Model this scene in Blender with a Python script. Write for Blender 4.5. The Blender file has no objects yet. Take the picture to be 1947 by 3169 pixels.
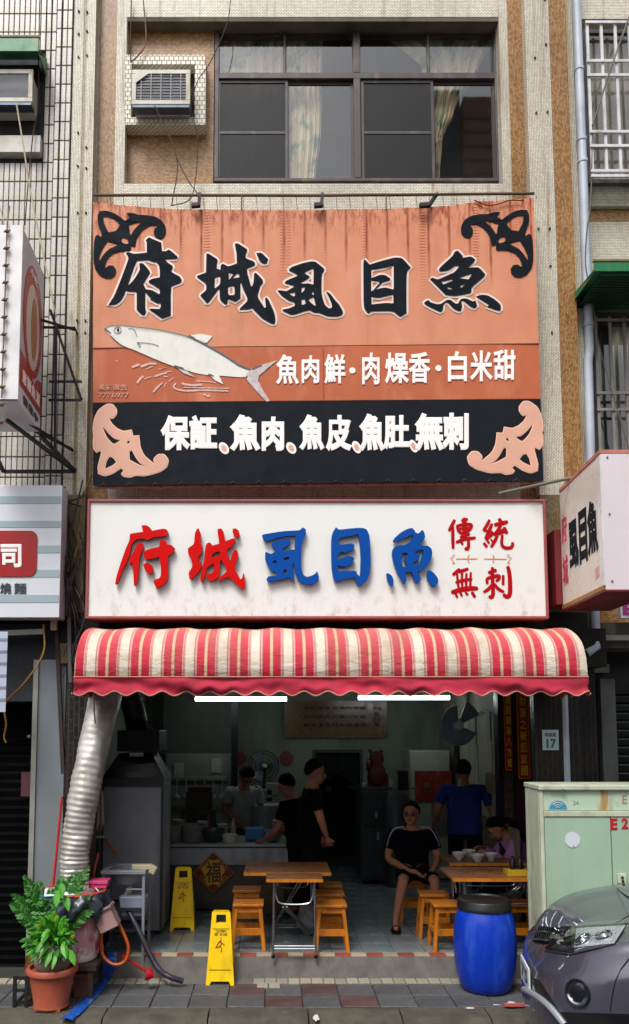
import bpy, bmesh, math, random
from mathutils import Vector, Matrix
from mathutils.geometry import tessellate_polygon
R = random.Random(7)
S = bpy.context.scene
COL = S.collection
# ------------------------------------------------------------------ camera
FOC, IW, IH = 2465.0, 1947.0, 3169.0
CX, CY, CZ = 0.0, -7.76, 2.35
PITCH = math.atan(225 / FOC)
SHX, SHY = 0.039, 0.139
cam = bpy.data.cameras.new('camera')
cam.sensor_fit = 'AUTO'; cam.sensor_width = 36.0
cam.lens = FOC / IH * 36.0
cam.shift_x = SHX; cam.shift_y = SHY
cam.clip_start = 0.05; cam.clip_end = 600
camo = bpy.data.objects.new('camera', cam); COL.objects.link(camo)
camo.location = (CX, CY, CZ); camo.rotation_euler = (math.pi / 2 + PITCH, 0, 0)
S.camera = camo
# ------------------------------------------------------------------ light: a bright overcast day
SUN_EL, SUN_AZ = math.radians(56), math.radians(205)      # azimuth measured clockwise from +Y (north)
world = bpy.data.worlds.new('World'); S.world = world; world.use_nodes = True
wn = world.node_tree.nodes; wl = world.node_tree.links
sky = wn.new('ShaderNodeTexSky'); sky.sky_type = 'NISHITA'; sky.sun_disc = False
sky.sun_elevation = SUN_EL; sky.sun_rotation = SUN_AZ
sky.air_density = 1.0; sky.dust_density = 4.0; sky.ozone_density = 1.0
hs = wn.new('ShaderNodeHueSaturation'); hs.inputs['Saturation'].default_value = 0.22
wl.new(sky.outputs[0], hs.inputs['Color']); wl.new(hs.outputs[0], wn['Background'].inputs[0])
wn['Background'].inputs[1].default_value = 0.15
sl = bpy.data.lights.new('sun', 'SUN'); sl.energy = 1.7; sl.angle = math.radians(20); sl.color = (1.0, 0.975, 0.94)
so = bpy.data.objects.new('sun', sl); COL.objects.link(so)
sd = Vector((math.sin(SUN_AZ) * math.cos(SUN_EL), math.cos(SUN_AZ) * math.cos(SUN_EL), math.sin(SUN_EL)))
so.rotation_euler = sd.to_track_quat('Z', 'Y').to_euler(); so.location = sd * 30
S.view_settings.view_transform = 'Standard'; S.view_settings.look = 'None'
S.view_settings.exposure = 0.36; S.view_settings.gamma = 1.0
S.view_settings.use_curve_mapping = False

# ------------------------------------------------------------------ photo measuring: a pixel becomes a point on a wall or the ground
CP, SP = math.cos(PITCH), math.sin(PITCH)
def ray(fx, fy):
    x = (fx - IW / 2) + SHX * IH; y = (IH / 2 - fy) + SHY * IH
    return Vector((x, FOC * CP - y * SP, FOC * SP + y * CP))
def F(fx, fy, Y):
    d = ray(fx, fy); return Vector((CX, CY, CZ)) + d * ((Y - CY) / d.y)
U = 1.2877
def K(kx, ky, Y): return F(kx * U, ky * U, Y)
def Kz(kx, ky, z):
    d = ray(kx * U, ky * U); return Vector((CX, CY, CZ)) + d * ((z - CZ) / d.z)

# ------------------------------------------------------------------ materials
def lin(h, k=1.0):
    h = h.lstrip('#'); o = []
    for i in (0, 2, 4):
        c = int(h[i:i + 2], 16) / 255.0
        o.append(min(1, (c / 12.92 if c <= 0.04045 else ((c + 0.055) / 1.055) ** 2.4) * k))
    return tuple(o)
MATS = {}
class NT:
    def __init__(s, name):
        s.m = bpy.data.materials.new(name); s.m.use_nodes = True
        s.t = s.m.node_tree; s.b = s.t.nodes['Principled BSDF']; s._c = None
    def n(s, ty, **k):
        x = s.t.nodes.new(ty)
        for a, v in k.items(): setattr(x, a, v)
        return x
    def L(s, a, b): s.t.links.new(a, b)
    def co(s):
        if not s._c: s._c = s.n('ShaderNodeTexCoord').outputs['Object']
        return s._c
    def val(s, sock, v):
        if isinstance(v, (int, float)): sock.default_value = v
        elif isinstance(v, tuple): sock.default_value = (*v, 1) if len(v) == 3 and sock.type == 'RGBA' else v
        else: s.L(v, sock)
    def mapv(s, scale=(1, 1, 1), loc=(0, 0, 0), src=None):
        m = s.n('ShaderNodeMapping'); m.inputs['Scale'].default_value = scale; m.inputs['Location'].default_value = loc
        s.L(src or s.co(), m.inputs['Vector']); return m.outputs[0]
    def noise(s, scale, vec=None, detail=4, rough=.55):
        x = s.n('ShaderNodeTexNoise'); x.inputs['Scale'].default_value = scale; x.inputs['Detail'].default_value = detail
        x.inputs['Roughness'].default_value = rough; s.L(vec or s.co(), x.inputs['Vector']); return x.outputs['Fac']
    def ramp(s, fac, lo, hi, a=0.0, b=1.0):
        x = s.n('ShaderNodeMapRange'); x.inputs['From Min'].default_value = lo; x.inputs['From Max'].default_value = hi
        x.inputs['To Min'].default_value = a; x.inputs['To Max'].default_value = b; s.L(fac, x.inputs['Value']); return x.outputs[0]
    def math(s, op, a, b=0.0, c=0.0):
        x = s.n('ShaderNodeMath', operation=op)
        for i, v in enumerate((a, b, c)): s.val(x.inputs[i], v)
        return x.outputs[0]
    def mix(s, fac, a, b, mode='MIX'):
        x = s.n('ShaderNodeMix', data_type='RGBA', blend_type=mode)
        s.val(x.inputs['Factor'], fac); s.val(x.inputs[6], a); s.val(x.inputs[7], b); return x.outputs[2]
    def sep(s, v=None):
        x = s.n('ShaderNodeSeparateXYZ'); s.L(v or s.co(), x.inputs[0]); return x.outputs
    def comb(s, a, b, c=0.0):
        x = s.n('ShaderNodeCombineXYZ')
        for i, v in enumerate((a, b, c)): s.val(x.inputs[i], v)
        return x.outputs[0]
    def bump(s, h, strength=.3, dist=.01, prev=None):
        x = s.n('ShaderNodeBump'); x.inputs['Strength'].default_value = strength; x.inputs['Distance'].default_value = dist
        s.L(h, x.inputs['Height'])
        if prev: s.L(prev, x.inputs['Normal'])
        return x.outputs[0]
    def done(s, col=None, rough=.6, metal=0.0, normal=None, spec=.5, **kw):
        if col is not None: s.val(s.b.inputs['Base Color'], col)
        s.val(s.b.inputs['Roughness'], rough); s.val(s.b.inputs['Metallic'], metal)
        s.b.inputs['Specular IOR Level'].default_value = spec
        if normal: s.L(normal, s.b.inputs['Normal'])
        for k, v in kw.items(): s.val(s.b.inputs[k.replace('_', ' ')], v)
        return s.m
def mat(name, hexc, rough=.55, metal=0., var=.25, vs=3., dirt=None, ds=6., bump=.12, bs=60., k=.9, spec=.5, rnd=.0, **kw):
    """painted, plastic, cloth or metal surface: uneven tone, soft dirt, fine relief"""
    if name in MATS: return MATS[name]
    t = NT(name); c = lin(hexc, k)
    f = t.ramp(t.noise(vs), .3, .7, 1 - var, 1 + var * .35)
    if rnd:
        oi = t.n('ShaderNodeObjectInfo'); f = t.math('MULTIPLY', f, t.ramp(oi.outputs['Random'], 0, 1, 1 - rnd, 1 + rnd * .6))
    col = t.mix(1.0, c, t.comb(f, f, f), 'MULTIPLY')
    if dirt:
        d = t.ramp(t.noise(ds, t.mapv((1, 1, .35))), .52, .74, 0, .75)
        col = t.mix(d, col, lin(dirt))
    nb = t.bump(t.noise(bs, detail=5), bump, .004) if bump else None
    rf = t.ramp(t.noise(vs * 3), .3, .7, max(0, rough - .1), min(1, rough + .1))
    MATS[name] = t.done(col, rf, metal, nb, spec, **kw); return MATS[name]
def mosaic(name, tile, tile2, grout, bw, bh, vertical=False, stain=0.45, bumps=.6):
    """small glazed wall tiles, too small to build one by one"""
    t = NT(name); o = t.sep(); u = t.math('ADD', o[0], o[1])
    v = t.comb(o[2], u) if vertical else t.comb(u, o[2])
    b = t.n('ShaderNodeTexBrick'); t.L(v, b.inputs['Vector'])
    b.inputs['Scale'].default_value = 1.0; b.inputs['Brick Width'].default_value = bw; b.inputs['Row Height'].default_value = bh
    b.inputs['Mortar Size'].default_value = min(bw, bh) * .10; b.inputs['Mortar Smooth'].default_value = .3
    b.inputs['Color1'].default_value = (*lin(tile), 1); b.inputs['Color2'].default_value = (*lin(tile2), 1); b.inputs['Mortar'].default_value = (*lin(grout), 1)
    n = t.ramp(t.noise(1.1, detail=6), .35, .7, 1.0, .72)
    col = t.mix(1.0, b.outputs['Color'], t.comb(n, t.math('MULTIPLY', n, .985), t.math('MULTIPLY', n, .95)), 'MULTIPLY')
    st = t.ramp(t.noise(2.2, t.mapv((5, 5, .22)), detail=7, rough=.7), .53, .74, 0, stain)
    col = t.mix(st, col, lin('#6B5030'))
    st2 = t.ramp(t.noise(14, t.mapv((1, 1, .12)), detail=3), .64, .78, 0, stain * 1.2)
    col = t.mix(st2, col, lin('#8A5A22'))
    nb = t.bump(b.outputs['Fac'], -bumps, .003)
    MATS[name] = t.done(col, t.ramp(b.outputs['Fac'], 0, 1, .34, .9), 0, nb); return MATS[name]

# ------------------------------------------------------------------ mesh builder
def wloc(o):
    v = Vector((0, 0, 0))
    while o is not None: v = v + o.location; o = o.parent
    return v
class MB:
    def __init__(s): s.v = []; s.f = []; s.mi = []; s.cur = 0
    def add(s, vs, fs):
        n = len(s.v); s.v += [Vector(v) for v in vs]; s.f += [tuple(i + n for i in f) for f in fs]; s.mi += [s.cur] * len(fs); return s
    def box(s, a, b):
        x0, x1 = sorted((a[0], b[0])); y0, y1 = sorted((a[1], b[1])); z0, z1 = sorted((a[2], b[2]))
        return s.add([(x0, y0, z0), (x1, y0, z0), (x1, y1, z0), (x0, y1, z0), (x0, y0, z1), (x1, y0, z1), (x1, y1, z1), (x0, y1, z1)],
                     [(0, 3, 2, 1), (4, 5, 6, 7), (0, 1, 5, 4), (1, 2, 6, 5), (2, 3, 7, 6), (3, 0, 4, 7)])
    def obox(s, c, size, M=None):
        M = M or Matrix.Identity(3); h = [k / 2 for k in size]
        vs = [Vector(c) + M @ Vector((sx * h[0], sy * h[1], sz * h[2])) for sz in (-1, 1) for sx, sy in ((-1, -1), (1, -1), (1, 1), (-1, 1))]
        return s.add(vs, [(0, 3, 2, 1), (4, 5, 6, 7), (0, 1, 5, 4), (1, 2, 6, 5), (2, 3, 7, 6), (3, 0, 4, 7)])
    def hexa(s, front, back):
        """solid between two quads given in the same order"""
        return s.add(list(front) + list(back), [(0, 1, 2, 3), (7, 6, 5, 4), (0, 4, 5, 1), (1, 5, 6, 2), (2, 6, 7, 3), (3, 7, 4, 0)])
    def bar(s, p, q, w, h=None, up=(0, 0, 1)):
        p, q = Vector(p), Vector(q); h = h or w; d = (q - p); ln = d.length
        if ln < 1e-6: return s
        d.normalize(); u = Vector(up)
        if abs(d.dot(u)) > .95: u = Vector((0, 1, 0))
        r = d.cross(u).normalized(); u2 = r.cross(d)
        return s.obox((p + q) / 2, (w, ln, h), Matrix((r, d, u2)).transposed())
    def tube(s, pts, r, seg=8, cap=True, flat=1.0):
        pts = [Vector(p) for p in pts]; rs = r if isinstance(r, (list, tuple)) else [r] * len(pts)
        vs = []; n = len(pts); pu = None
        for i, p in enumerate(pts):
            d = (pts[min(i + 1, n - 1)] - pts[max(i - 1, 0)])
            d = d.normalized() if d.length > 1e-9 else Vector((0, 0, 1))
            if pu is None: u = d.cross(Vector((0, 0, 1)) if abs(d.z) < .9 else Vector((1, 0, 0))).normalized()
            else: u = (pu - d * pu.dot(d)); u = u.normalized() if u.length > 1e-6 else pu
            pu = u; w = d.cross(u)
            for k in range(seg):
                a = 2 * math.pi * k / seg; vs.append(p + (u * math.cos(a) + w * math.sin(a) * flat) * rs[i])
        fs = [(i * seg + k, i * seg + (k + 1) % seg, (i + 1) * seg + (k + 1) % seg, (i + 1) * seg + k) for i in range(n - 1) for k in range(seg)]
        if cap: fs += [tuple(range(seg))[::-1], tuple((n - 1) * seg + k for k in range(seg))]
        return s.add(vs, fs)
    def cyl(s, p, q, r, r2=None, seg=16): return s.tube([p, q], [r, r if r2 is None else r2], seg)
    def lathe(s, prof, c, seg=24, cap=True, M=None):
        """prof: (radius, height) pairs round the local z axis"""
        c = Vector(c); vs = []
        for r, z in prof:
            for k in range(seg):
                a = 2 * math.pi * k / seg; v = Vector((r * math.cos(a), r * math.sin(a), z)); vs.append(c + (M @ v if M else v))
        n = len(prof)
        fs = [(i * seg + k, i * seg + (k + 1) % seg, (i + 1) * seg + (k + 1) % seg, (i + 1) * seg + k) for i in range(n - 1) for k in range(seg)]
        if cap: fs += [tuple(range(seg))[::-1], tuple((n - 1) * seg + k for k in range(seg))]
        return s.add(vs, fs)
    def ball(s, c, r, seg=12, rings=8):
        r = r if isinstance(r, (tuple, list)) else (r, r, r); c = Vector(c)
        vs = []; fs = []
        for i in range(1, rings):
            th = math.pi * i / rings
            for k in range(seg):
                a = 2 * math.pi * k / seg
                vs.append(c + Vector((r[0] * math.sin(th) * math.cos(a), r[1] * math.sin(th) * math.sin(a), r[2] * math.cos(th))))
        vs += [c + Vector((0, 0, r[2])), c - Vector((0, 0, r[2]))]; T = len(vs) - 2; B = T + 1
        for i in range(rings - 2):
            for k in range(seg): fs.append((i * seg + k, (i + 1) * seg + k, (i + 1) * seg + (k + 1) % seg, i * seg + (k + 1) % seg))
        for k in range(seg): fs += [(T, k, (k + 1) % seg), (B, (rings - 2) * seg + (k + 1) % seg, (rings - 2) * seg + k)]
        return s.add(vs, fs)
    def prism(s, loops, fn, depth):
        """loops: outer outline then holes, in 2D; fn(u, v) gives the front point; depth is a world vector to the back"""
        depth = Vector(depth); loops = [[Vector((p[0], p[1], 0)) for p in l] for l in loops]
        tris = tessellate_polygon(loops); flat = [p for l in loops for p in l]; n = len(flat)
        fr = [fn(p.x, p.y) for p in flat]; vs = fr + [p + depth for p in fr]
        fs = [tuple(t) for t in tris] + [tuple(i + n for i in t[::-1]) for t in tris]; o = 0
        for l in loops:
            m = len(l)
            for i in range(m): a, b = o + i, o + (i + 1) % m; fs.append((a, b, b + n, a + n))
            o += m
        return s.add(vs, fs)
    def grid(s, P, thick=None):
        """P[i][j] points; optional solid thickness vector"""
        a, b = len(P), len(P[0]); vs = [p for r in P for p in r]
        fs = [(i * b + j, i * b + j + 1, (i + 1) * b + j + 1, (i + 1) * b + j) for i in range(a - 1) for j in range(b - 1)]
        if thick is not None:
            n = len(vs); T = Vector(thick); vs += [Vector(v) + T for v in vs]; fs += [tuple(i + n for i in f[::-1]) for f in fs]
            per = [j for j in range(b)] + [i * b + b - 1 for i in range(1, a)] + [(a - 1) * b + j for j in range(b - 2, -1, -1)] + [i * b for i in range(a - 2, 0, -1)]
            for x in range(len(per)): p, q = per[x], per[(x + 1) % len(per)]; fs.append((p, q, q + n, p + n))
        return s.add(vs, fs)
    def build(s, name, m, parent=None, smooth=False, bevel=0, at=None, fix=True, angle=40, **props):
        me = bpy.data.meshes.new(name)
        if parent is not None: o0 = wloc(parent)
        elif at is not None: o0 = Vector(at)
        else:
            xs = [v.x for v in s.v]; ys = [v.y for v in s.v]; zs = [v.z for v in s.v]
            o0 = Vector(((min(xs) + max(xs)) / 2, (min(ys) + max(ys)) / 2, min(zs)))
        me.from_pydata([v - o0 for v in s.v], [], s.f)
        ms = m if isinstance(m, (list, tuple)) else [m]
        for x in ms: me.materials.append(x)
        if len(ms) > 1: me.polygons.foreach_set('material_index', s.mi)
        if fix:
            bm = bmesh.new(); bm.from_mesh(me); bmesh.ops.recalc_face_normals(bm, faces=bm.faces); bm.to_mesh(me); bm.free()
        if smooth:
            me.polygons.foreach_set('use_smooth', [True] * len(me.polygons)); me.set_sharp_from_angle(angle=math.radians(angle))
        me.update()
        o = bpy.data.objects.new(name, me); COL.objects.link(o)
        if parent is not None: o.parent = parent
        else: o.location = o0
        if bevel:
            b = o.modifiers.new('bevel', 'BEVEL'); b.width = bevel; b.segments = 2; b.limit_method = 'ANGLE'; b.angle_limit = math.radians(40)
        for k, v in props.items(): o[k] = v
        return o
def tag(o, label, cat, group=None):
    o['label'] = label; o['category'] = cat
    if group: o['group'] = group
    return o
def thing(name, loc, label, cat, group=None):
    o = bpy.data.objects.new(name, None); o.empty_display_size = .1; COL.objects.link(o); o.location = loc
    return tag(o, label, cat, group)
def struct(o): o['kind'] = 'structure'; return o
def dup(o, loc, rz=0.0, label=None, parent=None):
    c = o.copy(); COL.objects.link(c)
    if parent is None:
        c.location = loc; c.rotation_euler.z = rz
        if label: c['label'] = label
    else: c.parent = parent
    for ch in list(o.children): dup(ch, None, 0, None, c)
    return c
def smooth_path(pts, n=6):
    """Catmull-Rom through 2D or 3D points"""
    P = [Vector(p) for p in pts]; P = [P[0] * 2 - P[1]] + P + [P[-1] * 2 - P[-2]]; out = []
    for i in range(1, len(P) - 2):
        for k in range(n):
            t = k / n; a, b, c, d = P[i - 1], P[i], P[i + 1], P[i + 2]
            out.append(.5 * ((2 * b) + (c - a) * t + (2 * a - 5 * b + 4 * c - d) * t * t + (3 * b - a - 3 * c + d) * t ** 3))
    out.append(P[-2]); return out
def round_loop(l, n=3, keep=55):
    """closed outline with its gentle corners rounded and sharp ones kept"""
    L = [Vector(p) for p in l]; m = len(L); out = []
    for i in range(m):
        a, b, c = L[i - 1], L[i], L[(i + 1) % m]; u, w = (b - a), (c - b)
        if u.length < 1e-6 or w.length < 1e-6: continue
        an = math.degrees(u.angle(w))
        if an > keep: out.append(b)
        else:
            r = .3; p, q = b - u * r, b + w * r
            for k in range(n): t = (k + .5) / n; out.append(p * (1 - t) ** 2 + b * 2 * t * (1 - t) + q * t * t)
    return out
# ------------------------------------------------------------------ lettering from the built-in font
GL = {}
def glyph(ch, bold=.02):
    k = (ch, bold)
    if k in GL: return GL[k]
    c = bpy.data.curves.new('glyph', 'FONT'); c.body = ch; c.extrude = .02; c.resolution_u = 3
    if bold: c.bevel_depth = bold; c.bevel_resolution = 1
    o = bpy.data.objects.new('glyph', c); COL.objects.link(o)
    dg = bpy.context.evaluated_depsgraph_get(); me = o.evaluated_get(dg).to_mesh()
    vs = [v.co.copy() for v in me.vertices]; fs = [tuple(p.vertices) for p in me.polygons]
    bpy.data.objects.remove(o); bpy.data.curves.remove(c)
    xs = [v.x for v in vs]; ys = [v.y for v in vs]; zs = [v.z for v in vs]
    GL[k] = (vs, fs, min(xs), max(xs), min(ys), max(ys), max(abs(min(zs)), max(zs)) or 1); return GL[k]
def put(mb, ch, fn, box, nrm, th=.004, bold=.02):
    """letter ch fitted in box=(u0, v0, u1, v1) (v0 = top), fn(u, v) -> point on the surface, nrm = outward unit vector"""
    vs, fs, x0, x1, y0, y1, zm = glyph(ch, bold); nrm = Vector(nrm); u0, v0, u1, v1 = box
    mb.add([fn(u0 + (v.x - x0) / (x1 - x0) * (u1 - u0), v0 + (y1 - v.y) / (y1 - y0) * (v1 - v0)) + nrm * (v.z / zm * th) for v in vs], fs)
def write(mb, text, fn, box, nrm, th=.003, bold=.02, vertical=False, gap=.12):
    n = len(text); u0, v0, u1, v1 = box
    for i, ch in enumerate(text):
        if ch == ' ': continue
        if vertical: h = (v1 - v0) / n; b = (u0, v0 + h * (i + gap / 2), u1, v0 + h * (i + 1 - gap / 2))
        else: w = (u1 - u0) / n; b = (u0 + w * (i + gap / 2), v0, u0 + w * (i + 1 - gap / 2), v1)
        put(mb, ch, fn, b, nrm, th, bold)
OUT = Vector((0, -1, 0))
# =================================================================== ground
m_conc = mat('worn_concrete', '#8D8A84', .85, var=.35, vs=2.5, dirt='#4A463F', ds=3, bump=.5, bs=40)
m_road = mat('asphalt', '#43434A', .9, var=.3, vs=5, bump=.7, bs=120, k=.8)
m_slab = mat('grey_slab', '#5C5C5E', .7, var=.35, vs=6, dirt='#38373A', ds=5, bump=.5, bs=50, rnd=.22)
m_slab_red = mat('red_slab', '#5E4442', .7, var=.4, vs=6, dirt='#444044', ds=5, bump=.45, bs=50, rnd=.2)
m_kerb = mat('kerb_stone', '#565146', .9, var=.45, vs=5, dirt='#3B372E', ds=5, bump=.8, bs=30)
m_grout = mat('dark_grout', '#3B3936', .95, var=.3, bump=.3)
m_white_tile = mat('cream_paving_tile', '#A89F90', .7, var=.25, vs=8, dirt='#77705F', ds=8, bump=.3, rnd=.2)
struct(MB().add([(-80, -120, -.16), (80, -120, -.16), (80, 60, -.16), (-80, 60, -.16)], [(0, 1, 2, 3)]).build('road', m_road, at=(0, -3, -.16)))
g = MB().box((-14, -.86, -.14), (14, .6, -.022)).build('sidewalk', m_grout, at=(0, -.5, -.14)); struct(g)
# paving slabs: two rows in front of the white tile edge
def piece_mesh(name, w, d, h, m, bev=.006):
    b = bmesh.new(); bmesh.ops.create_cube(b, size=1); bmesh.ops.scale(b, vec=(w, d, h), verts=b.verts)
    bmesh.ops.bevel(b, geom=[e for e in b.edges if all(v.co.z > 0 for v in e.verts)], offset=bev, segments=1, affect='EDGES')
    me = bpy.data.meshes.new(name); b.to_mesh(me); b.free(); me.materials.append(m); return me
def piece(name, me, loc, parent, rot=(0, 0, 0)):
    o = bpy.data.objects.new(name, me); COL.objects.link(o); o.parent = parent
    o.location = Vector(loc) - wloc(parent); o.rotation_euler = rot; return o
sl = [piece_mesh('paving_slab', .318, .296, .05, m_slab), piece_mesh('paving_slab', .318, .296, .05, m_slab_red)]
for r, y in enumerate((-.345, -.648)):
    for i in range(-14, 16):
        x = i * .325 + (.0 if r == 0 else .0) + .08
        red = (r, i) in ((0, -1), (0, 1), (1, 0), (1, 2), (0, 7)) 
        piece('paving_slab', sl[1 if red else 0], (x, y, -.025 + R.uniform(-.004, .003)), g, (R.uniform(-.008, .008), R.uniform(-.008, .008), R.uniform(-.006, .006)))
kb = struct(MB().box((-14, -1.3, -.2), (14, -1.26, -.17)).build('kerb', m_kerb, at=(0, -1, -.15)))
x = -6.0
while x < 7:
    w = R.uniform(.72, 1.0); b = MB()
    n = 10; prof = [(-.79, -.008), (-.98, -.008), (-1.05, -.02), (-1.085, -.06), (-1.09, -.17)]
    P = [[Vector((x + (w - .012) * i / n, yy + R.uniform(-.008, .008), zz + R.uniform(-.008, .006))) for yy, zz in prof] for i in range(n + 1)]
    b.grid(P, (0, .02, -.12)); b.build('kerb_stone', m_kerb, kb, smooth=True, angle=50); x += w
m_lime = mat('lime_splash', '#D8D6CE', .8, bump=.3)
for (kx, ky, a, c) in ((1172, 2414, .13, .018), (1130, 2422, .06, .014), (1230, 2410, .04, .03), (760, 2445, .03, .05), (560, 2418, .05, .01)):
    p = Kz(kx, ky, 0.0)
    b = MB(); b.add([p + Vector((a * math.cos(t) * R.uniform(.5, 1), c * math.sin(t) * R.uniform(.5, 1) * 2, -.002)) for t in [k * math.pi / 7 for k in range(14)]], [tuple(range(14))])
    b.build('lime_splash', m_lime, kb)
# white edge tiles (a slightly sloping row), the concrete ramp and the shop floor
m_ramp = mat('ramp_concrete', '#6E6A64', .85, var=.35, vs=6, dirt='#45413A', ds=6, bump=.6, bs=70)
ramp = MB(); ramp.add([(-1.95, -.075, .012), (4.2, -.075, .012), (4.2, .0, .188), (-1.95, .0, .188), (-1.95, .02, .187), (4.2, .02, .187), (-1.95, -.19, -.004), (4.2, -.19, -.004)],
         [(0, 1, 2, 3), (3, 2, 5, 4), (6, 7, 1, 0)])
ramp = struct(ramp.build('entrance_ramp', m_ramp, at=(0, 0, 0)))
wt = piece_mesh('edge_tile', .098, .118, .02, m_white_tile, .003)
xx = -3.6
while xx < 3.2:
    if not (-.95 < xx < -.22 and R.random() < .8):
        piece('edge_tile', wt, (xx, -.137, .002 + R.uniform(-.003, .002)), ramp, (.06, 0, R.uniform(-.02, .02)))
    xx += .108
piece('edge_tile', wt, (-.11, -.25, .0), ramp); piece('edge_tile', wt, (0.0, -.25, .0), ramp)
# shop floor with grey tiles and a red and cream border row
m_ftile = mat('grey_floor_tile', '#7A8688', .22, var=.2, vs=1.2, bump=.05, rnd=.1)
m_rtile = mat('red_border_tile', '#A24C38', .5, var=.2, bump=.15, rnd=.2)
m_ctile = mat('cream_border_tile', '#B9A58A', .5, var=.2, bump=.15, rnd=.2)
fl = MB().box((-1.95, .004, .1), (3.4, 6.5, .186)).build('floor', m_grout, at=(0, 0, .1)); struct(fl)
tt = piece_mesh('floor_tile', .296, .296, .014, m_ftile, .002)
for j in range(16):
    for i in range(-6, 11): piece('floor_tile', tt, (i * .3 + .1, .235 + j * .3 + .02, .193), fl)
ta = [piece_mesh('border_tile', .146, .092, .014, m_rtile, .002), piece_mesh('border_tile', .146, .092, .014, m_ctile, .002)]
for i in range(-13, 22): piece('border_tile', ta[i % 2], (i * .15 + .05, .053, .1932), fl)

# =================================================================== main building
M_mos_w = mosaic('white_mosaic', '#F0EBDE', '#DAD3C2', '#6A6252', .034, .0175, stain=.6)
M_mos_wv = mosaic('white_mosaic_upright', '#EDE8DB', '#D6CEBA', '#564E3E', .030, .0165, vertical=True, stain=.8)
M_mos_d = mosaic('stained_mosaic_upright', '#B8A684', '#93805E', '#5E5038', .030, .0165, vertical=True, stain=1.0)
M_mos_g = mosaic('grimy_shaded_mosaic', '#8C7C60', '#6E5C42', '#3E3424', .030, .0165, vertical=True, stain=1.0)  # pillar band beside the light box: grime and shade mixed into the colour
M_mos_b = mosaic('brown_mosaic', '#C49A66', '#96683A', '#5A4426', .032, .016, stain=.3)
M_mos_bv = mosaic('brown_mosaic_upright', '#C4975E', '#8C5F30', '#5A4020', .028, .015, vertical=True, stain=.35)
M_mos_k = mosaic('black_mosaic', '#222224', '#161618', '#3A3430', .11, .05, vertical=True, stain=.2)
m_under = mat('soffit_render', '#6E6656', .9, dirt='#3A3022', ds=3, bump=.4)
m_room = mat('dim_room_plaster', '#77746E', .9, bump=.1)
bld = thing('shop_building', (.25, .2, 0), 'narrow mosaic tiled shophouse with brown stripes behind the fish soup signs', 'building')
def XB(kx, ky, Y=0.0): p = K(kx, ky, Y); return p.x, p.z
TOP = 10.6; WZ0 = K(700, 441, 0).z; WZ1 = K(700, 41, 0).z; WX0 = XB(302, 240)[0]; WX1 = XB(1203, 240)[0]
LZ = 2.95            # underside of the wall over the shop opening
xL0, xL1 = XB(173, 600)[0], XB(221, 600)[0]; xb0, xb1 = XB(236, 300)[0], XB(276, 300)[0]
xr0, xr1 = XB(1226, 300)[0], XB(1264, 300)[0]; xp0, xp1 = XB(1270, 300, -.12)[0], XB(1328, 300, -.12)[0]; xp2 = XB(1370, 300, -.12)[0]
def wall(x0, x1, z0, z1, m, y0=0.0, y1=.24, name='wall'): return MB().box((x0, y0, z0), (x1, y1, z1)).build(name, m, bld)
# left pillar (stained), brown stripe, white stripe
wall(xL0, xL0 + .10, 4.62, TOP, M_mos_wv, -.12, .2, 'pillar_facing'); wall(xL0 + .10, xL1 - .07, 4.62, TOP, M_mos_d, -.115, .2, 'pillar_facing'); wall(xL1 - .07, xL1 + .02, 4.62, TOP, M_mos_wv, -.12, .2, 'pillar_facing')
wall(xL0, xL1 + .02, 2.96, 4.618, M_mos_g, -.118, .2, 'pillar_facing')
wall(xL1 + .02, xb0, LZ, TOP, M_mos_wv); wall(xb0, xb1, LZ, TOP, M_mos_bv, -.003); wall(xb1, WX0, LZ, TOP, M_mos_wv)
wall(WX0, WX1, WZ1, TOP, M_mos_w); wall(WX0, WX1, LZ, WZ0, M_mos_w)
wall(WX1, xr0, LZ, TOP, M_mos_wv); wall(xr0, xr1, LZ, TOP, M_mos_bv, -.003); wall(xr1, xp0, LZ, TOP, M_mos_wv)
# right pillar
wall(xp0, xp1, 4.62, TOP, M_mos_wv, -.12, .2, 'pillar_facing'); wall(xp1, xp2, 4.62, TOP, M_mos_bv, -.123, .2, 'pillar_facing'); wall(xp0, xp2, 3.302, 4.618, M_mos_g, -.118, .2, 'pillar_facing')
xq = XB(1398, 300, .0)[0]
wall(xp2, xq, LZ, TOP, M_mos_wv, .0, .2)
# recess: brown panel left of the window, soffits
bx1 = XB(514, 200, .12)[0]
wall(WX0, bx1, WZ0, WZ1 - .0, M_mos_b, .13, .24, 'recess_panel')
MB().box((WX0, .004, WZ1 - .045), (WX1, .24, WZ1 - .002)).build('soffit', m_under, bld)
# air conditioner niche surround
def kbox(k0, k1, Y0, Y1): a = K(k0[0], k0[1], Y0); b = K(k1[0], k1[1], Y0); return (a.x, Y0, b.z), (b.x, Y1, a.z)
m_niche = mosaic('square_white_mosaic', '#E8E4D8', '#DAD4C4', '#8A8270', .05, .05, stain=.25)
for k0, k1 in (((303, 135), (494, 158)), ((303, 285), (494, 303)), ((303, 158), (315, 285)), ((469, 158), (494, 285))):
    a, b = kbox(k0, k1, .0, .13); MB().box((a[0], -.02, a[2]), (b[0], .13, b[2])).build('niche_surround', m_niche, bld)
a, b = kbox((315, 158), (469, 285), .0, .13); MB().box((a[0], .10, a[2]), (b[0], .128, b[2])).build('niche_back', mat('dark_niche', '#2A2926', .9), bld)
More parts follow.
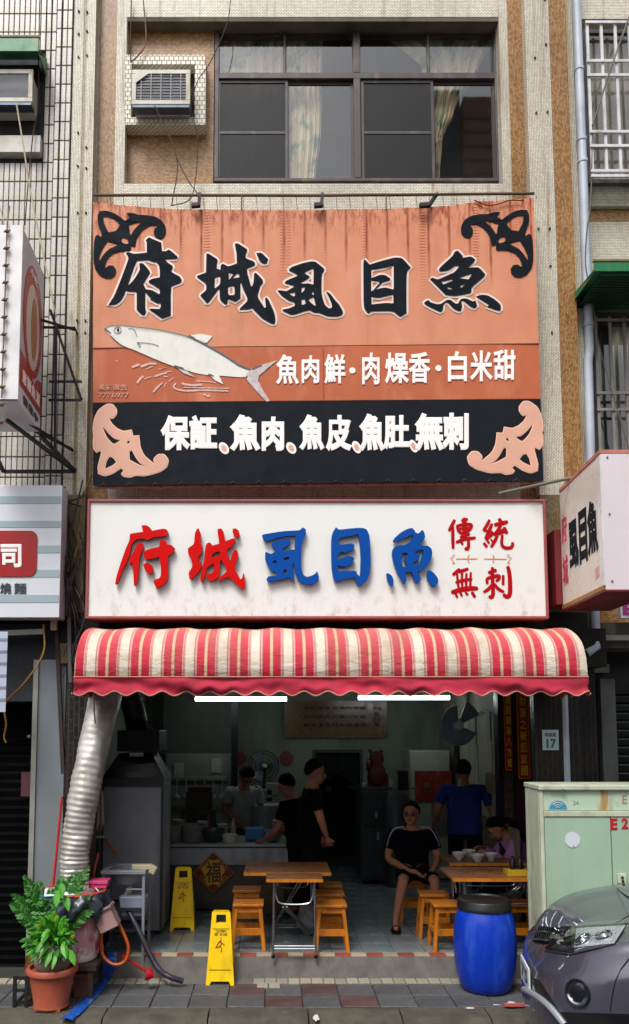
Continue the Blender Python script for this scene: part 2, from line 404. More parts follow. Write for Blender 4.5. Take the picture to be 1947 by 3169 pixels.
# floor slab, upper rooms as closed dim boxes so nothing shows through
MB().box((xL1, .9, LZ), (xp0, 1.0, TOP)).build('inner_wall', m_room, bld)
MB().box((xL1, .24, WZ0 - .1), (xp0, .9, WZ0 - .02)).build('inner_floor', m_room, bld)
MB().box((xL1, .24, TOP - .1), (xp0, .9, TOP)).build('inner_ceiling', m_room, bld)
MB().box((xL0, 1.0, 2.99), (xq, 5.3, TOP)).build('rear_mass', m_room, bld)
# bolt holes with rust in the pillars
m_bolt = mat('rusty_bolt', '#3A2418', .8)
mb = MB()
for kx, ys in ((190, (28, 83, 138, 320, 400, 512, 770, 800)), (210, (30, 76, 134, 355, 405, 512, 771, 800)), (1283, (140, 272, 550, 1040, 1300)), (1310, (0, 108, 270, 550, 640, 800))):
    for y in ys:
        p = K(kx + (y * .02 if kx > 1000 else -y * .006), y, -.12); mb.cyl(p + Vector((0, .01, 0)), p + Vector((0, -.012, 0)), .011, seg=8)
mb.build('bolt', m_bolt, bld, kind='stuff')

# window: upper lights and four sashes
m_frame = mat('brown_window_frame', '#4A3E3E', .45, var=.15, dirt='#6A6258', ds=9, k=.8)
def thin_glass(name, tint, rough, refl, film='#000000', filmk=0.0):
    t = NT(name); nt = t.t; out = nt.nodes['Material Output']; nt.nodes.remove(t.b)
    tr = t.n('ShaderNodeBsdfTransparent'); tr.inputs[0].default_value = (*tint, 1); gl_ = t.n('ShaderNodeBsdfGlossy'); gl_.inputs['Roughness'].default_value = rough; gl_.inputs['Color'].default_value = (.9, .92, .95, 1)
    di = t.n('ShaderNodeBsdfDiffuse'); di.inputs[0].default_value = (*lin(film), 1)
    m0 = t.n('ShaderNodeMixShader'); m0.inputs[0].default_value = filmk; t.L(tr.outputs[0], m0.inputs[1]); t.L(di.outputs[0], m0.inputs[2])
    lw = t.n('ShaderNodeFresnel'); lw.inputs['IOR'].default_value = 1.5; ge = t.n('ShaderNodeNewGeometry'); f = t.math('MULTIPLY', t.ramp(lw.outputs[0], .03, 1, refl * .5, .9), t.math('SUBTRACT', 1.0, ge.outputs['Backfacing']))
    m1 = t.n('ShaderNodeMixShader'); t.L(f, m1.inputs[0]); t.L(m0.outputs[0], m1.inputs[1]); t.L(gl_.outputs[0], m1.inputs[2]); t.L(m1.outputs[0], out.inputs['Surface']); return t.m
def glass(name, tint='#9AA0A4', rough=.03):
    t = NT(name); t.b.inputs['Base Color'].default_value = (*lin(tint), 1)
    t.done(None, rough, 0, None, .5); t.b.inputs['Transmission Weight'].default_value = 1.0; t.b.inputs['IOR'].default_value = 1.45
    return t.m
m_glass = thin_glass('window_glass', (.86, .87, .85), .02, .21); m_glassd = thin_glass('dusty_screen', (.22, .21, .18), .5, .03, film='#3A3630', filmk=.10)
win = MB(); YW = .14
def kx_(k, y=250, Y=YW): return K(k, y, Y).x
wz = lambda k: K(800, k, YW).z
fx0, fx1 = kx_(516), kx_(1200); fz1, fz0 = wz(66), wz(438)
def fbar(x0, x1, z0, z1, y0=.12, y1=.19): win.box((x0, y0, z0), (x1, y1, z1))
fbar(fx0, fx1, fz1 - .05, fz1 + .02); fbar(fx0, fx1, fz0, fz0 + .035); fbar(fx0, fx0 + .045, fz0 + .035, fz1 - .05); fbar(fx1 - .045, fx1, fz0 + .035, fz1 - .05)
tz0, tz1 = wz(192), wz(178)
fbar(fx0 + .045, fx1 - .045, tz0, tz1, .118); mx = [kx_(857)]
fbar(kx_(850), kx_(866), fz0 + .035, tz0, .116); fbar(kx_(850), kx_(866), tz1, fz1 - .05, .116)
fbar(kx_(682), kx_(687), tz1, fz1 - .05, .13); fbar(kx_(1029), kx_(1034), tz1, fz1 - .05, .13)
WIN = win.build('window', m_frame, bld, bevel=.004)
def pane(k0, k1, y0, y1, Y, m, rail=None, fw=.028):
    x0, x1, z0, z1 = kx_(k0), kx_(k1), wz(y1), wz(y0)
    s = MB().box((x0, Y - .012, z0), (x1, Y + .012, z0 + fw)).box((x0, Y - .012, z1 - fw), (x1, Y + .012, z1)).box((x0, Y - .012, z0 + fw), (x0 + fw, Y + .012, z1 - fw)).box((x1 - fw, Y - .012, z0 + fw), (x1, Y + .012, z1 - fw))
    if rail: zr = wz(rail); s.box((x0 + fw, Y - .009, zr - .014), (x1 - fw, Y + .009, zr + .014))
    s.build('sash', m_frame, WIN)
    MB().box((x0 + fw, Y - .003, z0 + fw), (x1 - fw, Y + .003, z1 - fw)).build('pane', m, WIN)
for a, b in ((524, 683), (687, 850), (866, 1030), (1034, 1192)): pane(a, b, 81, 178, .165, m_glass, fw=.008)
pane(523, 692, 193, 436, .15, m_glassd, rail=318); pane(688, 850, 193, 436, .176, m_glass)
pane(868, 1042, 193, 436, .15, m_glassd, rail=318); pane(1038, 1193, 193, 436, .176, m_glass)
# curtains with folds, hanging inside
def curtain_mat():
    t = NT('printed_curtain'); n = t.ramp(t.noise(5.5, detail=3), .5, .62); c = t.mix(n, lin('#E8D8BE'), lin('#7FA08E'))
    t.b.inputs['Subsurface Weight'].default_value = 0; return t.done(c, .9)
m_curt = curtain_mat(); m_curt.node_tree.nodes['Principled BSDF'].inputs['Emission Strength'].default_value = 0
def curtain(label, left, right, z1k, z0k):
    """left/right: lists of (pixel x at top, mid, bottom) edges"""
    P = []
    for i in range(15):
        t = i / 14; z = K(700, z1k + (z0k - z1k) * t, .27).z; row = []
        q = t * (len(left) - 1); a = int(min(q, len(left) - 2)); f = q - a; f = f * f * (3 - 2 * f)
        xl = left[a] * (1 - f) + left[a + 1] * f; xr = right[a] * (1 - f) + right[a + 1] * f
        ky = z1k + (z0k - z1k) * t
        for j in range(49):
            s = j / 48; x = K(xl + (xr - xl) * s, ky, .27).x
            row.append(Vector((x, .27 + .022 * math.sin(s * 38 + 2 * math.sin(s * 7)) + .01 * math.sin(s * 90 + t * 3), z)))
        P.append(row)
    o = MB().grid(P).build('curtain', m_curt, smooth=True, angle=80)
    tag(o, label, 'curtain'); return o
curtain('pale printed curtain hanging straight behind the left sashes of the window', [524, 524, 530, 545], [684, 682, 660, 640], 78, 434)
curtain('narrow printed curtain gathered behind the second sash from the left', [688, 688, 692, 694], [776, 774, 772, 758], 78, 434)
curtain('printed curtain tied back behind the rightmost clear sash', [925, 1015, 1035, 1040, 1043], [1192, 1150, 1095, 1062, 1056], 78, 434)
# air conditioner in the niche
m_acw = mat('yellowed_white_casing', '#D9D4C4', .5, dirt='#8A7A56', ds=6); m_acd = mat('dark_coil', '#23262E', .5, k=.8)
def air_con(k0, k1, Y0, Y1, label, bars, rowsn, m=m_acw):
    a = K(k0[0], k0[1], Y0); b = K(k1[0], k1[1], Y0); t = thing('air_conditioner', ((a.x + b.x) / 2, Y0, b.z), label, 'air conditioner')
    fw = .045; x0, x1, z0, z1 = a.x, b.x, b.z, a.z
    MB().box((x0 + .02, Y0 + .02, z0 - .02), (x1 - .02, Y1, z1 - .02)).build('casing', m, t, bevel=.006)
    MB().box((x0, Y0 - .01, z0), (x1, Y0 + .02, z0 + fw)).box((x0, Y0 - .01, z1 - fw), (x1, Y0 + .02, z1)).box((x0, Y0 - .01, z0 + fw), (x0 + fw, Y0 + .02, z1 - fw)).box((x1 - fw, Y0 - .01, z0 + fw), (x1, Y0 + .02, z1 - fw)).build('front_frame', m, t, bevel=.004)
    MB().box((x0 + fw, Y0 + .004, z0 + fw), (x1 - fw, Y0 + .019, z1 - fw)).build('coil', m_acd, t)
    gmb = MB()
    for i in range(bars): xx = x0 + fw + (x1 - x0 - 2 * fw) * (i + .5) / bars; gmb.box((xx - .004, Y0 - .008, z0 + fw), (xx + .004, Y0 - .002, z1 - fw))
    for i in range(rowsn): zz = z0 + fw + (z1 - z0 - 2 * fw) * (i + .5) / rowsn; gmb.box((x0 + fw, Y0 - .001, zz - .0025), (x1 - fw, Y0 + .003, zz + .0025))
    gmb.build('grille', mat('grille_wire', '#9A9CA4', .5), t)
    MB().box((x0 + .01, Y0 - .005, z0 - .03), (x1 - .01, Y0 + .1, z0 - .002)).build('drip_tray', mat('tray_steel', '#5C6674', .4, .6), t)
    return t
ac = air_con((318, 169), (457, 252), -.16, .1, 'window air conditioner in the white tiled niche left of the curtained window', 5, 9)
# corrected corner plate of the unit
a = K(321, 172, -.17); MB().add([a + Vector((.02, -.006, -.02)), a + Vector((.16, -.006, -.02)), a + Vector((.02, -.006, -.13))], [(0, 1, 2)]).build('corner_plate', m_acw, ac)

# =================================================================== left neighbour, clad in long upright tiles
m_lt = mat('long_cream_tile', '#D6D0C6', .3, var=.14, vs=5, dirt='#A8997C', ds=4, bump=.06, rnd=.16)
m_lg = mat('dark_joint', '#3A3D42', .9, k=.8)
lb = thing('left_building', (-3.3, .2, 0), 'neighbouring house on the left clad in long upright cream tiles', 'building')
xl = XB(170, 600, -.1)[0]
MB().box((-8, .0, 2.6), (xl - .0, .6, TOP)).box((XB(128, 600, 0)[0], -.045, 3.4), (XB(166, 600, 0)[0] + .02, -.002, TOP)).build('wall', m_lg, lb)
ltm = {}
def ltile(x0, x1, z0, z1, y=-.012):
    k = (round(x1 - x0, 3), round(z1 - z0, 3))
    if k not in ltm: ltm[k] = piece_mesh('wall_tile', k[0], k[1], .014, m_lt, .003)
    piece('wall_tile', ltm[k], ((x0 + x1) / 2, y, (z0 + z1) / 2), lb, (math.pi / 2, 0, 0))
row = .2085
zr = [4.62 + row * i for i in range(0, 27)]
cols = [XB(k, 300, -.055)[0] for k in (130.5, 145, 157)]
c2 = [XB(k, 300, -.02)[0] for k in (105, 118.5, 130)]
for z in zr:
    for a, b in zip(cols, cols[1:] + [cols[-1] + .052]): ltile(a + .004, a + .048, z + .006, z + row - .006, -.055)
    for a in c2[:2]: ltile(a + .004, a + .048, z + .006, z + row - .006, -.012)
xf = c2[0] - .004
for z in zr:
    for i in range(9):
        if 8.02 < z < 9.25 or (i >= 3 and 5.3 < z < 7.0): continue        # niche of the air conditioner; wall behind the tall sign
        x1 = xf - i * .056
        ltile(x1 - .052, x1 - .004, z + .006, z + row - .006)
# reveal of the niche and the brackets
MB().box((-4, -.10, 8.22), (XB(98, 300, -.1)[0], .1, 8.40)).build('niche_sill', m_lt, lb)
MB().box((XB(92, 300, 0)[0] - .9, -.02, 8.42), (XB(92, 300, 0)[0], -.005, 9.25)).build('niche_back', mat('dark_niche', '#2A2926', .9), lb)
ac2 = air_con((-60, 168), (78, 246), -.24, .0, 'window air conditioner cut by the left edge under the green canopy', 0, 22)
m_gc = mat('green_canopy_paint', '#1F7F4D', .4, dirt='#8A6A2A', ds=3, k=.9); m_gc2 = mat('rusty_green_trim', '#8C7A3A', .6, dirt='#3F6A34', ds=8)
def canopy(nm, k0, k1, Y, label, rise=.16, out=.3):
    a = K(k0[0], k0[1], Y); b = K(k1[0], k1[1], Y); t = thing(nm, ((a.x + b.x) / 2, Y, b.z), label, 'canopy')
    x0, x1 = a.x, b.x; z1, z0 = a.z, b.z
    MB().hexa([(x0, Y, z0), (x1, Y, z0), (x1 - .0, Y + out, z1 + rise), (x0, Y + out, z1 + rise)], [(x0, Y + .01, z0 - .012), (x1, Y + .01, z0 - .012), (x1, Y + out, z1 + rise - .015), (x0, Y + out, z1 + rise - .015)]).build('roof_sheet', m_gc, t)
    MB().box((x0 - .005, Y - .012, z0 - .012), (x1 + .005, Y - .001, z1)).build('fascia', m_gc, t)
    MB().box((x0 - .01, Y - .02, z1 + .001), (x1 + .01, Y + .02, z1 + .02)).build('trim', m_gc2, t)
    for xx in (x0, x1 - .012): MB().prism([[(Y, z0 - .01), (Y + out, z0 - .01), (Y + out, z1 + rise - .02), (Y, z0 + .02)]], lambda u, v, xx=xx: Vector((xx, u, v)), (.012, 0, 0)).build('end_plate', m_gc, t)
    return t
canopy('window_canopy', (-60, 92), (92, 122), -.34, 'small green metal canopy over the air conditioner at the left edge', .05)

# =================================================================== right neighbour
rb = thing('right_building', (4.2, .4, 0), 'neighbouring house on the right with barred windows and white mosaic walls', 'building')
YR = .12; xr = xq + .002
def rk(k, y): p = K(k, y, YR); return p.x, p.z
def rwall(z0, z1, m, x1=9.0, x0=None, y0=YR): MB().box((x0 or xr, y0, z0), (x1, .7, z1)).build('wall', m, rb)
za = rk(1450, 45)[1]; zb = rk(1450, 435)[1]; zc = rk(1450, 495)[1]; zd = rk(1450, 525)[1]; ze = rk(1450, 740)[1]; zf = rk(1450, 1170)[1]; zg = rk(1450, 1500)[1]
rwall(za, TOP, M_mos_w); rwall(zc, zb - .05, M_mos_w); rwall(zd, zc - .002, M_mos_b, y0=YR + .05); rwall(ze, zd - .002, M_mos_w, y0=YR + .052); rwall(zg, zf, M_mos_b)
rwall(zf, ze, M_mos_wv, x1=rk(1418, 900)[0]); MB().box((xr, YR - .06, zb - .05), (9, .7, zb)).build('sill', mat('grey_sill', '#B8BCC4', .6, dirt='#6A665C'), rb)
MB().box((xr, .5, zf), (9, .7, TOP)).build('inner_wall', m_room, rb)
m_wbar = mat('white_bar_paint', '#E8E6E8', .4, dirt='#A8A294', ds=9); m_gbar = mat('grey_bar_paint', '#8F8A84', .5, dirt='#5A4A3A', ds=9)
def barred(k0, k1, Y, xs, zs, m, label, w=.028, glassm=None):
    a = K(k0[0], k0[1], Y); b = K(k1[0], k1[1], Y); t = thing('barred_window', ((a.x + b.x) / 2, Y, b.z), label, 'window')
    fr = MB(); x1r = a.x + 2.2
    fr.box((a.x, Y + .09, b.z), (a.x + .04, Y + .14, a.z)).box((a.x + .04, Y + .09, a.z - .04), (x1r, Y + .14, a.z)).box((a.x + .04, Y + .09, b.z), (x1r, Y + .14, b.z + .04))
    for i in range(1, 4): fr.box((a.x + i * .55, Y + .09, b.z + .04), (a.x + i * .55 + .05, Y + .14, a.z - .04))
    fr.build('frame', m_frame, t)
    MB().box((a.x + .04, Y + .11, b.z + .04), (x1r, Y + .117, a.z - .04)).build('pane', m_glass, t)
    x = a.x; i = 0
    while x < x1r: MB().box((x, Y, b.z), (x + w, Y + .02, a.z)).build('bar', m, t); i += 1; x = a.x + i * xs
    for z in zs: zz = K(1450, z, Y).z; MB().box((a.x - .01, Y - .016, zz - w / 2), (x1r, Y - .002, zz + w / 2)).build('cross_bar', m, t)
    return t
barred((1408, 52), (1512, 425), -.1, .145, (55, 148, 182, 318, 352, 412, 424), m_wbar, 'window behind a grid of white bars at the top right corner')
barred((1428, 760), (1512, 1160), -.02, .145, (770, 945, 985, 1150), m_gbar, 'window behind grey bars on the right, half hidden by the pink sign box')
m_cu = mat('lace_curtain', '#A8A294', .9)
for i, (x, z0, z1, lb_) in enumerate(((rk(1440, 200)[0], zb + .05, za - .1, 'pale lace curtain behind the white bars at the top right'), (rk(1460, 200)[0], zf + .1, ze - .1, 'brownish curtain strip behind the grey barred window'))):
    P = [[Vector((x + .5 * j / 20, .32 + .02 * math.sin(j * 1.4), z0 + (z1 - z0) * i2 / 4)) for j in range(21)] for i2 in range(5)]
    tag(MB().grid(P).build('curtain', m_cu, smooth=True, angle=80), lb_, 'curtain')
t = canopy('window_canopy', (1428, 630), (1700, 650), -.62, 'dark green canopy with ribbed underside above the grey barred window', .0, .62)
m_gd = mat('dark_green_rib', '#1C5A3C', .5, k=.8)
b_z = K(1428, 650, -.62).z - .014
for i in range(16): a = K(1432, 660, -.6); MB().box((a.x + .05, -.6 + i * .044, b_z + .0 - .02), (a.x + 2.2, -.572 + i * .044, b_z - .002)).build('rib', m_gd, t)
# drain pipe with collars down the joint of the houses
m_pvc = mat('grey_blue_pipe', '#C2CBD8', .45, dirt='#7E8084', ds=3)
px = K(1394, 300, -.02).x
pt = thing('drain_pipe', (px, -.04, 2.9), 'long pale blue drain pipe running down the joint with the right house', 'pipe')
jz = K(1394, 855, -.04).z
MB().tube([(px, -.05, TOP), (px, -.05, jz + .05), (px - .02, -.05, jz - .05), (px - .045, -.05, 3.25), (px - .06, -.09, 3.12), (px - .16, -.1, 3.06)], .045, 14).build('pipe', m_pvc, pt, smooth=True)
for z in (K(1394, 180, 0).z, K(1394, 348, 0).z, K(1394, 400, 0).z, jz + .3): MB().cyl((px, -.05, z), (px, -.05, z + .035), .052, seg=14).build('collar', m_pvc, pt)
pl = K(1358, 1800, -.1)
p2 = MB().tube([(pl.x, -.12, 3.0), (pl.x, -.12, .2)], .036, 14).build('drain_pipe', m_pvc, smooth=True)
tag(p2, 'lower grey drain pipe beside the house number plate', 'pipe')
b = MB()
for k in (1378, 1389): b.tube([K(k - 8, 1655, -.06), K(k - 2, 1750, -.06), K(k + 2, 1890, -.06)], .008, 6)
for i in range(9): b.bar(K(1372 + i * .9, 1690 + i * 24, -.06), K(1386 + i * .9, 1690 + i * 24, -.06), .008)
tag(b.build('cable_ladder', mat('old_pink_cable', '#8A6A64', .7)), 'thin ladder of old pinkish cables beside the lower drain pipe', 'cable ladder')
# ground floor right: dark roller shutter with a post, concrete beam
m_sh = mat('dark_shutter', '#2C2F31', .5, .3, dirt='#1A1A1A', k=.9); m_beam = mat('stained_beam', '#6B655A', .9, dirt='#3A342A', ds=2, bump=.5)
rs = thing('roller_shutter', (4.3, .35, 0), 'closed dark roller shutter of the right hand shop, with a concrete post', 'shutter')
sx0 = K(1380, 1800, .3).x
sm = piece_mesh('shutter_slat', 3.4, .072, .02, m_sh, .008); z = .05
while z < 2.78: piece('shutter_slat', sm, (sx0 + 1.7, .36, z), rs, (math.pi / 2 + .35, 0, 0)); z += .086
a = K(1443, 1640, .2); MB().box((a.x, .2, 0), (a.x + .145, .33, 2.83)).build('post', mat('dim_concrete', '#5C5F5E', .9, dirt='#3A3C3A'), rs)
MB().box((sx0, .42, 0), (sx0 + 3.4, .5, 3.2)).build('shutter_housing', m_sh, rs)
MB().box((xr + .0, -.02, 3.12), (9, .68, zg - .002)).build('beam', m_beam, rb)
MB().box((xp0, -.119, 2.93), (xq, .3, 3.3)).build('beam', mat('grimy_beam', '#1C1915', .9, bump=.4), bld)
a = K(1424, 1535, -.05); lt = MB().box((a.x, -.1, a.z - .02), (a.x + 1.3, -.04, a.z + .03)).build('lamp_batten', mat('dull_white', '#8C8C88', .5))
tag(lt, 'unlit fluorescent batten under the beam at the right edge', 'lamp')
# dark mosaic piers either side of the shop opening (ground floor)
wall(K(152, 2000, -.13).x, K(205, 2000, -.13).x + .02, 0, 2.95, M_mos_k, -.135, .25, 'pier'); wall(K(1292, 2000, -.14).x, K(1404, 2000, -.14).x, .0, 2.93, M_mos_k, -.14, -.03, 'pier')
YP = 1.35        # the door line, set back behind the front tables
wall(K(1237, 2000, YP).x, K(1310, 2000, YP).x + .3, .187, 2.98, M_mos_k, YP, YP + .25, 'pier')
wall(K(1205, 2000, YP).x, K(1236, 2000, YP).x, .187, 2.98, mat('black_door_channel', '#141416', .4), YP + .02, YP + .2, 'door_channel')
wall(K(1302, 2000, YP).x, K(1302, 2000, YP).x + .2, .187, 2.93, M_mos_k, .2, YP - .002, 'pier')
MB().box((xL0, -.0, LZ - .01), (xp0, .3, 3.5)).build('lintel', m_beam, bld)
# =================================================================== ground floor left
gl = mat('grey_steel_sheet', '#8B9498', .4, .2, var=.12, vs=1.5, dirt='#7A6F62', ds=2)
lp = thing('steel_door_panel', (K(115, 2200, -.05).x, -.05, 0), 'tall grey sheet steel panel at the left of the shop front', 'panel')
a, b = K(84, 2000, -.06), K(150, 2000, -.06)
MB().box((a.x, -.06, .0), (b.x, .1, 3.0)).build('sheet', gl, lp); MB().box((a.x - .05, -.08, 0), (a.x - .003, .1, 3.0)).build('edge_channel', mat('pale_channel', '#A5A69C', .5, .3), lp)
MB().bar(K(136, 1500, -.12), K(152, 1860, -.12), .035).build('conduit', mat('brown_conduit', '#3A2C26', .7), lp)
ls = thing('roller_shutter', (-3.6, .25, 0), 'dark closed shutter of the left hand shop beside the grey steel panel', 'shutter')
sm2 = piece_mesh('shutter_slat', 3.0, .072, .02, mat('black_shutter', '#08090B', .85, .0, spec=.08, bump=0), .008); z = .05
while z < 2.62: piece('shutter_slat', sm2, (a.x - .05 - 1.5, .36, z), ls, (math.pi / 2 + .35, 0, 0)); z += .086
MB().box((a.x - 3.1, .42, 0), (a.x - .05, .5, 3.2)).build('shutter_housing', m_sh, ls)
MB().box((a.x - 5, .2, 2.64), (a.x - .05, .41, 3.35)).build('lintel', mat('grey_lintel', '#5E5E5C', .8, dirt='#44423E'), lb)
MB().box((-8, -.0, 3.36), (xl, .41, 3.6)).build('lintel', m_beam, lb)
MB().bar(K(-40, 1524, -.2), K(105, 1518, -.2), .05).build('sign_rail', mat('pale_channel', '#A5A69C', .5, .3), lb)
# sticker and knob on the shutter
p = K(70, 1770, .3); MB().ball(p, .02).build('knob', mat('pale_green_plastic', '#9DB39A', .5), ls)
p = K(62, 1885, .3); MB().box((p.x - .05, .31, p.z - .12), (p.x + .05, .318, p.z + .12)).build('notice', mat('faded_red_notice', '#5A3038', .7), ls)
# =================================================================== house across the street (seen only mirrored in panes and paint)
ob = thing('opposite_building', (0, -17.5, 0), 'row of brown brick houses across the street', 'building')
mo = mosaic('brick_brown', '#D08A66', '#C07A58', '#7A5040', .5, .12, stain=.2)
mo2 = mat('grey_render', '#8C8C8E', .8)
MB().box((6.5, -24, 0), (10, -17.5, 24)).build('wall', mo, ob); MB().box((-14, -24, 0), (4.4, -18, 7.5)).build('wall', mo2, ob); MB().box((4.5, -24, 0), (6.45, -17.8, 24.5)).build('wall', mat('slate_tower', '#66708A', .8), ob); MB().box((10.1, -24, 0), (22, -18, 8)).build('wall', mo2, ob)
for i in range(34): MB().box((6.5, -17.56, 6 + i * .52), (10, -17.44, 6.1 + i * .52)).build('ledge', mo2 if i % 7 == 0 else mat('brown_ledge', '#8A5844', .8), ob)
for i in range(12):
    for j in range(2): x = -13 + i * 2.8; MB().box((x, -17.99 if not 3.4 < x + 1 < 11 else -17.49, 1.2 + j * 3.2), (x + 1.6, -17.4, 2.9 + j * 3.2)).build('window', mat('opposite_window', '#22262C', .15), ob)
MB().box((-30, -15.5, -.15), (30, -12.5, -.02)).build('sidewalk', m_conc, at=(0, -14, -.15))['kind'] = 'structure'
# =================================================================== the big cloth banner
YB = -.34
def banner_mat():
    t = NT('orange_banner_cloth'); o = t.sep(); n = t.noise(2.2, detail=5)
    c = t.mix(t.ramp(n, .3, .7), lin('#E29A78', .92), lin('#D48664', .92))
    # rust runs under each eyelet, printed into the cloth by years of rain
    sx = t.math('FRACT', t.math('MULTIPLY', o[0], 1 / .2025))
    w = t.math('ABSOLUTE', t.math('SUBTRACT', sx, .5)); nn = t.noise(1.0, t.mapv((3.3, 0, .01)), 1); n2 = t.noise(9, t.mapv((4, 1, .8)), 3)
    thin = t.ramp(w, .01, .10, 1, 0)
    top = t.ramp(o[2], 1.95, 2.62, 0, 1)
    r1 = t.math('MULTIPLY', thin, t.math('MULTIPLY', t.ramp(t.math('ADD', top, t.ramp(nn, .3, .7, -.45, .25)), .12, .62), t.ramp(n2, .3, .6, .5, 1.0)))
    wide = t.ramp(t.noise(1.0, t.mapv((5.2, 0, .01), (3.1, 0, 0)), 2), .54, .64)
    lines = t.ramp(t.math('SINE', t.math('ADD', t.math('MULTIPLY', o[2], 210.0), t.math('MULTIPLY', n2, 5.0))), .0, .9)
    r2 = t.math('MULTIPLY', t.math('MULTIPLY', wide, lines), t.math('MULTIPLY', t.ramp(o[2], 1.85, 2.4), .8))
    r3 = t.math('MULTIPLY', t.ramp(o[2], 2.48, 2.70, 0, .9), t.ramp(t.noise(30, t.mapv((1, 1, .3))), .45, .7))
    rust = t.math('MAXIMUM', t.math('MAXIMUM', r1, r2), r3)
    c = t.mix(rust, c, lin('#8A2C08'))
    dirt = t.math('MULTIPLY', t.ramp(t.noise(3, t.mapv((2.5, 1, .3)), 5), .5, .75), .35)
    c = t.mix(dirt, c, lin('#B08060'))
    h = t.math('ADD', t.math('MULTIPLY', lines, t.math('MULTIPLY', wide, t.ramp(o[2], 1.2, 2.6, 0, .25))), t.noise(5))
    return t.done(c, .6, 0, t.bump(h, .3, .012), .25)
M_ban = banner_mat()
m_ban2 = mat('brick_orange_cloth', '#C66C4A', .65, spec=.2, var=.12, vs=2, dirt='#E09070', ds=2.5, bump=.15, bs=12)
m_banb = mat('black_banner_cloth', '#1A2029', .7, var=.2, vs=2, bump=.2, bs=9, k=.7, spec=.15)
m_ink = mat('dark_sign_ink', '#141D26', .75, var=.15, bump=.1, bs=30, k=.75, spec=.12); m_halo = mat('cream_outline_ink', '#F4DCD2', .5, var=.06, bump=.05)
m_wink = mat('white_sign_ink', '#FFF6F2', .5, var=.05, bump=.05, k=1.0); m_pink = mat('pale_peach_ink', '#EBB39A', .5, var=.1)
m_pinkl = mat('peach_edge_ink', '#FFCFAE', .5, var=.05, k=1.0)
def ban_y(fx, fy):           # the cloth bellies a little and has pleats at the top
    top = max(0.0, 1 - (fy - 620) / 330.0)
    return YB - .02 * math.sin(math.pi * max(0, min(1, (fx - 288) / 1380))) - (.0028 * math.sin(fx * .118)) * top
def BF(fx, fy, off=0.0): p = F(fx, fy, ban_y(fx, fy)); return p + OUT * off
kt = [(224, 486), (300, 494), (420, 503), (600, 505), (760, 505), (950, 501), (1080, 495), (1150, 484), (1210, 481), (1283, 476)]
def topy(kx):
    for (a, ya), (b, yb) in zip(kt, kt[1:]):
        if kx <= b: return ya + (yb - ya) * (kx - a) / (b - a)
    return kt[-1][1]
def band(y0l, y0r, y1l, y1r, m, nm, nx=90, nz=24, top=False):
    P = []
    for i in range(nz + 1):
        v = i / nz; row = []
        for j in range(nx + 1):
            u = j / nx; xt = 224 + u * (1283 - 224); yb_ = y1l + (y1r - y1l) * u; yt = topy(xt) if top else y0l + (y0r - y0l) * u
            ky = yt + (yb_ - yt) * v; f = (ky - 480) / 690; kx = (224 + u * (1283 - 224)) + f * (u * 24 - (1 - u) * 0)
            p = BF(kx * U, ky * U); row.append(p)
        P.append(row)
    return MB().grid(P, (0, .004, 0)).build(nm, m, BAN, smooth=True, angle=60)
c0 = K(760, 1168, YB)
BAN = thing('cloth_banner', (c0.x, YB, c0.z), 'huge orange and black cloth banner with a white fish and 府城虱目魚', 'banner')
band(0, 0, 836, 825, M_ban, 'upper_cloth', nz=50, top=True); band(837.5, 827, 967, 958, m_ban2, 'middle_cloth'); band(968, 959, 1167, 1155, m_banb, 'lower_cloth')
MB().bar(BF(288, 1078, .003), BF(1668, 1064, .003), .010, .008).build('seam', mat('seam_brown', '#8A3E22', .7), BAN)
MB().bar(BF(1000, 1078, .002), BF(1002, 1240, .002), .005, .005).build('seam', mat('seam_brown', '#8A3E22', .7), BAN)
CNT = [0]
def letter(par, nm, m, halo, org, sc, loops, surf, proud=.004, depth=.002, hw=.025, mirror=None):
    """outline traced on the sign; a cream edge runs round each outline"""
    def fx(u, v): return (org[0] + u / sc, org[1] + v / sc)
    L = []
    for comp in loops:
        comp = [comp] if not isinstance(comp[0][0], (tuple, list)) else comp
        comp = [[fx(*p) for p in l] for l in comp]
        if mirror: comp = [[mirror(*p) for p in l] for l in comp]
        comp = [round_loop([(a, b, 0) for a, b in l]) for l in comp]; L.append(comp)
    mb = MB(); hb = MB()
    for comp in L:
        mb.prism(comp, lambda u, v: surf(u, v, proud), (0, depth, 0))
        if halo:
            for l in comp:
                pts = [surf(p[0], p[1], proud - .0035) for p in l]; pts = pts + [pts[0], pts[1]]
                n0 = len(hb.v); hb.tube(pts, hw, 6, True)
                for i in range(n0, len(hb.v)):
                    v = hb.v[i]; hb.v[i] = Vector((v.x, surf.y(v) + (v.y - surf.y(v)) * .06, v.z)) if hasattr(surf, 'y') else v
    o = mb.build(nm, m, par)
    if halo: hb.build(nm + '_outline', halo, o, fix=True)
    return o
class SurfB:
    def __call__(s, a, b, off): return BF(a, b, off)
    def y(s, v):           # cloth depth near a world point (cloth is nearly a plane)
        k = (v.x - c0.x) / 2.15; return YB - .004 - .02 * math.cos(k * math.pi / 2)
SB = SurfB()
def flat_tube(mb, pts, w, surf, off, flat=.08):
    """a flat painted stroke of half width w (number or list, metres) along surface pixels"""
    pts3 = [surf(p[0], p[1], off) for p in pts]; n0 = len(mb.v); mb.tube(pts3, w, 8)
    for i in range(n0, len(mb.v)):
        k = (i - n0) // 8; c = pts3[min(k, len(pts3) - 1)]; v = mb.v[i]; mb.v[i] = Vector((v.x, c.y + (v.y - c.y) * flat, v.z))
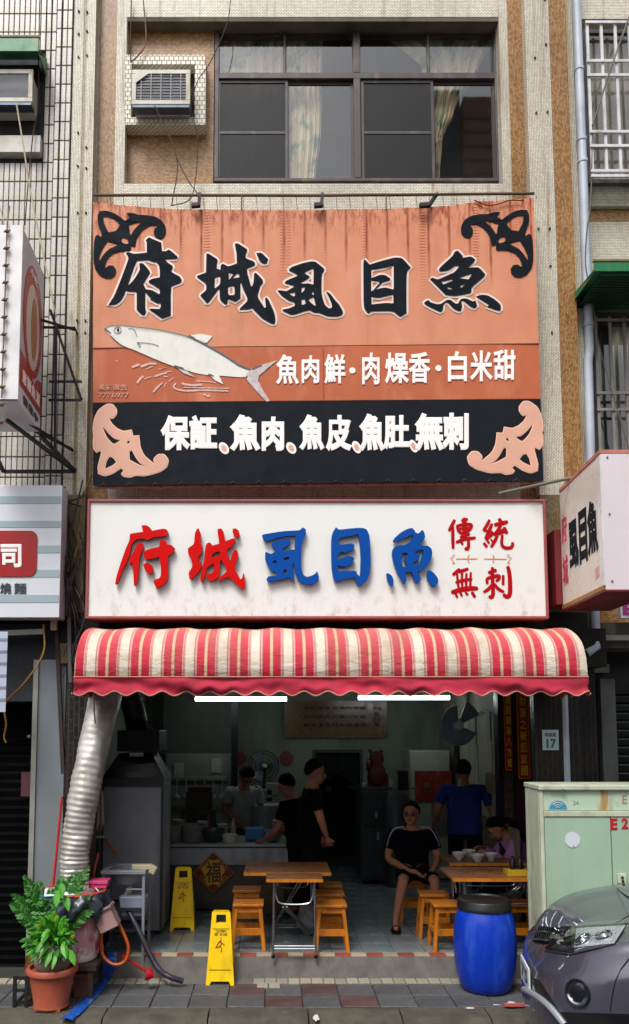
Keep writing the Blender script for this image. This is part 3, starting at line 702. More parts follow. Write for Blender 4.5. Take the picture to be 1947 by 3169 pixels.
A1 = [[[(765,150),(820,95),(1045,190),(1055,345),(1140,345),(1165,315),(1215,335),(1335,440),(1330,475),(1110,490),(1160,550),(1245,605),(1255,640),(1225,680),(1240,730),(1380,800),(1415,860),(1400,905),(1225,975),(1215,1100),(1215,1500),(1060,1555),(830,1390),(850,1378),(1010,1385),(1040,1345),(1030,1275),(985,1285),(900,1240),(850,1215),(855,1190),(765,1085),(755,1100),(755,1380),(775,1430),(740,1495),(700,1490),(600,1395),(605,1330),(605,1100),(590,1075),(440,1065),(405,1045),(370,1150),(310,1240),(230,1300),(95,1310),(200,1150),(330,830),(455,490),(455,450),(410,375),(450,360),(560,395),(785,370),(785,170)],
 [(605,515),(800,500),(900,540),(955,535),(1005,590),(1020,700),(1020,815),(880,840),(815,880),(830,915),(900,950),(1010,1020),(1025,1080),(1010,1120),(880,1045),(770,1030),(720,930),(750,880),(845,730),(820,680),(760,610),(715,560),(650,565),(665,680),(560,850),(460,955),(450,930),(500,790),(560,620)]]]
A2 = [[[(265,310),(300,305),(440,395),(455,420),(435,500),(440,560),(500,575),(505,500),(540,475),(630,525),(775,470),(770,300),(740,150),(755,135),(795,135),(945,235),(945,260),(915,330),(925,385),(1060,440),(1080,470),(1070,505),(940,555),(950,640),(1010,850),(1030,850),(1055,780),(1060,640),(1085,625),(1130,660),(1210,750),(1210,790),(1165,840),(1110,1020),(1235,1215),(1260,1200),(1245,1050),(1265,1035),(1300,1070),(1400,1290),(1420,1400),(1405,1475),(1350,1475),(1200,1390),(1100,1290),(1030,1215),(960,1235),(820,1240),(820,1225),(950,1100),(950,1040),(880,900),(840,780),(830,830),(835,1050),(750,1110),(625,1060),(615,1140),(580,1155),(490,1080),(485,900),(465,900),(300,1125),(270,1130),(165,1005),(180,985),(265,920),(265,810),(110,700),(110,680),(260,620)],
 [(635,620),(722,645),(640,750)],[(695,725),(770,640),(805,640),(820,700)],[(405,710),(480,685),(500,700),(495,820),(415,885),(400,880)],[(625,860),(700,840),(735,860),(740,980),(720,1000),(640,1000),(625,960)]],
 [[(1100,295),(1185,290),(1295,400),(1270,470),(1200,470),(1150,420)]]]
A3 = [[[(345,345),(400,300),(620,225),(790,190),(870,205),(1030,340),(1025,380),(985,430),(975,600),(975,800),(1000,920),(1040,1040),(1110,1105),(1150,1110),(1185,1080),(1170,1000),(1120,880),(1070,790),(1100,790),(1150,830),(1260,975),(1310,1020),(1400,1175),(1380,1230),(1300,1265),(1100,1265),(930,1190),(830,1190),(740,1130),(400,1245),(215,1150),(220,1130),(340,1110),(455,1060),(455,1000),(440,985),(340,960),(200,860),(120,760),(150,755),(300,775),(360,735),(450,685),(440,665),(270,620),(260,600),(290,570),(400,520),(520,475),(490,440),(345,370)],
 [(655,400),(800,330),(825,350),(820,640),(800,645),(720,620),(590,630),(580,600),(700,540),(745,500),(740,485),(655,430)],[(590,700),(665,690),(640,760),(585,815)],[(360,810),(440,790),(460,800),(460,860),(440,880),(360,835)],[(780,810),(815,775),(830,840),(815,850)],[(720,935),(810,885),(830,900),(865,1050),(850,1060),(790,1020),(725,950)],[(585,935),(645,925),(670,1010),(640,1035),(590,1040)]]]
A4 = [[[(235,260),(265,235),(370,350),(550,290),(900,195),(1060,205),(1240,410),(1150,500),(1150,1340),(1160,1370),(1020,1460),(870,1330),(400,1335),(350,1385),(320,1370),(240,1260)],
 [(405,450),(600,425),(880,370),(885,850),(870,880),(700,830),(480,880),(580,790),(640,720),(800,680),(805,640),(700,570),(600,560),(405,635)],[(400,680),(600,710),(450,890),(400,920)],[(405,1025),(560,1055),(870,980),(880,1160),(860,1175),(740,1160),(410,1195)]]]
A5 = [[[(630,110),(680,95),(765,180),(765,215),(900,190),(970,240),(960,275),(850,380),(1010,370),(1060,400),(1140,490),(1120,530),(905,710),(910,780),(880,805),(640,850),(475,830),(460,810),(220,570),(250,545),(350,580),(500,510),(620,460),(690,380),(700,350),(640,340),(520,425),(380,440),(365,410),(400,360),(600,180)],
 [(720,540),(900,475),(915,490),(860,575),(720,555)],[(400,610),(590,570),(600,595),(440,660)],[(500,690),(585,720),(580,745),(520,735)],[(725,680),(815,640),(750,710),(725,710)]],
 [[(120,965),(160,930),(200,925),(220,955),(330,990),(400,985),(500,915),(560,915),(650,985),(690,975),(720,910),(780,890),(850,900),(930,945),(975,925),(1005,1020),(960,1055),(900,1030),(780,930),(735,930),(755,1030),(730,1100),(690,1100),(610,1060),(520,960),(480,955),(440,1000),(430,1090),(395,1115),(330,1090),(150,1000)]],
 [[(985,860),(1080,830),(1180,840),(1300,910),(1400,1000),(1400,1080),(1370,1100),(1170,1030),(1210,1000)]]]
for n_, L_, o_, s_ in (('府', A1, (320, 720), 5.815), ('城', A2, (590, 730), 5.4), ('虱', A3, (840, 780), 6.3), ('目', A4, (1090, 770), 6.873), ('魚', A5, (1290, 760), 5.4)):
    letter(BAN, 'character', m_ink, m_halo, o_, s_, L_, SB, proud=.012, depth=.006)
OR = [[[(145,440),(160,370),(220,280),(330,215),(480,190),(620,190),(700,155),(800,150),(825,160),(780,215),(785,245),(855,290),(930,225),(1050,150),(1180,115),(1290,120),(1330,200),(1325,340),(1260,520),(1265,570),(1330,530),(1370,560),(1390,650),(1400,850),(1400,1000),(1370,1130),(1290,1240),(1180,1290),(1080,1280),(1020,1220),(1005,1140),(1050,1070),(1130,1060),(1195,1110),(1200,1060),(1170,960),(1090,870),(950,815),(770,820),(750,800),(755,720),(680,740),(660,610),(600,500),(520,420),(420,370),(330,365),(285,385),(340,420),(360,490),(340,560),(280,605),(200,590),(150,520)],
 [(545,300),(660,320),(790,355),(770,530),(750,530),(680,420)],[(930,355),(1040,260),(1120,220),(1235,215),(1220,340),(1140,490),(1010,465)],[(795,640),(830,590),(900,575),(920,600),(905,670),(850,690),(800,690)],[(1000,690),(1160,645),(1240,760),(1300,900),(1300,990),(1240,890),(1150,790),(1000,715)]]]
letter(BAN, 'scroll_ornament', m_ink, None, (1400, 630), 5.6, OR, SB, proud=.008)
letter(BAN, 'scroll_ornament', m_ink, None, (1400, 630), 5.6, OR, SB, proud=.008, mirror=lambda x, y: (290 + (1650 - x), y + 3))
OB = [[[(300,125),(400,130),(470,220),(470,300),(410,380),(330,380),(380,480),(480,570),(600,620),(740,590),(765,700),(870,690),(890,900),(960,1050),(1150,1210),(1145,1110),(1220,1030),(1330,1030),(1405,1130),(1370,1260),(1250,1340),(1000,1410),(800,1400),(720,1440),(600,1420),(560,1380),(610,1320),(550,1270),(400,1370),(260,1415),(150,1370),(140,1250),(210,1000),(185,950),(110,990),(60,920),(55,780),(70,710),(50,560),(80,380),(150,230)],
 [(210,490),(330,640),(430,730),(545,775),(440,855),(390,840),(290,730),(230,600)],[(650,810),(680,770),(720,790),(720,830),(655,855)],[(690,980),(750,940),(840,1100),(900,1180),(1010,1250),(900,1240),(700,1130)],[(250,1300),(280,1150),(340,1060),(420,1080),(480,1170),(400,1240)]]]
letter(BAN, 'scroll_ornament', m_pink, m_pinkl, (280, 1230), 5.815, OB, SB, proud=.007, hw=.008)
letter(BAN, 'scroll_ornament', m_pink, m_pinkl, (280, 1230), 5.815, OB, SB, proud=.007, hw=.008, mirror=lambda x, y: (1679 - (x - 289), y - 9))
# second and third lines of writing
def ch(c, x0, y0, x1, y1, m=m_wink, bold=.02, proud=.006):
    mb = MB(); put(mb, c, lambda u, v: BF(u, v, proud), (x0, y0, x1, y1), OUT, .003, bold); return mb.build('character', m, BAN)
def R4(z): return (980 + z[0] / 2.1296, 980 + z[1] / 2.1296, 980 + z[2] / 2.1296, 980 + z[3] / 2.1296)
def R3(z): return (280 + z[0] / 2.16, 980 + z[1] / 2.16, 280 + z[2] / 2.16, 980 + z[3] / 2.16)
for c, bx in (('魚', R3((1240, 255, 1395, 455))), ('肉', R3((1412, 262, 1530, 448))), ('鮮', R4((50, 250, 190, 445))), ('肉', R4((300, 240, 415, 450))), ('燥', R4((450, 240, 610, 445))), ('香', R4((605, 235, 750, 440))), ('白', R4((865, 230, 990, 430))), ('米', R4((1010, 225, 1160, 430))), ('甜', R4((1165, 220, 1310, 420)))):
    ch(c, *bx, bold=.026)
for x, y in ((235, 356), (802, 341)):
    p = BF(980 + x / 2.1296, 980 + y / 2.1296, .004); MB().cyl(p, p + Vector((0, -.003, 0)), .03, seg=20).build('character', m_wink, BAN)
for c, bx in (('保', R3((470, 660, 670, 895))), ('証', R3((662, 660, 848, 890))), ('魚', R3((930, 655, 1138, 900))), ('肉', R3((1145, 670, 1295, 900))), ('魚', R3((1395, 655, 1565, 895))), ('皮', R4((60, 650, 235, 890))), ('魚', R4((278, 640, 450, 888))), ('肚', R4((440, 650, 610, 878))), ('無', R4((645, 635, 840, 885))), ('刺', R4((828, 635, 1002, 880)))):
    ch(c, *bx, bold=.05)
for bx in (R3((860, 840, 925, 920)), R3((1310, 840, 1375, 918)), R4((235, 820, 292, 902)), R4((612, 812, 665, 896))):
    x0, y0, x1, y1 = bx
    def drop(k): cx, cy = (x0 + x1) / 2, (y0 + y1) / 2; a, b = (x1 - x0) / 2 * k, (y1 - y0) / 2 * k; return [(cx + a * math.cos(t) - b * .3 * math.sin(t) * -1, cy + b * math.sin(t)) for t in [i * math.pi / 8 for i in range(16)]]
    MB().prism([drop(1)], lambda u, v: BF(u, v, .005), (0, .002, 0)).build('character', m_wink, BAN); MB().prism([drop(.55)], lambda u, v: BF(u, v, .0075), (0, .002, 0)).build('character', m_pink, BAN)
# the painted milkfish
def FZ(u, v): return (300 + u / 2.607, 990 + v / 2.607)
m_fish = mat('fish_white_paint', '#EFEDE2', .5, var=.07, vs=9, dirt='#CFD2C8', ds=14, bump=.05); m_fgrey = mat('fish_grey_paint', '#555E62', .6, var=.3, vs=30); m_fpale = mat('fish_pale_fin', '#D9C9C9', .6, var=.3, vs=25)
fish = MB().prism([smooth_path([(60,75,0),(110,50,0),(200,46,0),(330,60,0),(520,85,0),(700,125,0),(850,190,0),(960,250,0),(1060,310,0),(1150,370,0),(1240,402,0)], 4)[:-1] + smooth_path([(1240,402,0),(1200,462,0),(1000,452,0),(880,445,0),(760,420,0),(600,370,0),(450,310,0),(300,245,0),(200,205,0),(110,130,0),(60,75,0)], 4)[:-1]],
    lambda u, v: BF(*FZ(u, v), .006), (0, .003, 0)).build('fish', m_fish, BAN)
for loop, m in (([(1225,408),(1250,400),(1330,365),(1455,328),(1380,390),(1310,450),(1300,490),(1340,570),(1395,655),(1370,662),(1290,580),(1195,466)], m_fpale), ([(745,130),(830,115),(935,132),(890,185),(850,190),(800,165)], m_fish), ([(620,368),(700,393),(792,466),(700,432)], m_fpale), ([(900,440),(985,448),(1020,522),(955,490)], m_fish)):
    MB().prism([[ (a, b) for a, b in loop]], lambda u, v: BF(*FZ(u, v), .0075), (0, .002, 0)).build('fin', m, fish)
b = MB(); sf = lambda a, c, off: BF(*FZ(a, c), off)
for pts, w in ((((62,76),(110,52),(200,48),(330,62),(520,87),(700,127),(790,160)), .0035), (((780,155),(850,190),(960,250),(1060,310),(1150,370),(1240,404)), .009), (((65,74),(90,92),(112,112)), .006), (((255,72),(300,80),(325,140)), .003), (((325,185),(345,225),(350,200),(330,186),(440,196),(500,215)), .003), (((1250,402),(1290,385),(1330,368)), .006), (((1200,462),(1215,466)), .008), (((625,372),(660,382),(700,395)), .006), (((900,440),(930,450),(940,460)), .006), (((740,128),(790,152)), .008), (((110,130),(200,206),(300,247),(450,312),(600,372),(760,422)), .0022)):
    flat_tube(b, [tuple(p[:2]) for p in smooth_path([(x, y, 0) for x, y in pts], 4)], w, sf, .011)
for i in range(42): u = 310 + i * 13.5; v = 66 + (u - 300) * .11 + max(0, u - 560) * .14; flat_tube(b, [(u, v + 4), (u - 5, v + 16)], .0014, sf, .0105)
p = BF(*FZ(170, 85), .011); b.tube([p + Vector((.033 * math.cos(a), 0, .033 * math.sin(a))) for a in [i * math.pi / 10 for i in range(22)]], .0028, 5)
b.build('fish_line', m_fgrey, fish)
MB().ball(BF(*FZ(172, 85), .010), (.011, .003, .018)).build('fish_eye', m_ink, fish)
b = MB()
for pts, w in ((((285,385),(345,360)), .012), (((355,380),(430,355),(480,358)), .011), (((325,512),(350,480),(375,455)), .011), (((465,460),(520,440),(565,430)), .009), (((455,585),(490,545),(530,510)), .010), (((400,400),(450,375)), .005), (((380,480),(440,460)), .005), (((545,540),(560,510)), .005), (((580,500),(620,470)), .004), (((150,330),(170,335)), .004), (((500,400),(560,385),(520,395)), .004), (((640,510),(620,540),(640,560),(720,575),(860,570),(1060,575)), .008), (((690,505),(700,520),(780,530),(850,525)), .010), (((800,495),(900,500),(960,510)), .005), (((860,600),(900,620),(910,605)), .008), (((700,545),(820,550),(1070,555)), .005), (((600,415),(550,425)), .004), (((540,455),(570,460)), .006)):
    b = MB(); flat_tube(b, [tuple(p[:2]) for p in smooth_path([(x, y, 0) for x, y in pts], 4)] if len(pts) > 2 else pts, w, sf, .005); b.build('splash_stroke', mat('splash_pink_paint', '#EBC0B4', .6, var=.3, vs=30), BAN)
mb = MB(); write(mb, '美彩廣告', lambda u, v: BF(u, v, .005), (303, 1190, 396, 1209), OUT, .002, .01); write(mb, '7776977', lambda u, v: BF(u, v, .005), (304, 1217, 400, 1231), OUT, .002, .01); mb.build('signature', mat('faint_pink_ink', '#DDA08C', .6), BAN)
# banner rails and rope
m_rust = mat('rusty_steel', '#6E5A48', .7, .3, dirt='#7A3A1A', ds=20, bump=.5); m_blk = mat('black_steel', '#17161A', .5, .2)
MB().tube([K(225, 469, -.3), K(760, 470, -.3), K(1284, 465, -.3)], .014, 8).build('top_rail', m_rust, BAN)
MB().tube([K(226, 1171, -.3), K(1306, 1159, -.3)], .016, 8).build('bottom_rail', mat('rusty_tube', '#B59A84', .7, .2, dirt='#7A3A1A', ds=9), BAN)
rp = MB()
for i in range(17): x = 250 + i * 62; y = 1169 - (x - 224) * .0117; MB().tube([K(x - 14, y + 4, -.32), K(x, y - 8, -.37), K(x + 12, y + 3, -.32)], .005, 5).build('lacing', mat('old_rope', '#5A5148', .9), BAN)
rp = MB()
for i in range(34): x = 232 + i * 32; MB().tube([K(x, 470, -.31), K(x + 3, topy(x) + 3, -.36)], .0025, 4).build('eyelet_cord', m_blk, BAN)
MB().tube([K(1140, 481, -.36), K(1165, 492, -.37), K(1180, 494, -.37), K(1200, 490, -.37), K(1225, 481, -.37), K(1260, 482, -.37)], .006, 5).build('cord', mat('red_cord', '#7A2A22', .8), BAN)
for i, kx in enumerate((480, 775, 1050)):
    b = MB(); sl_ = 8 if kx != 1050 else 22
    b.bar(K(kx, 466, -.26), K(kx - (2 if kx < 1000 else 20), 496, -.42), .03, .03); b.bar(K(kx - (2 if kx < 1000 else 20), 493, -.42), K(kx - (20 if kx < 1000 else 42), 494, -.42), .045, .035)
    tag(b.build('sign_lamp_arm', m_blk), ('black bracket above the banner near its left end', 'black bracket above the middle of the banner', 'slanting black bracket above the right part of the banner')[i], 'bracket')
for kx in (581, 928): tag(MB().tube([K(kx, 469, -.3), K(kx, 505, -.36)], .008, 6).build('hanging_rod', m_rust), 'thin rusty rod above the banner ' + ('left of its centre' if kx < 700 else 'right of its centre'), 'rod')
# =================================================================== long white light box with raised characters
YL = -.50
m_face = mat('white_acrylic', '#E9E7E0', .3, var=.05, vs=1.5, bump=0, k=.97); 
def face_mat():
    t = NT('stained_white_acrylic'); o = t.sep(); n = t.noise(4, detail=6)
    low = t.ramp(o[2], .02, .4, 1, 0); st = t.math('MULTIPLY', low, t.ramp(t.noise(12, t.mapv((1, 1, .55)), 7, .7), .5, .72, 0, .6))
    dr = t.math('MULTIPLY', t.ramp(t.noise(22, t.mapv((1, 1, .02)), 2), .66, .74, 0, .3), t.ramp(o[2], .0, .55, 1, 0))
    c = t.mix(t.ramp(n, .35, .7, 0, .12), lin('#EDECE8'), lin('#DDD6C4')); c = t.mix(st, c, lin('#A88A66')); c = t.mix(dr, c, lin('#9A8A78'))
    ed = t.math('MULTIPLY', t.ramp(o[2], .98, 1.14, 0, .28), t.ramp(n, .3, .6)); c = t.mix(ed, c, lin('#A8A294'))
    return t.done(c, .32)
m_boxr = mat('faded_red_frame', '#A65452', .5, var=.15, dirt='#8E3034', ds=5)
cL = K(766, 1488, YL); LBX = thing('light_box_sign', (cL.x, YL, cL.z), 'long white light box with raised red and blue characters above the striped awning', 'sign')
a = K(218, 1207, YL); b_ = K(1304, 1481, YL); x0, x1, z0, z1 = a.x, b_.x, b_.z, a.z
x0 = K(212, 1480, YL).x; x1 = K(1312, 1480, YL).x
MB().box((x0, YL, z0), (x1, YL + .01, z1)).build('face', face_mat(), LBX)
fw = .024
MB().box((x0 - fw, YL - .02, z0 - fw), (x1 + fw, YL + .3, z0)).box((x0 - fw, YL - .02, z1), (x1 + fw, YL + .3, z1 + fw)).box((x0 - fw, YL - .02, z0), (x0, YL + .3, z1)).box((x1, YL - .02, z0), (x1 + fw, YL + .3, z1)).build('frame', m_boxr, LBX, bevel=.004)
class SurfL:
    def __call__(s, a, b, off): return F(a, b, YL) + OUT * off
SL = SurfL()
m_red = mat('red_sign_acrylic', '#E00806', .45, var=.04, bump=0, k=.85, spec=.12); m_red2 = mat('red_print', '#C00A14', .6, var=.05, bump=0, k=.85, spec=.1); m_blue = mat('blue_sign_acrylic', '#0556B6', .5, var=.05, bump=0, k=.75, spec=.12)
m_side = {m_red: mat('dark_red_return', '#6A0A10', .5), m_blue: mat('navy_return', '#0A2466', .5)}
B1 = [[[(655,145),(760,140),(840,190),(890,265),(1150,215),(1220,240),(1250,310),(1220,370),(1130,390),(920,405),(790,475),(710,435),(560,445),(480,510),(430,590),(400,760),(330,960),(240,1130),(130,1420),(90,1450),(70,1440),(110,1240),(200,960),(310,650),(390,480),(395,350),(420,325),(690,290)]],
 [[(560,560),(620,520),(690,560),(705,650),(640,760),(610,880),(590,1060),(585,1330),(530,1460),(490,1480),(480,1300),(465,1100),(455,960),(400,1005),(375,960),(390,870),(480,730)]],
 [[(690,1020),(770,965),(870,1010),(920,1110),(880,1220),(820,1225),(740,1150)]],
 [[(700,730),(830,665),(1050,620),(1060,500),(1110,435),(1190,490),(1215,565),(1320,580),(1390,650),(1350,750),(1245,815),(1240,1000),(1245,1250),(1220,1380),(1120,1470),(990,1545),(930,1430),(930,1360),(1060,1310),(1085,1240),(1085,1050),(1040,840),(900,880),(760,905),(710,860)]]]
B2 = [[[(300,145),(340,145),(380,260),(380,470),(425,560),(400,680),(330,760),(330,880),(405,890),(400,990),(330,1110),(190,1260),(130,1250),(110,1120),(200,990),(185,830),(100,710),(100,580),(235,490),(250,250)]],
 [[(500,490),(560,450),(610,470),(640,520),(790,480),(750,190),(760,150),(840,145),(890,220),(920,430),(1090,360),(1150,370),(1150,430),(1080,540),(960,600),(980,740),(1040,850),(1085,680),(1140,605),(1200,650),(1215,740),(1120,1020),(1260,1270),(1300,1240),(1320,1135),(1345,1140),(1370,1400),(1340,1475),(1270,1465),(1130,1340),(1010,1215),(850,1260),(810,1330),(780,1310),(810,1220),(950,1100),(940,1000),(830,830),(800,920),(805,1100),(780,1220),(700,1280),(580,1305),(510,1220),(505,1150),(600,1150),(670,1090),(680,920),(590,950),(510,1020),(490,1140),(440,1300),(395,1325),(370,1290),(400,1050),(460,850),(475,620)],[(620,740),(680,680),(780,650),(815,670),(800,720),(700,780),(640,780)]],
 [[(1090,150),(1160,140),(1230,200),(1245,300),(1180,345),(1120,310),(1085,220)]]]
B3 = [[[(80,290),(150,265),(560,200),(920,185),(980,120),(1050,160),(1055,260),(990,380),(950,560),(945,1040),(1000,1180),(1080,1220),(1200,1180),(1260,1140),(1300,1085),(1345,1210),(1330,1290),(1220,1370),(1100,1390),(960,1350),(870,1260),(820,1130),(780,900),(740,990),(790,1110),(795,1250),(740,1310),(690,1220),(600,1250),(420,1290),(220,1330),(180,1270),(220,1200),(400,1190),(390,1100),(290,1095),(210,970),(150,830),(150,680),(175,660),(270,710),(370,670),(390,640),(320,570),(290,500),(330,440),(480,390),(660,360),(710,400),(700,480),(600,560),(530,600),(560,640),(690,610),(800,615),(810,450),(825,305),(600,310),(400,355),(250,410),(170,430),(110,390)],
 [(310,880),(360,840),(400,850),(400,910),(350,925)],[(560,800),(640,770),(690,780),(660,830),(570,850)],[(560,1060),(630,1040),(620,1130),(550,1160)]]]
B4 = [[[(285,160),(370,240),(600,215),(950,180),(1150,190),(1250,240),(1320,400),(1340,600),(1370,1300),(1340,1600),(1220,1840),(1080,1950),(1000,1970),(920,1900),(870,1710),(500,1780),(290,1850),(215,1790),(150,1400),(140,600),(170,350)],
 [(350,660),(380,540),(480,470),(780,430),(950,370),(1000,400),(1030,700),(1060,1100),(1040,1650),(1010,1670),(930,1600),(930,1520),(700,1510),(340,1520),(340,1330),(560,1400),(780,1300),(860,1130),(780,1060),(600,1060),(340,1165),(330,1020),(450,910),(570,960),(830,850),(870,710),(760,660),(560,690),(420,700)]]]
B5 = [[[(270,460),(300,400),(450,260),(620,170),(720,140),(790,190),(820,260),(890,280),(985,190),(1030,240),(1060,370),(990,480),(880,530),(1020,585),(1120,575),(1210,650),(1235,760),(1180,960),(1080,1110),(960,1190),(860,1215),(940,1330),(950,1420),(880,1500),(780,1430),(750,1290),(730,1220),(560,1230),(600,1400),(570,1500),(520,1510),(460,1380),(360,1200),(290,1000),(245,800),(260,660),(360,570),(550,570),(680,490),(760,380),(750,310),(550,390),(400,460),(310,490)],
 [(490,760),(560,740),(630,770),(610,830),(560,860),(550,960),(610,1020),(590,1090),(520,1100),(480,1040)],[(790,740),(880,690),(1010,680),(1000,780),(930,1010),(880,1035),(770,1040),(770,980),(900,930),(930,860),(900,790)]],
 [[(110,1260),(150,1250),(240,1310),(290,1430),(270,1550),(220,1560),(140,1440)]],[[(1110,1200),(1150,1170),(1280,1250),(1370,1380),(1380,1480),(1290,1590),(1210,1560),(1100,1380)]]]
for L_, o_, s_, m in ((B1, (350, 1610), 7.2, m_red), (B2, (570, 1620), 7.2, m_red), (B3, (800, 1620), 7.2, m_blue), (B4, (1010, 1620), 10.08, m_blue), (B5, (1180, 1620), 7.958, m_blue)):
    o = letter(LBX, 'raised_character', m, None, o_, s_, L_, SL, proud=.055, depth=.003)
    letter(o, 'letter_return', m_side[m], None, o_, s_, L_, SL, proud=.0515, depth=.035)
def strokes(par, segs, org, sc, surf, m, w=.014, off=.004):
    b = MB()
    for sg in segs:
        ww = w
        if isinstance(sg[0], (int, float)): ww = sg[0]; sg = sg[1:]
        pts = smooth_path([(x, y, 0) for x, y in sg], 4) if len(sg) > 2 else [Vector((x, y, 0)) for x, y in sg]
        n = len(pts); rr = [ww * (.75 + .4 * math.sin(math.pi * (.15 + .7 * i / max(1, n - 1)))) for i in range(n)]
        # rounded ends
        d0 = (pts[0] - pts[1]).normalized() * ww * 318 * sc * .5; d1 = (pts[-1] - pts[-2]).normalized() * ww * 318 * sc * .5
        pts = [pts[0] + d0] + pts + [pts[-1] + d1]; rr = [rr[0] * .45] + rr + [rr[-1] * .45]
        flat_tube(b, [(org[0] + p.x / sc, org[1] + p.y / sc) for p in pts], rr, surf, off + R.uniform(0, .0015))
    return b.build('character', m, par)
oS, sS = (1370, 1590), 6.574
strokes(LBX, [[(240,130),(190,230),(130,340)],[(205,270),(205,480),(210,700)],[.02,(440,100),(440,270),(445,420)],[(390,140),(500,110)],[(290,250),(450,215),(590,220)],[(290,250),(330,350),(390,410)],[(590,220),(560,300),(470,380)],[.012,(335,310),(560,285)],[.012,(360,475),(480,440),(540,410)],[(280,580),(430,520),(660,490)],[(520,500),(525,660),(490,720),(460,695)],[.012,(370,570),(405,620)]], oS, sS, SL, m_red2)
strokes(LBX, [[(950,130),(890,250),(830,330)],[.012,(830,340),(930,350)],[(1000,210),(950,330),(870,500)],[(960,350),(1000,410),(880,520)],[.012,(890,520),(940,600)],[.010,(980,520),(1015,570)],[(840,600),(895,670)],[.018,(1150,110),(1190,170)],[.018,(1060,225),(1190,200),(1310,165)],[(1180,240),(1120,340),(1050,420)],[.02,(1050,420),(1180,370),(1290,330)],[.018,(1250,290),(1300,390)],[(1110,430),(1070,530),(990,670)],[(1210,440),(1200,610),(1260,690),(1380,690),(1420,640),(1418,590)]], oS, sS, SL, m_red2)
strokes(LBX, [[(340,1130),(280,1180),(210,1240)],[(300,1180),(400,1160),(510,1120)],[.012,(290,1230),(320,1500)],[.012,(390,1210),(395,1490)],[.012,(480,1220),(475,1490)],[.012,(570,1200),(560,1470)],[(270,1400),(400,1360),(590,1330)],[.02,(190,1600),(350,1550),(550,1520),(700,1520)],[.012,(260,1630),(295,1700)],[.012,(355,1600),(390,1670)],[.012,(465,1600),(505,1650)],[.016,(600,1600),(650,1690)]], oS, sS, SL, m_red2)
strokes(LBX, [[.016,(1010,1100),(1015,1400),(1020,1640),(980,1700),(950,1680)],[.018,(940,1200),(1080,1150)],[(905,1420),(910,1320),(1040,1280),(1140,1260),(1140,1320),(1090,1370)],[(1000,1450),(920,1540),(840,1590)],[(1050,1430),(1130,1530),(1240,1590)],[(1230,1260),(1225,1440)],[.018,(1325,1080),(1360,1250),(1370,1500),(1360,1640),(1310,1690),(1240,1650)]], oS, sS, SL, m_red2)
b = MB(); so_ = lambda a, c, off: F(1370 + a / 6.574, 1590 + c / 6.574, YL) + OUT * off
for sg in ([(270,920),(710,915)],[(840,918),(1300,925)],[(540,835),(510,880),(540,920),(510,960),(545,1005)],[(1015,835),(1045,880),(1015,920),(1045,960),(1015,1005)],[(250,840),(190,840),(240,880),(160,900),(200,950),(230,990),(190,1010),(255,1010)],[(1310,840),(1365,840),(1320,880),(1400,900),(1360,950),(1320,990),(1370,1015),(1310,1015)],[(670,915),(700,915)],[(850,918),(885,918)]):
    flat_tube(b, sg, .004, so_, .004)
b.build('divider_ornament', mat('orange_print', '#E8946A', .6), LBX)
# =================================================================== projecting white and pink light box on the right
def face_plane(a_far_top, a_near_top, Yf, Yn):
    """plane through a far and near top corner given in pixels, so points can be laid on the box side"""
    p = K(*a_far_top, Yf); q = K(*a_near_top, Yn); return p, q
m_pbox = mat('pinkish_white_sheet', '#EBDFE4', .35, var=.05, vs=2, bump=.03, bs=20, dirt='#D8C4C4', ds=2)
m_cream = mat('cream_acrylic', '#E8E0D4', .3, var=.06, vs=2, dirt='#C8B09A', ds=2, bump=0); m_maroon = mat('maroon_sheet', '#7A2426', .5, var=.15); m_gtrim = mat('golden_brown_trim', '#A8742E', .5, dirt='#6A4420', ds=8); m_trim = mat('rusty_pink_trim', '#D08A78', .5, dirt='#8A4A28', ds=8)
Yf = -.50; pf_t = K(1346, 1183, Yf); pf_b = K(1356, 1464, Yf)
Yn = Yf - 1.06; pn_t = K(1446, 1090, Yn); pn_b = K(1454, 1417, Yn)
zt, zb2 = (pf_t.z + pn_t.z) / 2, (pf_b.z + pn_b.z) / 2; xf_, xn_ = (pf_t.x + pf_b.x) / 2, (pn_t.x + pn_b.x) / 2
PB = thing('projecting_light_box', (xn_ + .2, (Yf + Yn) / 2, zb2), 'white box sign sticking out from the right pier with black 虱目魚 on its side', 'sign')
W = .42
def PS(u, v, off=0.0):       # u 0 far .. 1 near, v 0 top .. 1 bottom
    return Vector((xf_ + (xn_ - xf_) * u - off, Yf + (Yn - Yf) * u, zt + (zb2 - zt) * v))
def qbox(u0, u1, v0, v1, off0, off1): f = [PS(u0, v0, off0), PS(u1, v0, off0), PS(u1, v1, off0), PS(u0, v1, off0)]; g = [PS(u0, v0, off1), PS(u1, v0, off1), PS(u1, v1, off1), PS(u0, v1, off1)]; return f, g
MB().hexa(*qbox(0, 1, 0, 1, 0, -W)).build('box', m_pbox, PB)
MB().hexa(*qbox(.0, .925, .015, .965, .006, .001)).build('face', m_cream, PB)
MB().hexa(*qbox(.93, 1.0, .01, .99, .010, .001)).build('corner_trim', mat('white_trim', '#F2F0F0', .35), PB)
MB().hexa(*qbox(-.005, 1.003, -.028, -.001, .012, -W - .005)).build('top_trim', m_trim, PB)
MB().hexa(*qbox(-.005, 1.0, .968, 1.0, .016, .002)).build('bottom_trim', m_gtrim, PB)
MB().hexa(*qbox(-.002, 1.002, 1.001, 1.014, .010, -W - .004)).build('bottom_panel', m_maroon, PB)
MB().box((xf_ - .06, Yf + .02, zb2 + .05), (xf_ + .28, Yf + .28, zt - .35)).build('wall_mount', m_maroon, PB)
b = MB()
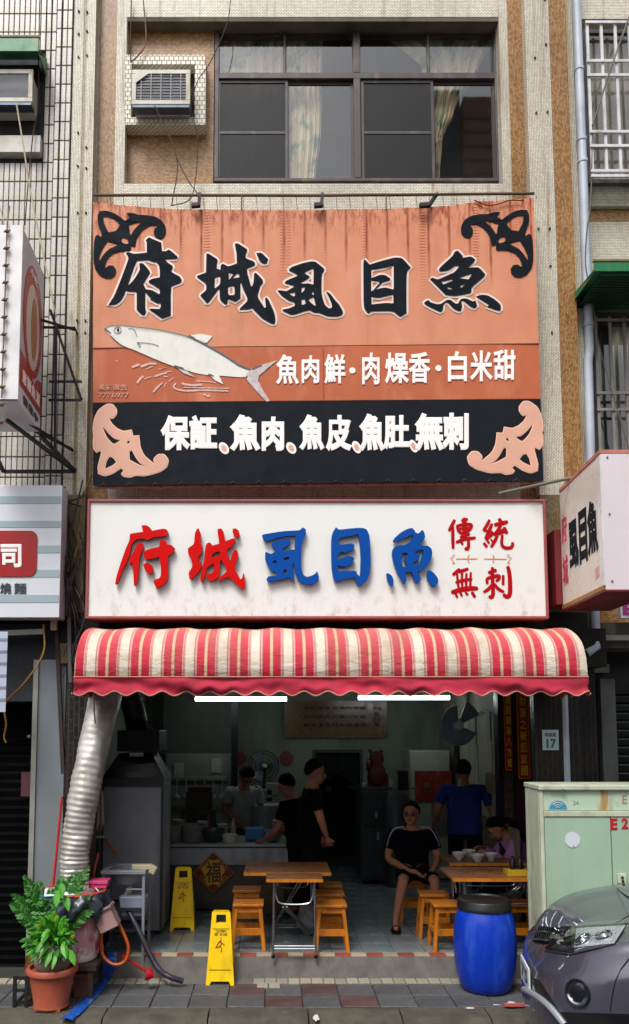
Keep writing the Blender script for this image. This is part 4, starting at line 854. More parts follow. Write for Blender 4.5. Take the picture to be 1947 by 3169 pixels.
for v in (.03, .45, .94):
    p = PS(1, v) + Vector((.05, -.004, 0)); b.cyl(p, p + Vector((0, -.004, 0)), .008, seg=8)
    p = PS(1, v) + Vector((.36, -.004, 0)); b.cyl(p, p + Vector((0, -.004, 0)), .008, seg=8)
b.build('rivet', mat('dark_rivet', '#6A5A60', .5), PB, kind='stuff')
nrm = Vector((-1, 0, 0)); ps = lambda u, v: PS(u, v, .008)
for c, u0, u1, v0, v1 in (('虱', .22, .45, .325, .72), ('目', .47, .66, .30, .72), ('魚', .67, .90, .285, .70)):
    mb = MB(); put(mb, c, ps, (u0, v0, u1, v1), nrm, .003, .04); mb.build('character', m_ink, PB)
for c, v0, v1 in (('府', .22, .46), ('城', .56, .82)): mb = MB(); put(mb, c, ps, (.03, v0, .17, v1), nrm, .003, .02); mb.build('character', mat('faded_red_ink', '#C0485A', .6), PB)
mb = MB(); mb.hexa([ps(.80, .82), ps(.90, .80), ps(.90, .88), ps(.82, .90)], [PS(.80, .82, .0062), PS(.90, .80, .0062), PS(.90, .88, .0062), PS(.82, .90, .0062)]); mb.build('faded_print', mat('faint_pink_print', '#DDB0AC', .6), PB)
tag(MB().tube([K(1200, 1186, -.4), K(1384, 1146, -.85)], .016, 8).build('stay_rod', mat('grey_green_rod', '#76796C', .6, .3)), 'grey steel stay running from the banner foot to the projecting white sign', 'rod')
pk = thing('pink_sign', (K(1505, 1480, -.2).x + .3, -.2, K(1505, 1480, -.2).z), 'small magenta sign showing behind the projecting box at the right edge', 'sign')
a, b_ = K(1490, 1432, -.2), K(1640, 1485, -.2)
MB().box((a.x, -.2, b_.z), (b_.x, -.12, a.z)).build('frame', mat('white_trim', '#F2F0F0', .35), pk); MB().box((a.x + .02, -.21, b_.z + .03), (b_.x, -.2005, a.z - .02)).build('face', mat('magenta_print', '#B03090', .4), pk)
mb = MB(); write(mb, '招牌', lambda u, v: Vector((a.x + .05 + u * .3, -.212, a.z - .03 - v * .13)), (0, 0, 1, 1), OUT, .002, .01); mb.build('character', mat('pale_print', '#F0D8E0', .5), pk)
# =================================================================== striped sign on the left
LSX = thing('striped_sign', (K(75, 1485, -.42).x, -.42, K(75, 1485, -.42).z), 'white sign with pale blue bars and a red badge reading 司 at the left edge', 'sign')
YS = -.42; xr_ = K(146, 1330, YS).x; zt_, zb_ = K(75, 1166, YS).z, K(75, 1484, YS).z
MB().box((xr_ - 2.2, YS, zb_), (xr_, YS + .2, zt_)).build('box', mat('pale_sheet', '#E4E7EC', .35, var=.04, bump=.02), LSX, bevel=.004)
for z0, z1 in ((828, 880), (1005, 1052), (1182, 1235), (1357, 1410), (1537, 1592)):
    a, b_ = F(190, 1180 + z0 * .43, YS), F(190, 1180 + z1 * .43, YS); MB().box((xr_ - 2.19, YS - .004, b_.z), (xr_ - .008, YS - .001, a.z)).build('stripe', mat('pale_blue_print', '#A9BCC2', .4, var=.06), LSX)
a, b_ = K(-70, 1276, YS), K(88, 1386, YS); rr = .07; w_, h_ = b_.x, a.z
lp_ = []
for cx_, cz_, s0 in ((b_.x - rr, a.z - rr, 0), (a.x + rr, a.z - rr, 1), (a.x + rr, b_.z + rr, 2), (b_.x - rr, b_.z + rr, 3)):
    for i in range(6): t_ = math.pi / 2 * (s0 + i / 5); lp_.append((cx_ + rr * math.cos(t_), cz_ + rr * math.sin(t_)))
MB().prism([lp_], lambda u, v: Vector((u, YS - .012, v)), (0, .010, 0)).build('badge', mat('deep_red_print', '#A80E12', .35, var=.05, bump=0), LSX)
def chS(par, c, bx, Y, m, bold=.02): mb = MB(); put(mb, c, lambda u, v: F(u, v, Y), bx, OUT, .003, bold); mb.build('character', m, par)
chS(LSX, '司', (2, 1180 + 1172 * .43, 67, 1180 + 1340 * .43), YS - .015, m_wink, .035)
chS(LSX, '燒', (0, 1180 + 1450 * .43, 34, 1180 + 1530 * .43), YS - .008, mat('slate_ink', '#3A4654', .5), .012); chS(LSX, '麵', (43, 1180 + 1450 * .43, 81, 1180 + 1530 * .43), YS - .008, mat('slate_ink', '#3A4654', .5), .012)
# tall vertical light box, upper left
Yf2, Yn2 = -.45, -1.2
qf_t, qf_b = K(100, 669, Yf2), K(101, 1041, Yf2); qn_t, qn_b = K(46, 533, Yn2), K(49, 956, Yn2)
zt3, zb3 = (qf_t.z + qn_t.z) / 2, (qf_b.z + qn_b.z) / 2; xf3, xn3 = (qf_t.x + qf_b.x) / 2, (qn_t.x + qn_b.x) / 2
VB = thing('vertical_light_box', (xn3 - .3, (Yf2 + Yn2) / 2, zb3), 'tall projecting sign at the left edge with a red noodle bowl picture on its side', 'sign')
def VS(u, v, off=0.0): return Vector((xf3 + (xn3 - xf3) * u + off, Yf2 + (Yn2 - Yf2) * u, zt3 + (zb3 - zt3) * v))
def vq(u0, u1, v0, v1, o0, o1): return [VS(u0, v0, o0), VS(u1, v0, o0), VS(u1, v1, o0), VS(u0, v1, o0)], [VS(u0, v0, o1), VS(u1, v0, o1), VS(u1, v1, o1), VS(u0, v1, o1)]
MB().hexa(*vq(0, 1, 0, 1, 0, -.45)).build('box', mat('pale_sheet', '#DADCE4', .35), VB)
MB().hexa(*vq(.01, .97, .01, .90, .005, .001)).build('face', mat('marbled_print', '#C9C6CE', .4, var=.12, vs=6), VB)
MB().hexa(*vq(.965, 1.004, -.004, 1.0, .008, -.452)).build('front_trim', mat('white_trim', '#F2F0F0', .35), VB)
rb_ = [(.01, .70), (.22, .72), (.35, .78), (.55, .735), (.80, .71), (.97, .70), (.97, .899), (.01, .899)]
MB().prism([rb_], lambda u, v: VS(u, v, .008), (-.002, 0, 0)).build('red_print', mat('deep_red_print', '#A80E12', .35), VB)
el = lambda cx, cy, a, b: [(cx + a * math.cos(t), cy + b * math.sin(t)) for t in [i * math.pi / 12 for i in range(24)]]
MB().prism([el(.47, .43, .42, .33), el(.47, .46, .30, .255)], lambda u, v: VS(u, v, .010), (-.002, 0, 0)).build('red_ring', mat('deep_red_print', '#A80E12', .35), VB)
MB().prism([el(.47, .46, .30, .255)], lambda u, v: VS(u, v, .0075), (-.002, 0, 0)).build('bowl_print', mat('bowl_cream_print', '#D8D0C8', .4, var=.2, vs=30), VB)
MB().prism([el(.42, .46, .13, .19)], lambda u, v: VS(u, v, .010), (-.002, 0, 0)).build('noodle_print', mat('noodle_orange_print', '#B9824A', .5, var=.45, vs=40), VB)
mb = MB(); write(mb, '小吃', lambda u, v: VS(1 - u, v, .013), (.33, .135, .67, .185), (1, 0, 0), .002, .02); mb.build('character', m_wink, VB)
mb = MB(); write(mb, '意麵魚湯', lambda u, v: VS(1 - u, v, .011), (.12, .79, .92, .87), (1, 0, 0), .002, .02); mb.build('character', m_wink, VB)
mb = MB(); write(mb, '營業中', lambda u, v: VS(1 - u, v, .006), (.2, .925, .9, .975), (1, 0, 0), .002, .02); mb.build('character', mat('slate_ink', '#3A4654', .5), VB)
b = MB()
for i in range(12): p = Vector((xn3 - .12, Yn2 - .03, zt3 - .07 - i * .155)); b.ball(p, (.022, .02, .016), 8, 5); b.bar(p + Vector((-.03, 0, -.006)), p + Vector((.03, 0, .01)), .009)
b.tube([Vector((xn3 - .15, Yn2 + .1, zt3 + .25)), Vector((xn3 - .12, Yn2 - .03, zt3)), Vector((xn3 - .12, Yn2 - .03, zb3))], .006, 6)
tag(b.build('knotted_cord', mat('rope_brown', '#7C6248', .8)), 'hanging cord with a dozen small knots on the front of the tall left sign', 'cord')
b = MB()
for v, dz in ((.35, .5), (.985, -.32)):
    for u in (.05, .35): b.bar(VS(u, v, -.1), VS(-.35 - u * .2, v, .25) + Vector((0, 0, dz * .3)), .02)
b.bar(VS(-.05, .3, .12), VS(-.05, 1.12, .14), .022); b.bar(VS(-.3, .62, .02), VS(-.3, .62, .34), .02); b.bar(VS(-.3, .74, .02), VS(-.3, .74, .34), .02); b.bar(VS(-.1, .2, .05), VS(-.3, .74, .34), .02); b.bar(VS(.5, 1.02, -.2), VS(-.3, 1.2, .3), .03); b.bar(VS(.0, 1.02, 0), VS(-.3, 1.2, .3), .03); b.bar(VS(-.3, 1.2, .3), VS(-.3, 1.2, -.4), .03); b.bar(VS(.8, 1.02, -.4), VS(-.3, 1.2, -.4), .03)
tag(b.build('sign_bracket', m_blk), 'black steel bracket frame carrying the tall left sign on the tiled wall', 'bracket')
# =================================================================== awning
AW = thing('awning', (K(790, 1655, -.9).x, -.7, K(790, 1655, -.9).z), 'red and cream striped rounded awning over the shop front', 'awning')
PER = .2835; PHA = .13 - K(535, 1600, -.88).x / PER + K(790, 1655, -.9).x / PER
def stripe_mat():
    t = NT('striped_awning_cloth'); o = t.sep(); u = t.math('FRACT', t.math('ADD', t.math('MULTIPLY', o[0], 1 / PER), PHA))
    r = t.n('ShaderNodeValToRGB'); r.color_ramp.interpolation = 'CONSTANT'; t.L(u, r.inputs[0]); e = r.color_ramp.elements
    cr, rd, pk_, tn = lin('#DDD5C2'), lin('#C42640'), lin('#D8A098'), lin('#9C6860')
    st = [(0, cr), (.255, pk_), (.275, tn), (.295, pk_), (.35, tn), (.36, rd), (.60 - .03, tn), (.585, lin('#D8B494')), (.665, tn), (.68, rd), (.90, tn), (.91, pk_), (.945, tn), (.96, pk_), (.985, tn)]
    e[0].position = 0; e[0].color = (*st[0][1], 1); e[1].position = st[1][0]; e[1].color = (*st[1][1], 1)
    for p_, c_ in st[2:]: x_ = e.new(p_); x_.color = (*c_, 1)
    c = r.outputs[0]; topd = t.math('MULTIPLY', t.ramp(o[2], .42, .64), t.ramp(t.noise(5, t.mapv((1, 1, 1)), 6), .35, .65, .1, .6)); c = t.mix(topd, c, lin('#A8845A'))
    lowd = t.math('MULTIPLY', t.ramp(t.noise(2.5, t.mapv((1, 1, .2)), 7, .7), .48, .70), .5); c = t.mix(lowd, c, lin('#8A6A5A'))
    fade = t.ramp(o[2], .1, .6, 0, .25); c = t.mix(fade, c, lin('#DDA09A'))
    return t.done(c, .9, 0, t.bump(t.noise(6, t.mapv((1, 1, 2.2)), 7, .65), .8, .03), .1)
m_aw = stripe_mat(); m_val = mat('red_valance_cloth', '#C03A4E', .9, spec=.1, dirt='#8A3A40', ds=4, var=.12, vs=3, bump=.15); m_bind = mat('tan_binding', '#C98A74', .8)
yt, yf = -.22, -.92; pT, pB = K(205, 1513, yt), K(178, 1627, yf); pTr, pBr = K(1390, 1511, yt), K(1413, 1624, yf); zT, zB = pT.z, pB.z
xa, xb = pB.x, pBr.x
def prof(t):           # rounded cloth profile from the wall (t=0) to the front edge (t=1)
    a = t * math.pi / 2; return (yt - (yt - yf) * math.sin(a) ** .85, zB + (zT - zB) * (max(0, math.cos(a)) ** .62))
import mathutils
mnoise = lambda v: mathutils.noise.noise(Vector(v))
P = []; NXA = 200
for i in range(21):
    t_ = i / 20; y_, z_ = prof(t_); row = []
    for j in range(NXA + 1):
        u = j / NXA; x_ = xa + (xb - xa) * u; ins = (1 - t_) * .06
        row.append(Vector((min(max(x_, xa + ins), xb - ins), y_ + (.012 * mnoise((j * .13, t_ * 2.2, 3)) + .006 * mnoise((j * .5, t_ * 6, 1))) * math.sin(t_ * 3), z_ - (.026 * (math.sin(j * math.pi / 20) ** 2) + .010 * mnoise((j * .21, t_ * 3, 7))) * math.sin(math.pi * min(1, t_ * 1.1)) ** .8)))
    P.append(row)
MB().grid(P, (0, .004, -.003)).build('canopy_cloth', m_aw, AW, smooth=True, angle=70)
for x_, sg in ((xa, 1), (xb, -1)):
    lp_ = [prof(i / 10) for i in range(11)] + [(yt, zB)]
    MB().prism([lp_], lambda u, v, x_=x_, sg=sg: Vector((x_ + sg * .07 * (v - zB) / (zT - zB), u, v)), (-sg * .003, 0, 0)).build('end_cloth', m_val if sg > 0 else m_aw, AW)
def valance(pa, pb, n, h, wav, out):
    P = []; d = Vector(pb) - Vector(pa)
    for i in range(9):
        v = i / 8; row = []
        for j in range(n + 1):
            u = j / n; x_ = u * d.length; sc_ = math.sin(x_ * 2 * math.pi / .203) * .5; drop = h * (1 + wav * sc_)
            fold = (.05 * mnoise((x_ * 1.7 + v * 1.1, v * 1.2, 5)) + .045 * mnoise((x_ * 2.1 - v * 1.5, v, 9)) + .012 * mnoise((x_ * 9, v * 2, 2))) * v ** .6
            row.append(Vector(pa) + d * u + out * fold + Vector((0, 0, -drop * v)))
        P.append(row)
    o = MB().grid(P, out * -.003).build('valance', m_val, AW, smooth=True, angle=70)
    MB().tube([p + out * .003 for p in P[-1]], .007, 6).build('binding', m_bind, AW)
    MB().tube([p + out * .004 for p in P[0]], .006, 6).build('binding', m_bind, AW)
valance((xa, yf, zB), (xb, yf, zB), 300, .142, .27, OUT)
for x_, o_ in ((xa, Vector((-1, 0, 0))), (xb, Vector((1, 0, 0)))): valance((x_, yf, zB), (x_, yt, zB), 40, .14, .22, o_)
fr = MB(); fr.tube([(xa + .01, yf + .015, zB), (xb - .01, yf + .015, zB)], .016, 8)
for i in range(7): x_ = xa + .04 + (xb - xa - .08) * i / 6; fr.tube([Vector((x_, prof(k / 8)[0] + .035, prof(k / 8)[1] - .05)) for k in range(9)], .010, 6)
fr.build('frame', mat('galvanised', '#7A7C7E', .5, .6), AW)
# dark gap wall behind the awning head and light box
MB().box((xL0 - .02, -.12, zT - .12), (xp2, -.02, K(700, 1500, 0).z + .1)).build('sign_backing', mat('dark_gap_wall', '#1E1A18', .9), bld)  # one even near-black colour fills the gap
# house number plate
a, b_ = K(1303, 1754, -.16), K(1344, 1803, -.16)
NP = thing('house_number_plate', ((a.x + b_.x) / 2, -.16, b_.z), 'white house number plate reading 17 on the black mosaic pier', 'sign')
MB().box((a.x, -.16, b_.z), (b_.x, -.145, a.z)).build('plate', mat('pale_blue_enamel', '#C9D9DC', .35, bump=0), NP, bevel=.004)
mt = mat('teal_ink', '#0F6E74', .5, bump=0); pl_ = lambda u, v: Vector((a.x + (b_.x - a.x) * u, -.161, a.z + (b_.z - a.z) * v))
mb = MB(); put(mb, '1', pl_, (.24, .45, .36, .90), OUT, .002, .03); put(mb, '7', pl_, (.48, .45, .84, .90), OUT, .002, .03); mb.build('number', mt, NP)
mb = MB(); write(mb, '府前路', pl_, (.14, .14, .86, .34), OUT, .002, .01); mb.build('street_name', mat('navy_ink', '#2A4468', .5), NP)
# red couplets with gold writing
m_cred = mat('couplet_red_paper', '#C8200F', .5, var=.15, vs=12, dirt='#E8741A', ds=10); m_gold = mat('gold_ink', '#FFD21E', .45, var=.3, vs=20); m_cb = mat('gold_border', '#E88A1E', .5)
def couplet(k0, k1, Y, txt, label, sh=0):
    a, b_ = K(*k0, Y), K(*k1, Y); t = thing('couplet', ((a.x + b_.x) / 2, Y, b_.z), label, 'paper scroll')
    MB().box((a.x, Y, b_.z), (b_.x, Y + .004, a.z)).build('paper', m_cb, t); MB().box((a.x + .012, Y - .002, b_.z + .012), (b_.x - .012, Y - .0005, a.z - .012)).build('red_field', m_cred, t)
    mb = MB(); write(mb, txt, lambda u, v: Vector((a.x + (b_.x - a.x) * u, Y - .003, a.z + (b_.z - a.z) * v)), (.22, .02, .78, .97), OUT, .002, .03, vertical=True); mb.build('character', m_gold, t)
couplet((1209, 1640), (1236, 1852), YP + .012, '美鴻昌精事八方寶', 'red couplet with gold writing, the left one on the right door pier')
couplet((1241, 1668), (1276, 1872), YP - .008, '財源之新起家園', 'red couplet with gold writing, the right one on the right door pier')
MB().box((K(1242, 1880, YP).x, YP - .010, .2), (K(1276, 1880, YP).x, YP - .001, K(1260, 1876, YP).z)).build('pier_panel', mat('dark_red_panel', '#3E1A18', .5), bld)
MB().box((K(1212, 1880, YP).x, YP + .008, .2), (K(1233, 1880, YP).x, YP + .019, K(1220, 1856, YP).z)).build('pier_panel', mat('worn_poster_strip', '#4A3E3A', .7, var=.5, vs=15), bld)
# =================================================================== shop interior
m_iw = mat('pale_green_plaster', '#8C9684', .85, var=.1, vs=1, dirt='#5A6052', ds=1.5, bump=.05)
m_iwr = mat('cream_side_wall', '#A4A48C', .8, var=.12, vs=1.5, dirt='#5E5A48', ds=2, bump=.05)
m_dk = mat('black_steel_frame', '#141517', .5, .3); m_ss = mat('brushed_steel', '#A2A6AC', .42, .25, var=.12, vs=3, dirt='#4A4642', ds=3, bump=.04); m_ssd = mat('dim_steel', '#4C5054', .45, .6, var=.2, vs=3)
XL, XR, YBK = -1.95, 2.62, 5.0
room = thing('shop_interior', (.2, 2.5, .19), 'dim shop room with pale green walls behind the tables', 'room')
xd0, xd1 = K(759, 1900, YBK).x, K(865, 1900, YBK).x; zd = K(800, 1809, YBK).z
MB().box((XL, YBK, .186), (xd0, YBK + .1, 3.0)).box((xd1, YBK, .186), (XR, YBK + .1, 3.0)).box((xd0, YBK, zd), (xd1, YBK + .1, 3.0)).build('back_wall', m_iw, room)
MB().box((XL - .1, .25, .186), (XL, YBK + 1.4, 3.0)).build('side_wall', m_iw, room); MB().box((XR, YP + .26, .186), (XR + .1, YBK + 1.4, 3.0)).build('side_wall', m_iwr, room)
MB().box((XL - .1, .31, 2.9), (3.4, 6.4, 2.985)).build('ceiling', m_iw, room)
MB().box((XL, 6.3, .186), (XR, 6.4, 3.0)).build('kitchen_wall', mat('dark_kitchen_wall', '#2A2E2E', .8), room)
MB().box((xd0 - .05, YBK - .02, .19), (xd0, YBK + .12, zd + .05)).box((xd1, YBK - .02, .19), (xd1 + .05, YBK + .12, zd + .05)).box((xd0, YBK - .02, zd), (xd1, YBK + .12, zd + .05)).build('door_frame', mat('grey_door_frame', '#4A4C4A', .6), room)
MB().box((XR - .012, .9, .19), (XR, 4.2, 1.25)).build('side_board', mat('beige_board', '#7C6E58', .7), room)
# dark cloth hung in the kitchen doorway
P = [[Vector((xd0 + .02 + (xd1 - xd0 - .04) * j / 24, YBK + .05 + .012 * math.sin(j * 1.3), zd - (.02 + (.32 + .25 * abs(j / 12 - 1) ** 1.5) * i / 5))) for j in range(25)] for i in range(6)]
tag(MB().grid(P).build('door_curtain', mat('black_cloth', '#0E1012', .9), smooth=True), 'short black cloth hanging in the kitchen doorway', 'curtain')
b = MB()
for kx, ky, w_, h_ in ((790, 1895, .05, .05), (848, 1892, .09, .03), (866, 1893, .04, .035), (770, 1862, .03, .05)): p = K(kx, ky, 5.9); b.box(p - Vector((w_, .01, h_)), p + Vector((w_, .01, h_)))
tag(b.build('kitchen_shelf_things', mat('pale_enamel', '#C8D4D0', .4)), 'pale pots glinting in the dark kitchen beyond the doorway', 'pots')
# fluorescent tubes (lit)
me_ = NT('lit_tube'); me_.b.inputs['Emission Color'].default_value = (.86, .95, 1, 1); me_.b.inputs['Emission Strength'].default_value = 11.0; m_lit = me_.done((.9, .9, .9), .4)
m_bat = mat('white_batten', '#C4C8C4', .5)
TB = []
for i, (k0, k1, ky) in enumerate(((469, 689, 1680), (860, 1080, 1677))):
    a, b_ = K(k0, ky, 3.0), K(k1, ky, 3.0); t = thing('tube_lamp', ((a.x + b_.x) / 2, 3.0, a.z), ('left', 'right')[i] + ' one of the two lit fluorescent tubes under the awning edge', 'lamp', 'lit fluorescent tubes'); TB.append(t)
    MB().cyl(a, b_, .026, seg=12).build('tube', m_lit, t); MB().box((a.x - .02, 2.97, a.z + .03), (b_.x + .02, 3.03, a.z + .08)).build('batten', m_bat, t)
    for x_ in (a.x - .015, b_.x + .0): MB().box((x_, 2.975, a.z - .03), (x_ + .02, 3.025, a.z + .03)).build('holder', m_bat, t)
    MB().cyl((a.x + .2, 3.0, a.z + .08), (a.x + .2, 3.0, 2.9), .006).cyl((b_.x - .2, 3.0, a.z + .08), (b_.x - .2, 3.0, 2.9), .006).build('hanger', m_dk, t)
# menu board
a, b_ = K(684, 1684, YBK - .06), K(931, 1774, YBK - .06)
mb_ = thing('menu_board', ((a.x + b_.x) / 2, YBK - .03, b_.z), 'brown wooden menu board with rows of dark writing high on the back wall', 'sign'); r_ = .06; L_ = []
for cx_, cz_, s0 in ((b_.x - r_, a.z - r_, 0), (a.x + r_, a.z - r_, 1), (a.x + r_, b_.z + r_, 2), (b_.x - r_, b_.z + r_, 3)):
    for i in range(5): t_ = math.pi / 2 * (s0 + i / 4); L_.append((cx_ + r_ * math.cos(t_), cz_ + r_ * math.sin(t_)))
MB().prism([L_], lambda u, v: Vector((u, YBK - .06, v)), (0, .04, 0)).build('board', mat('varnished_wood', '#84623E', .22, var=.2, vs=4), mb_)
bf = lambda u, v: Vector((a.x + (b_.x - a.x) * u, YBK - .062, a.z + (b_.z - a.z) * v))
for tx_, bx_, ve_ in (('魚肚粥魚皮湯肉燥飯', (.18, .15, .80, .25), False), ('魚肉粥魚丸湯白米飯', (.18, .38, .80, .48), False), ('綜合湯虱目魚頭滷蛋', (.18, .60, .80, .70), False), ('府城', (.86, .15, .95, .26), False), ('虱目魚', (.87, .3, .93, .7), True)):
    mb = MB(); write(mb, tx_, bf, bx_, OUT, .002, .02, vertical=ve_); mb.build('writing_row', mat('dark_ink', '#241A14', .6), mb_)
# fans
m_fanb = mat('blue_grey_fan', '#8496A6', .35, .1); m_fanw = mat('white_fan_hub', '#D4D8D4', .4)
def fan(c, r, tilt, label, post=None, blades=3, mcol=m_fanb):
    t = thing('fan', c, label, 'fan'); M = Matrix.Rotation(tilt[2], 3, 'Z') @ Matrix.Rotation(math.pi / 2 + tilt[0], 3, 'X'); c = Vector(c)
    b = MB()
    for rr in (r, r * .8, r * .55, r * .3):
        for dz in (-.05, .05): zz = dz * (1.25 - (rr / r) * .9); b.tube([c + M @ Vector((rr * math.cos(a_), rr * math.sin(a_), zz)) for a_ in [k * math.pi / 14 for k in range(29)]], .004, 4)
    for k in range(32): a_ = k * math.pi / 16; b.tube([c + M @ Vector((r * .15 * math.cos(a_), r * .15 * math.sin(a_), .06)), c + M @ Vector((r * .7 * math.cos(a_), r * .7 * math.sin(a_), .045)), c + M @ Vector((r * math.cos(a_), r * math.sin(a_), 0))], .0025, 3)
    b.build('cage', m_ssd, t)
    for k in range(blades):
        P = []; a0 = k * 2 * math.pi / blades
        for i in range(6):
            rr = r * (.15 + .75 * i / 5); P.append([c + M @ Vector((rr * math.cos(a0 + s_), rr * math.sin(a0 + s_), .03 * (j - 2) / 2)) for j, s_ in enumerate([x_ * (.42 if i < 4 else .34) for x_ in (-1, -.5, 0, .5, 1)])])
        MB().grid(P, M @ Vector((0, 0, .003))).build('blade', mcol, t, smooth=True)
    MB().lathe([(.001, -.07), (r * .16, -.06), (r * .17, .03), (r * .12, .14), (.001, .16)], c, 14, M=M).build('motor', m_fanw, t, smooth=True)
    if post: MB().tube([c + M @ Vector((0, 0, .12))] + [Vector(p) for p in post], .02, 8).build('stand', m_ssd, t, smooth=True)
    return t
c = K(633, 1842, 4.4); fan(c, .24, (-.1, 0, .25), 'big grey caged fan standing behind the bending cook', [(c.x, 4.6, c.z - .4), (c.x, 4.6, .2)])
c = K(1100, 1742, 1.9)
f = thing('wall_fan', c, 'blue grey wall fan with two wide blades on the right wall', 'fan'); c = Vector(c)
for j, (a0, sw, rr, tw) in enumerate(((2.55, 1.9, .2, .05), (.75, .75, .27, .35))):
    P = []
    for i in range(5):
        q = .06 + (rr - .06) * i / 4
        P.append([c + Vector((q * math.cos(a0 + sw * (s_ / 8 - .5)), -.03 + tw * .2 * (s_ / 8 - .5), q * 1.15 * math.sin(a0 + sw * (s_ / 8 - .5)))) for s_ in range(9)])
    MB().grid(P, (0, .006, 0)).build('blade', m_fanb, f, smooth=True)
P = []
for i in range(5): q = .06 + .17 * i / 4; P.append([c + Vector((q * math.cos(a_), -.02, q * 1.1 * math.sin(a_))) for a_ in [3.5 + 2.4 * s_ / 12 for s_ in range(13)]])
MB().grid(P, (0, .006, 0)).build('blade', m_fanb, f, smooth=True)
MB().lathe([(.001, -.09), (.06, -.07), (.075, .0), (.05, .12), (.001, .13)], c, 14, M=Matrix.Rotation(math.pi / 2, 3, 'X')).build('hub', m_fanw, f, smooth=True)
MB().tube([c + Vector((.02, .1, 0)), c + Vector((.02, .16, -.15)), c + Vector((.03, .2, -.6))], .035, 10).build('bracket', m_ssd, f, smooth=True)
# conduits and boxes on the right wall
b = MB(); p = lambda kx, ky, Y=1.0: Vector((XR - .02, (XR - .02 - 0) / (K(kx, ky, 1).x) * (1 + 7.76) - 7.76, 0))
def RW(kx, ky):        # point on the right wall under a pixel
    d = ray(kx * U, ky * U); t = (XR - .03) / d.x; return Vector((CX, CY, CZ)) + d * t
b.tube([RW(1145, 1790), RW(1143, 1720), RW(1160, 1706), RW(1178, 1712), RW(1180, 1780)], .014, 6); b.tube([RW(1148, 1790), RW(1150, 1880)], .007, 5); b.tube([RW(1184, 1790), RW(1184, 1856)], .007, 5)
tag(b.build('conduit', mat('pale_conduit', '#9A9E94', .6)), 'pale looped conduits on the right hand wall beside the fan', 'conduit')
a, b_ = RW(1172, 1856), RW(1199, 1912); tag(MB().box((XR - .06, min(a.y, b_.y), b_.z), (XR, max(a.y, b_.y), a.z)).build('switch_box', mat('beige_box', '#7A6A4E', .6), bevel=.006), 'beige switch box on the right wall near the door pier', 'box')
# sheet partitions on the left and black post
MB().box((K(400, 1800, 3.6).x, 3.6, .19), (K(556, 1800, 3.6).x, 3.64, K(500, 1811, 3.6).z)).build('partition', mat('grey_green_partition', '#7E8678', .8), room)
MB().box((K(392, 1800, 3.9).x, 3.9, K(500, 1812, 3.9).z), (K(556, 1800, 3.9).x, 3.95, 2.9)).build('upper_panel', mat('dim_olive_panel', '#4E5248', .8), room)
MB().box((K(556, 1800, 3.5).x, 3.5, .19), (K(571, 1800, 3.5).x, 3.6, 2.9)).build('post', m_dk, room)
# refrigerator, steel cooler, figurine, poster
a, b_ = K(984, 1804, 3.7), K(1086, 2080, 3.7)
fg = thing('refrigerator', ((a.x + b_.x) / 2, 3.9, .19), 'tall pale refrigerator with a red poster against the back wall', 'refrigerator')
MB().box((a.x, 3.72, .22), (b_.x, 4.4, a.z)).build('body', mat('grey_white_enamel', '#A0A494', .5), fg, bevel=.01); MB().box((a.x + .01, 3.68, .28), (b_.x - .01, 3.715, a.z - .55)).box((a.x + .01, 3.68, a.z - .53), (b_.x - .01, 3.715, a.z - .01)).build('door', mat('grey_white_enamel', '#A0A494', .5), fg, bevel=.008)
q0, q1 = K(997, 1853, 3.66), K(1087, 1926, 3.66); po = thing('poster', ((q0.x + q1.x) / 2, 3.66, q1.z), 'red and gold festive poster on the refrigerator', 'poster')
MB().box((q0.x, 3.665, q1.z), (q1.x, 3.672, q0.z)).build('sheet', mat('poster_red', '#8A2420', .5, var=.4, vs=10, dirt='#B8742A', ds=9), po)
MB().lathe([(.001, 0), (.05, .0), (.045, .004), (.001, .006)], K(1027, 1888, 3.655), 12, M=Matrix.Rotation(math.pi / 2, 3, 'X')).build('rosette', mat('olive_gold', '#5E5A24', .5), po)
tag(MB().box((K(1003, 1, 3.66).x, 3.665, K(0, 2010, 3.66).z), (K(1090, 1, 3.66).x, 3.672, K(0, 1930, 3.66).z)).build('poster', mat('pale_calendar', '#6A6660', .6, var=.5, vs=12, dirt='#7A3A2A', ds=8)), 'faded pale sheet hung below the red poster', 'poster')
a, b_ = K(866, 1892, 3.4), K(946, 2130, 3.4)
cl = thing('steel_cooler', ((a.x + b_.x) / 2, 3.6, .19), 'dark steel cooler cabinet to the right of the kitchen door', 'cooler')
MB().box((a.x, 3.42, .25), (b_.x, 4.1, a.z)).build('body', m_ssd, cl, bevel=.008); zm_ = (a.z + .25) / 2 + .1
for z0, z1 in ((.3, zm_ - .02), (zm_ + .02, a.z - .06)): MB().box((a.x + .02, 3.39, z0), (b_.x - .02, 3.415, z1)).build('door', m_ssd, cl, bevel=.006)
MB().box((a.x + .22, 3.36, zm_ - .18), (a.x + .25, 3.385, zm_ - .08)).box((a.x + .2, 3.36, zm_ + .12), (a.x + .23, 3.385, zm_ + .2)).build('handle', m_ss, cl)
p = K(906, 1890, 3.6); b = MB(); b.lathe([(.02, 0), (.12, .02), (.14, .12), (.12, .24), (.09, .32), (.11, .38), (.09, .47), (.02, .5)], p, 14); b.ball(p + Vector((-.09, 0, .5)), .03, 8, 6); b.ball(p + Vector((.07, 0, .5)), .03, 8, 6); b.ball(p + Vector((-.12, -.05, .3)), (.04, .05, .09), 8, 6)
tag(b.build('figurine', mat('dark_red_lacquer', '#4A1810', .4), smooth=True), 'dark red lucky figurine with ears standing on the steel cooler', 'figurine')
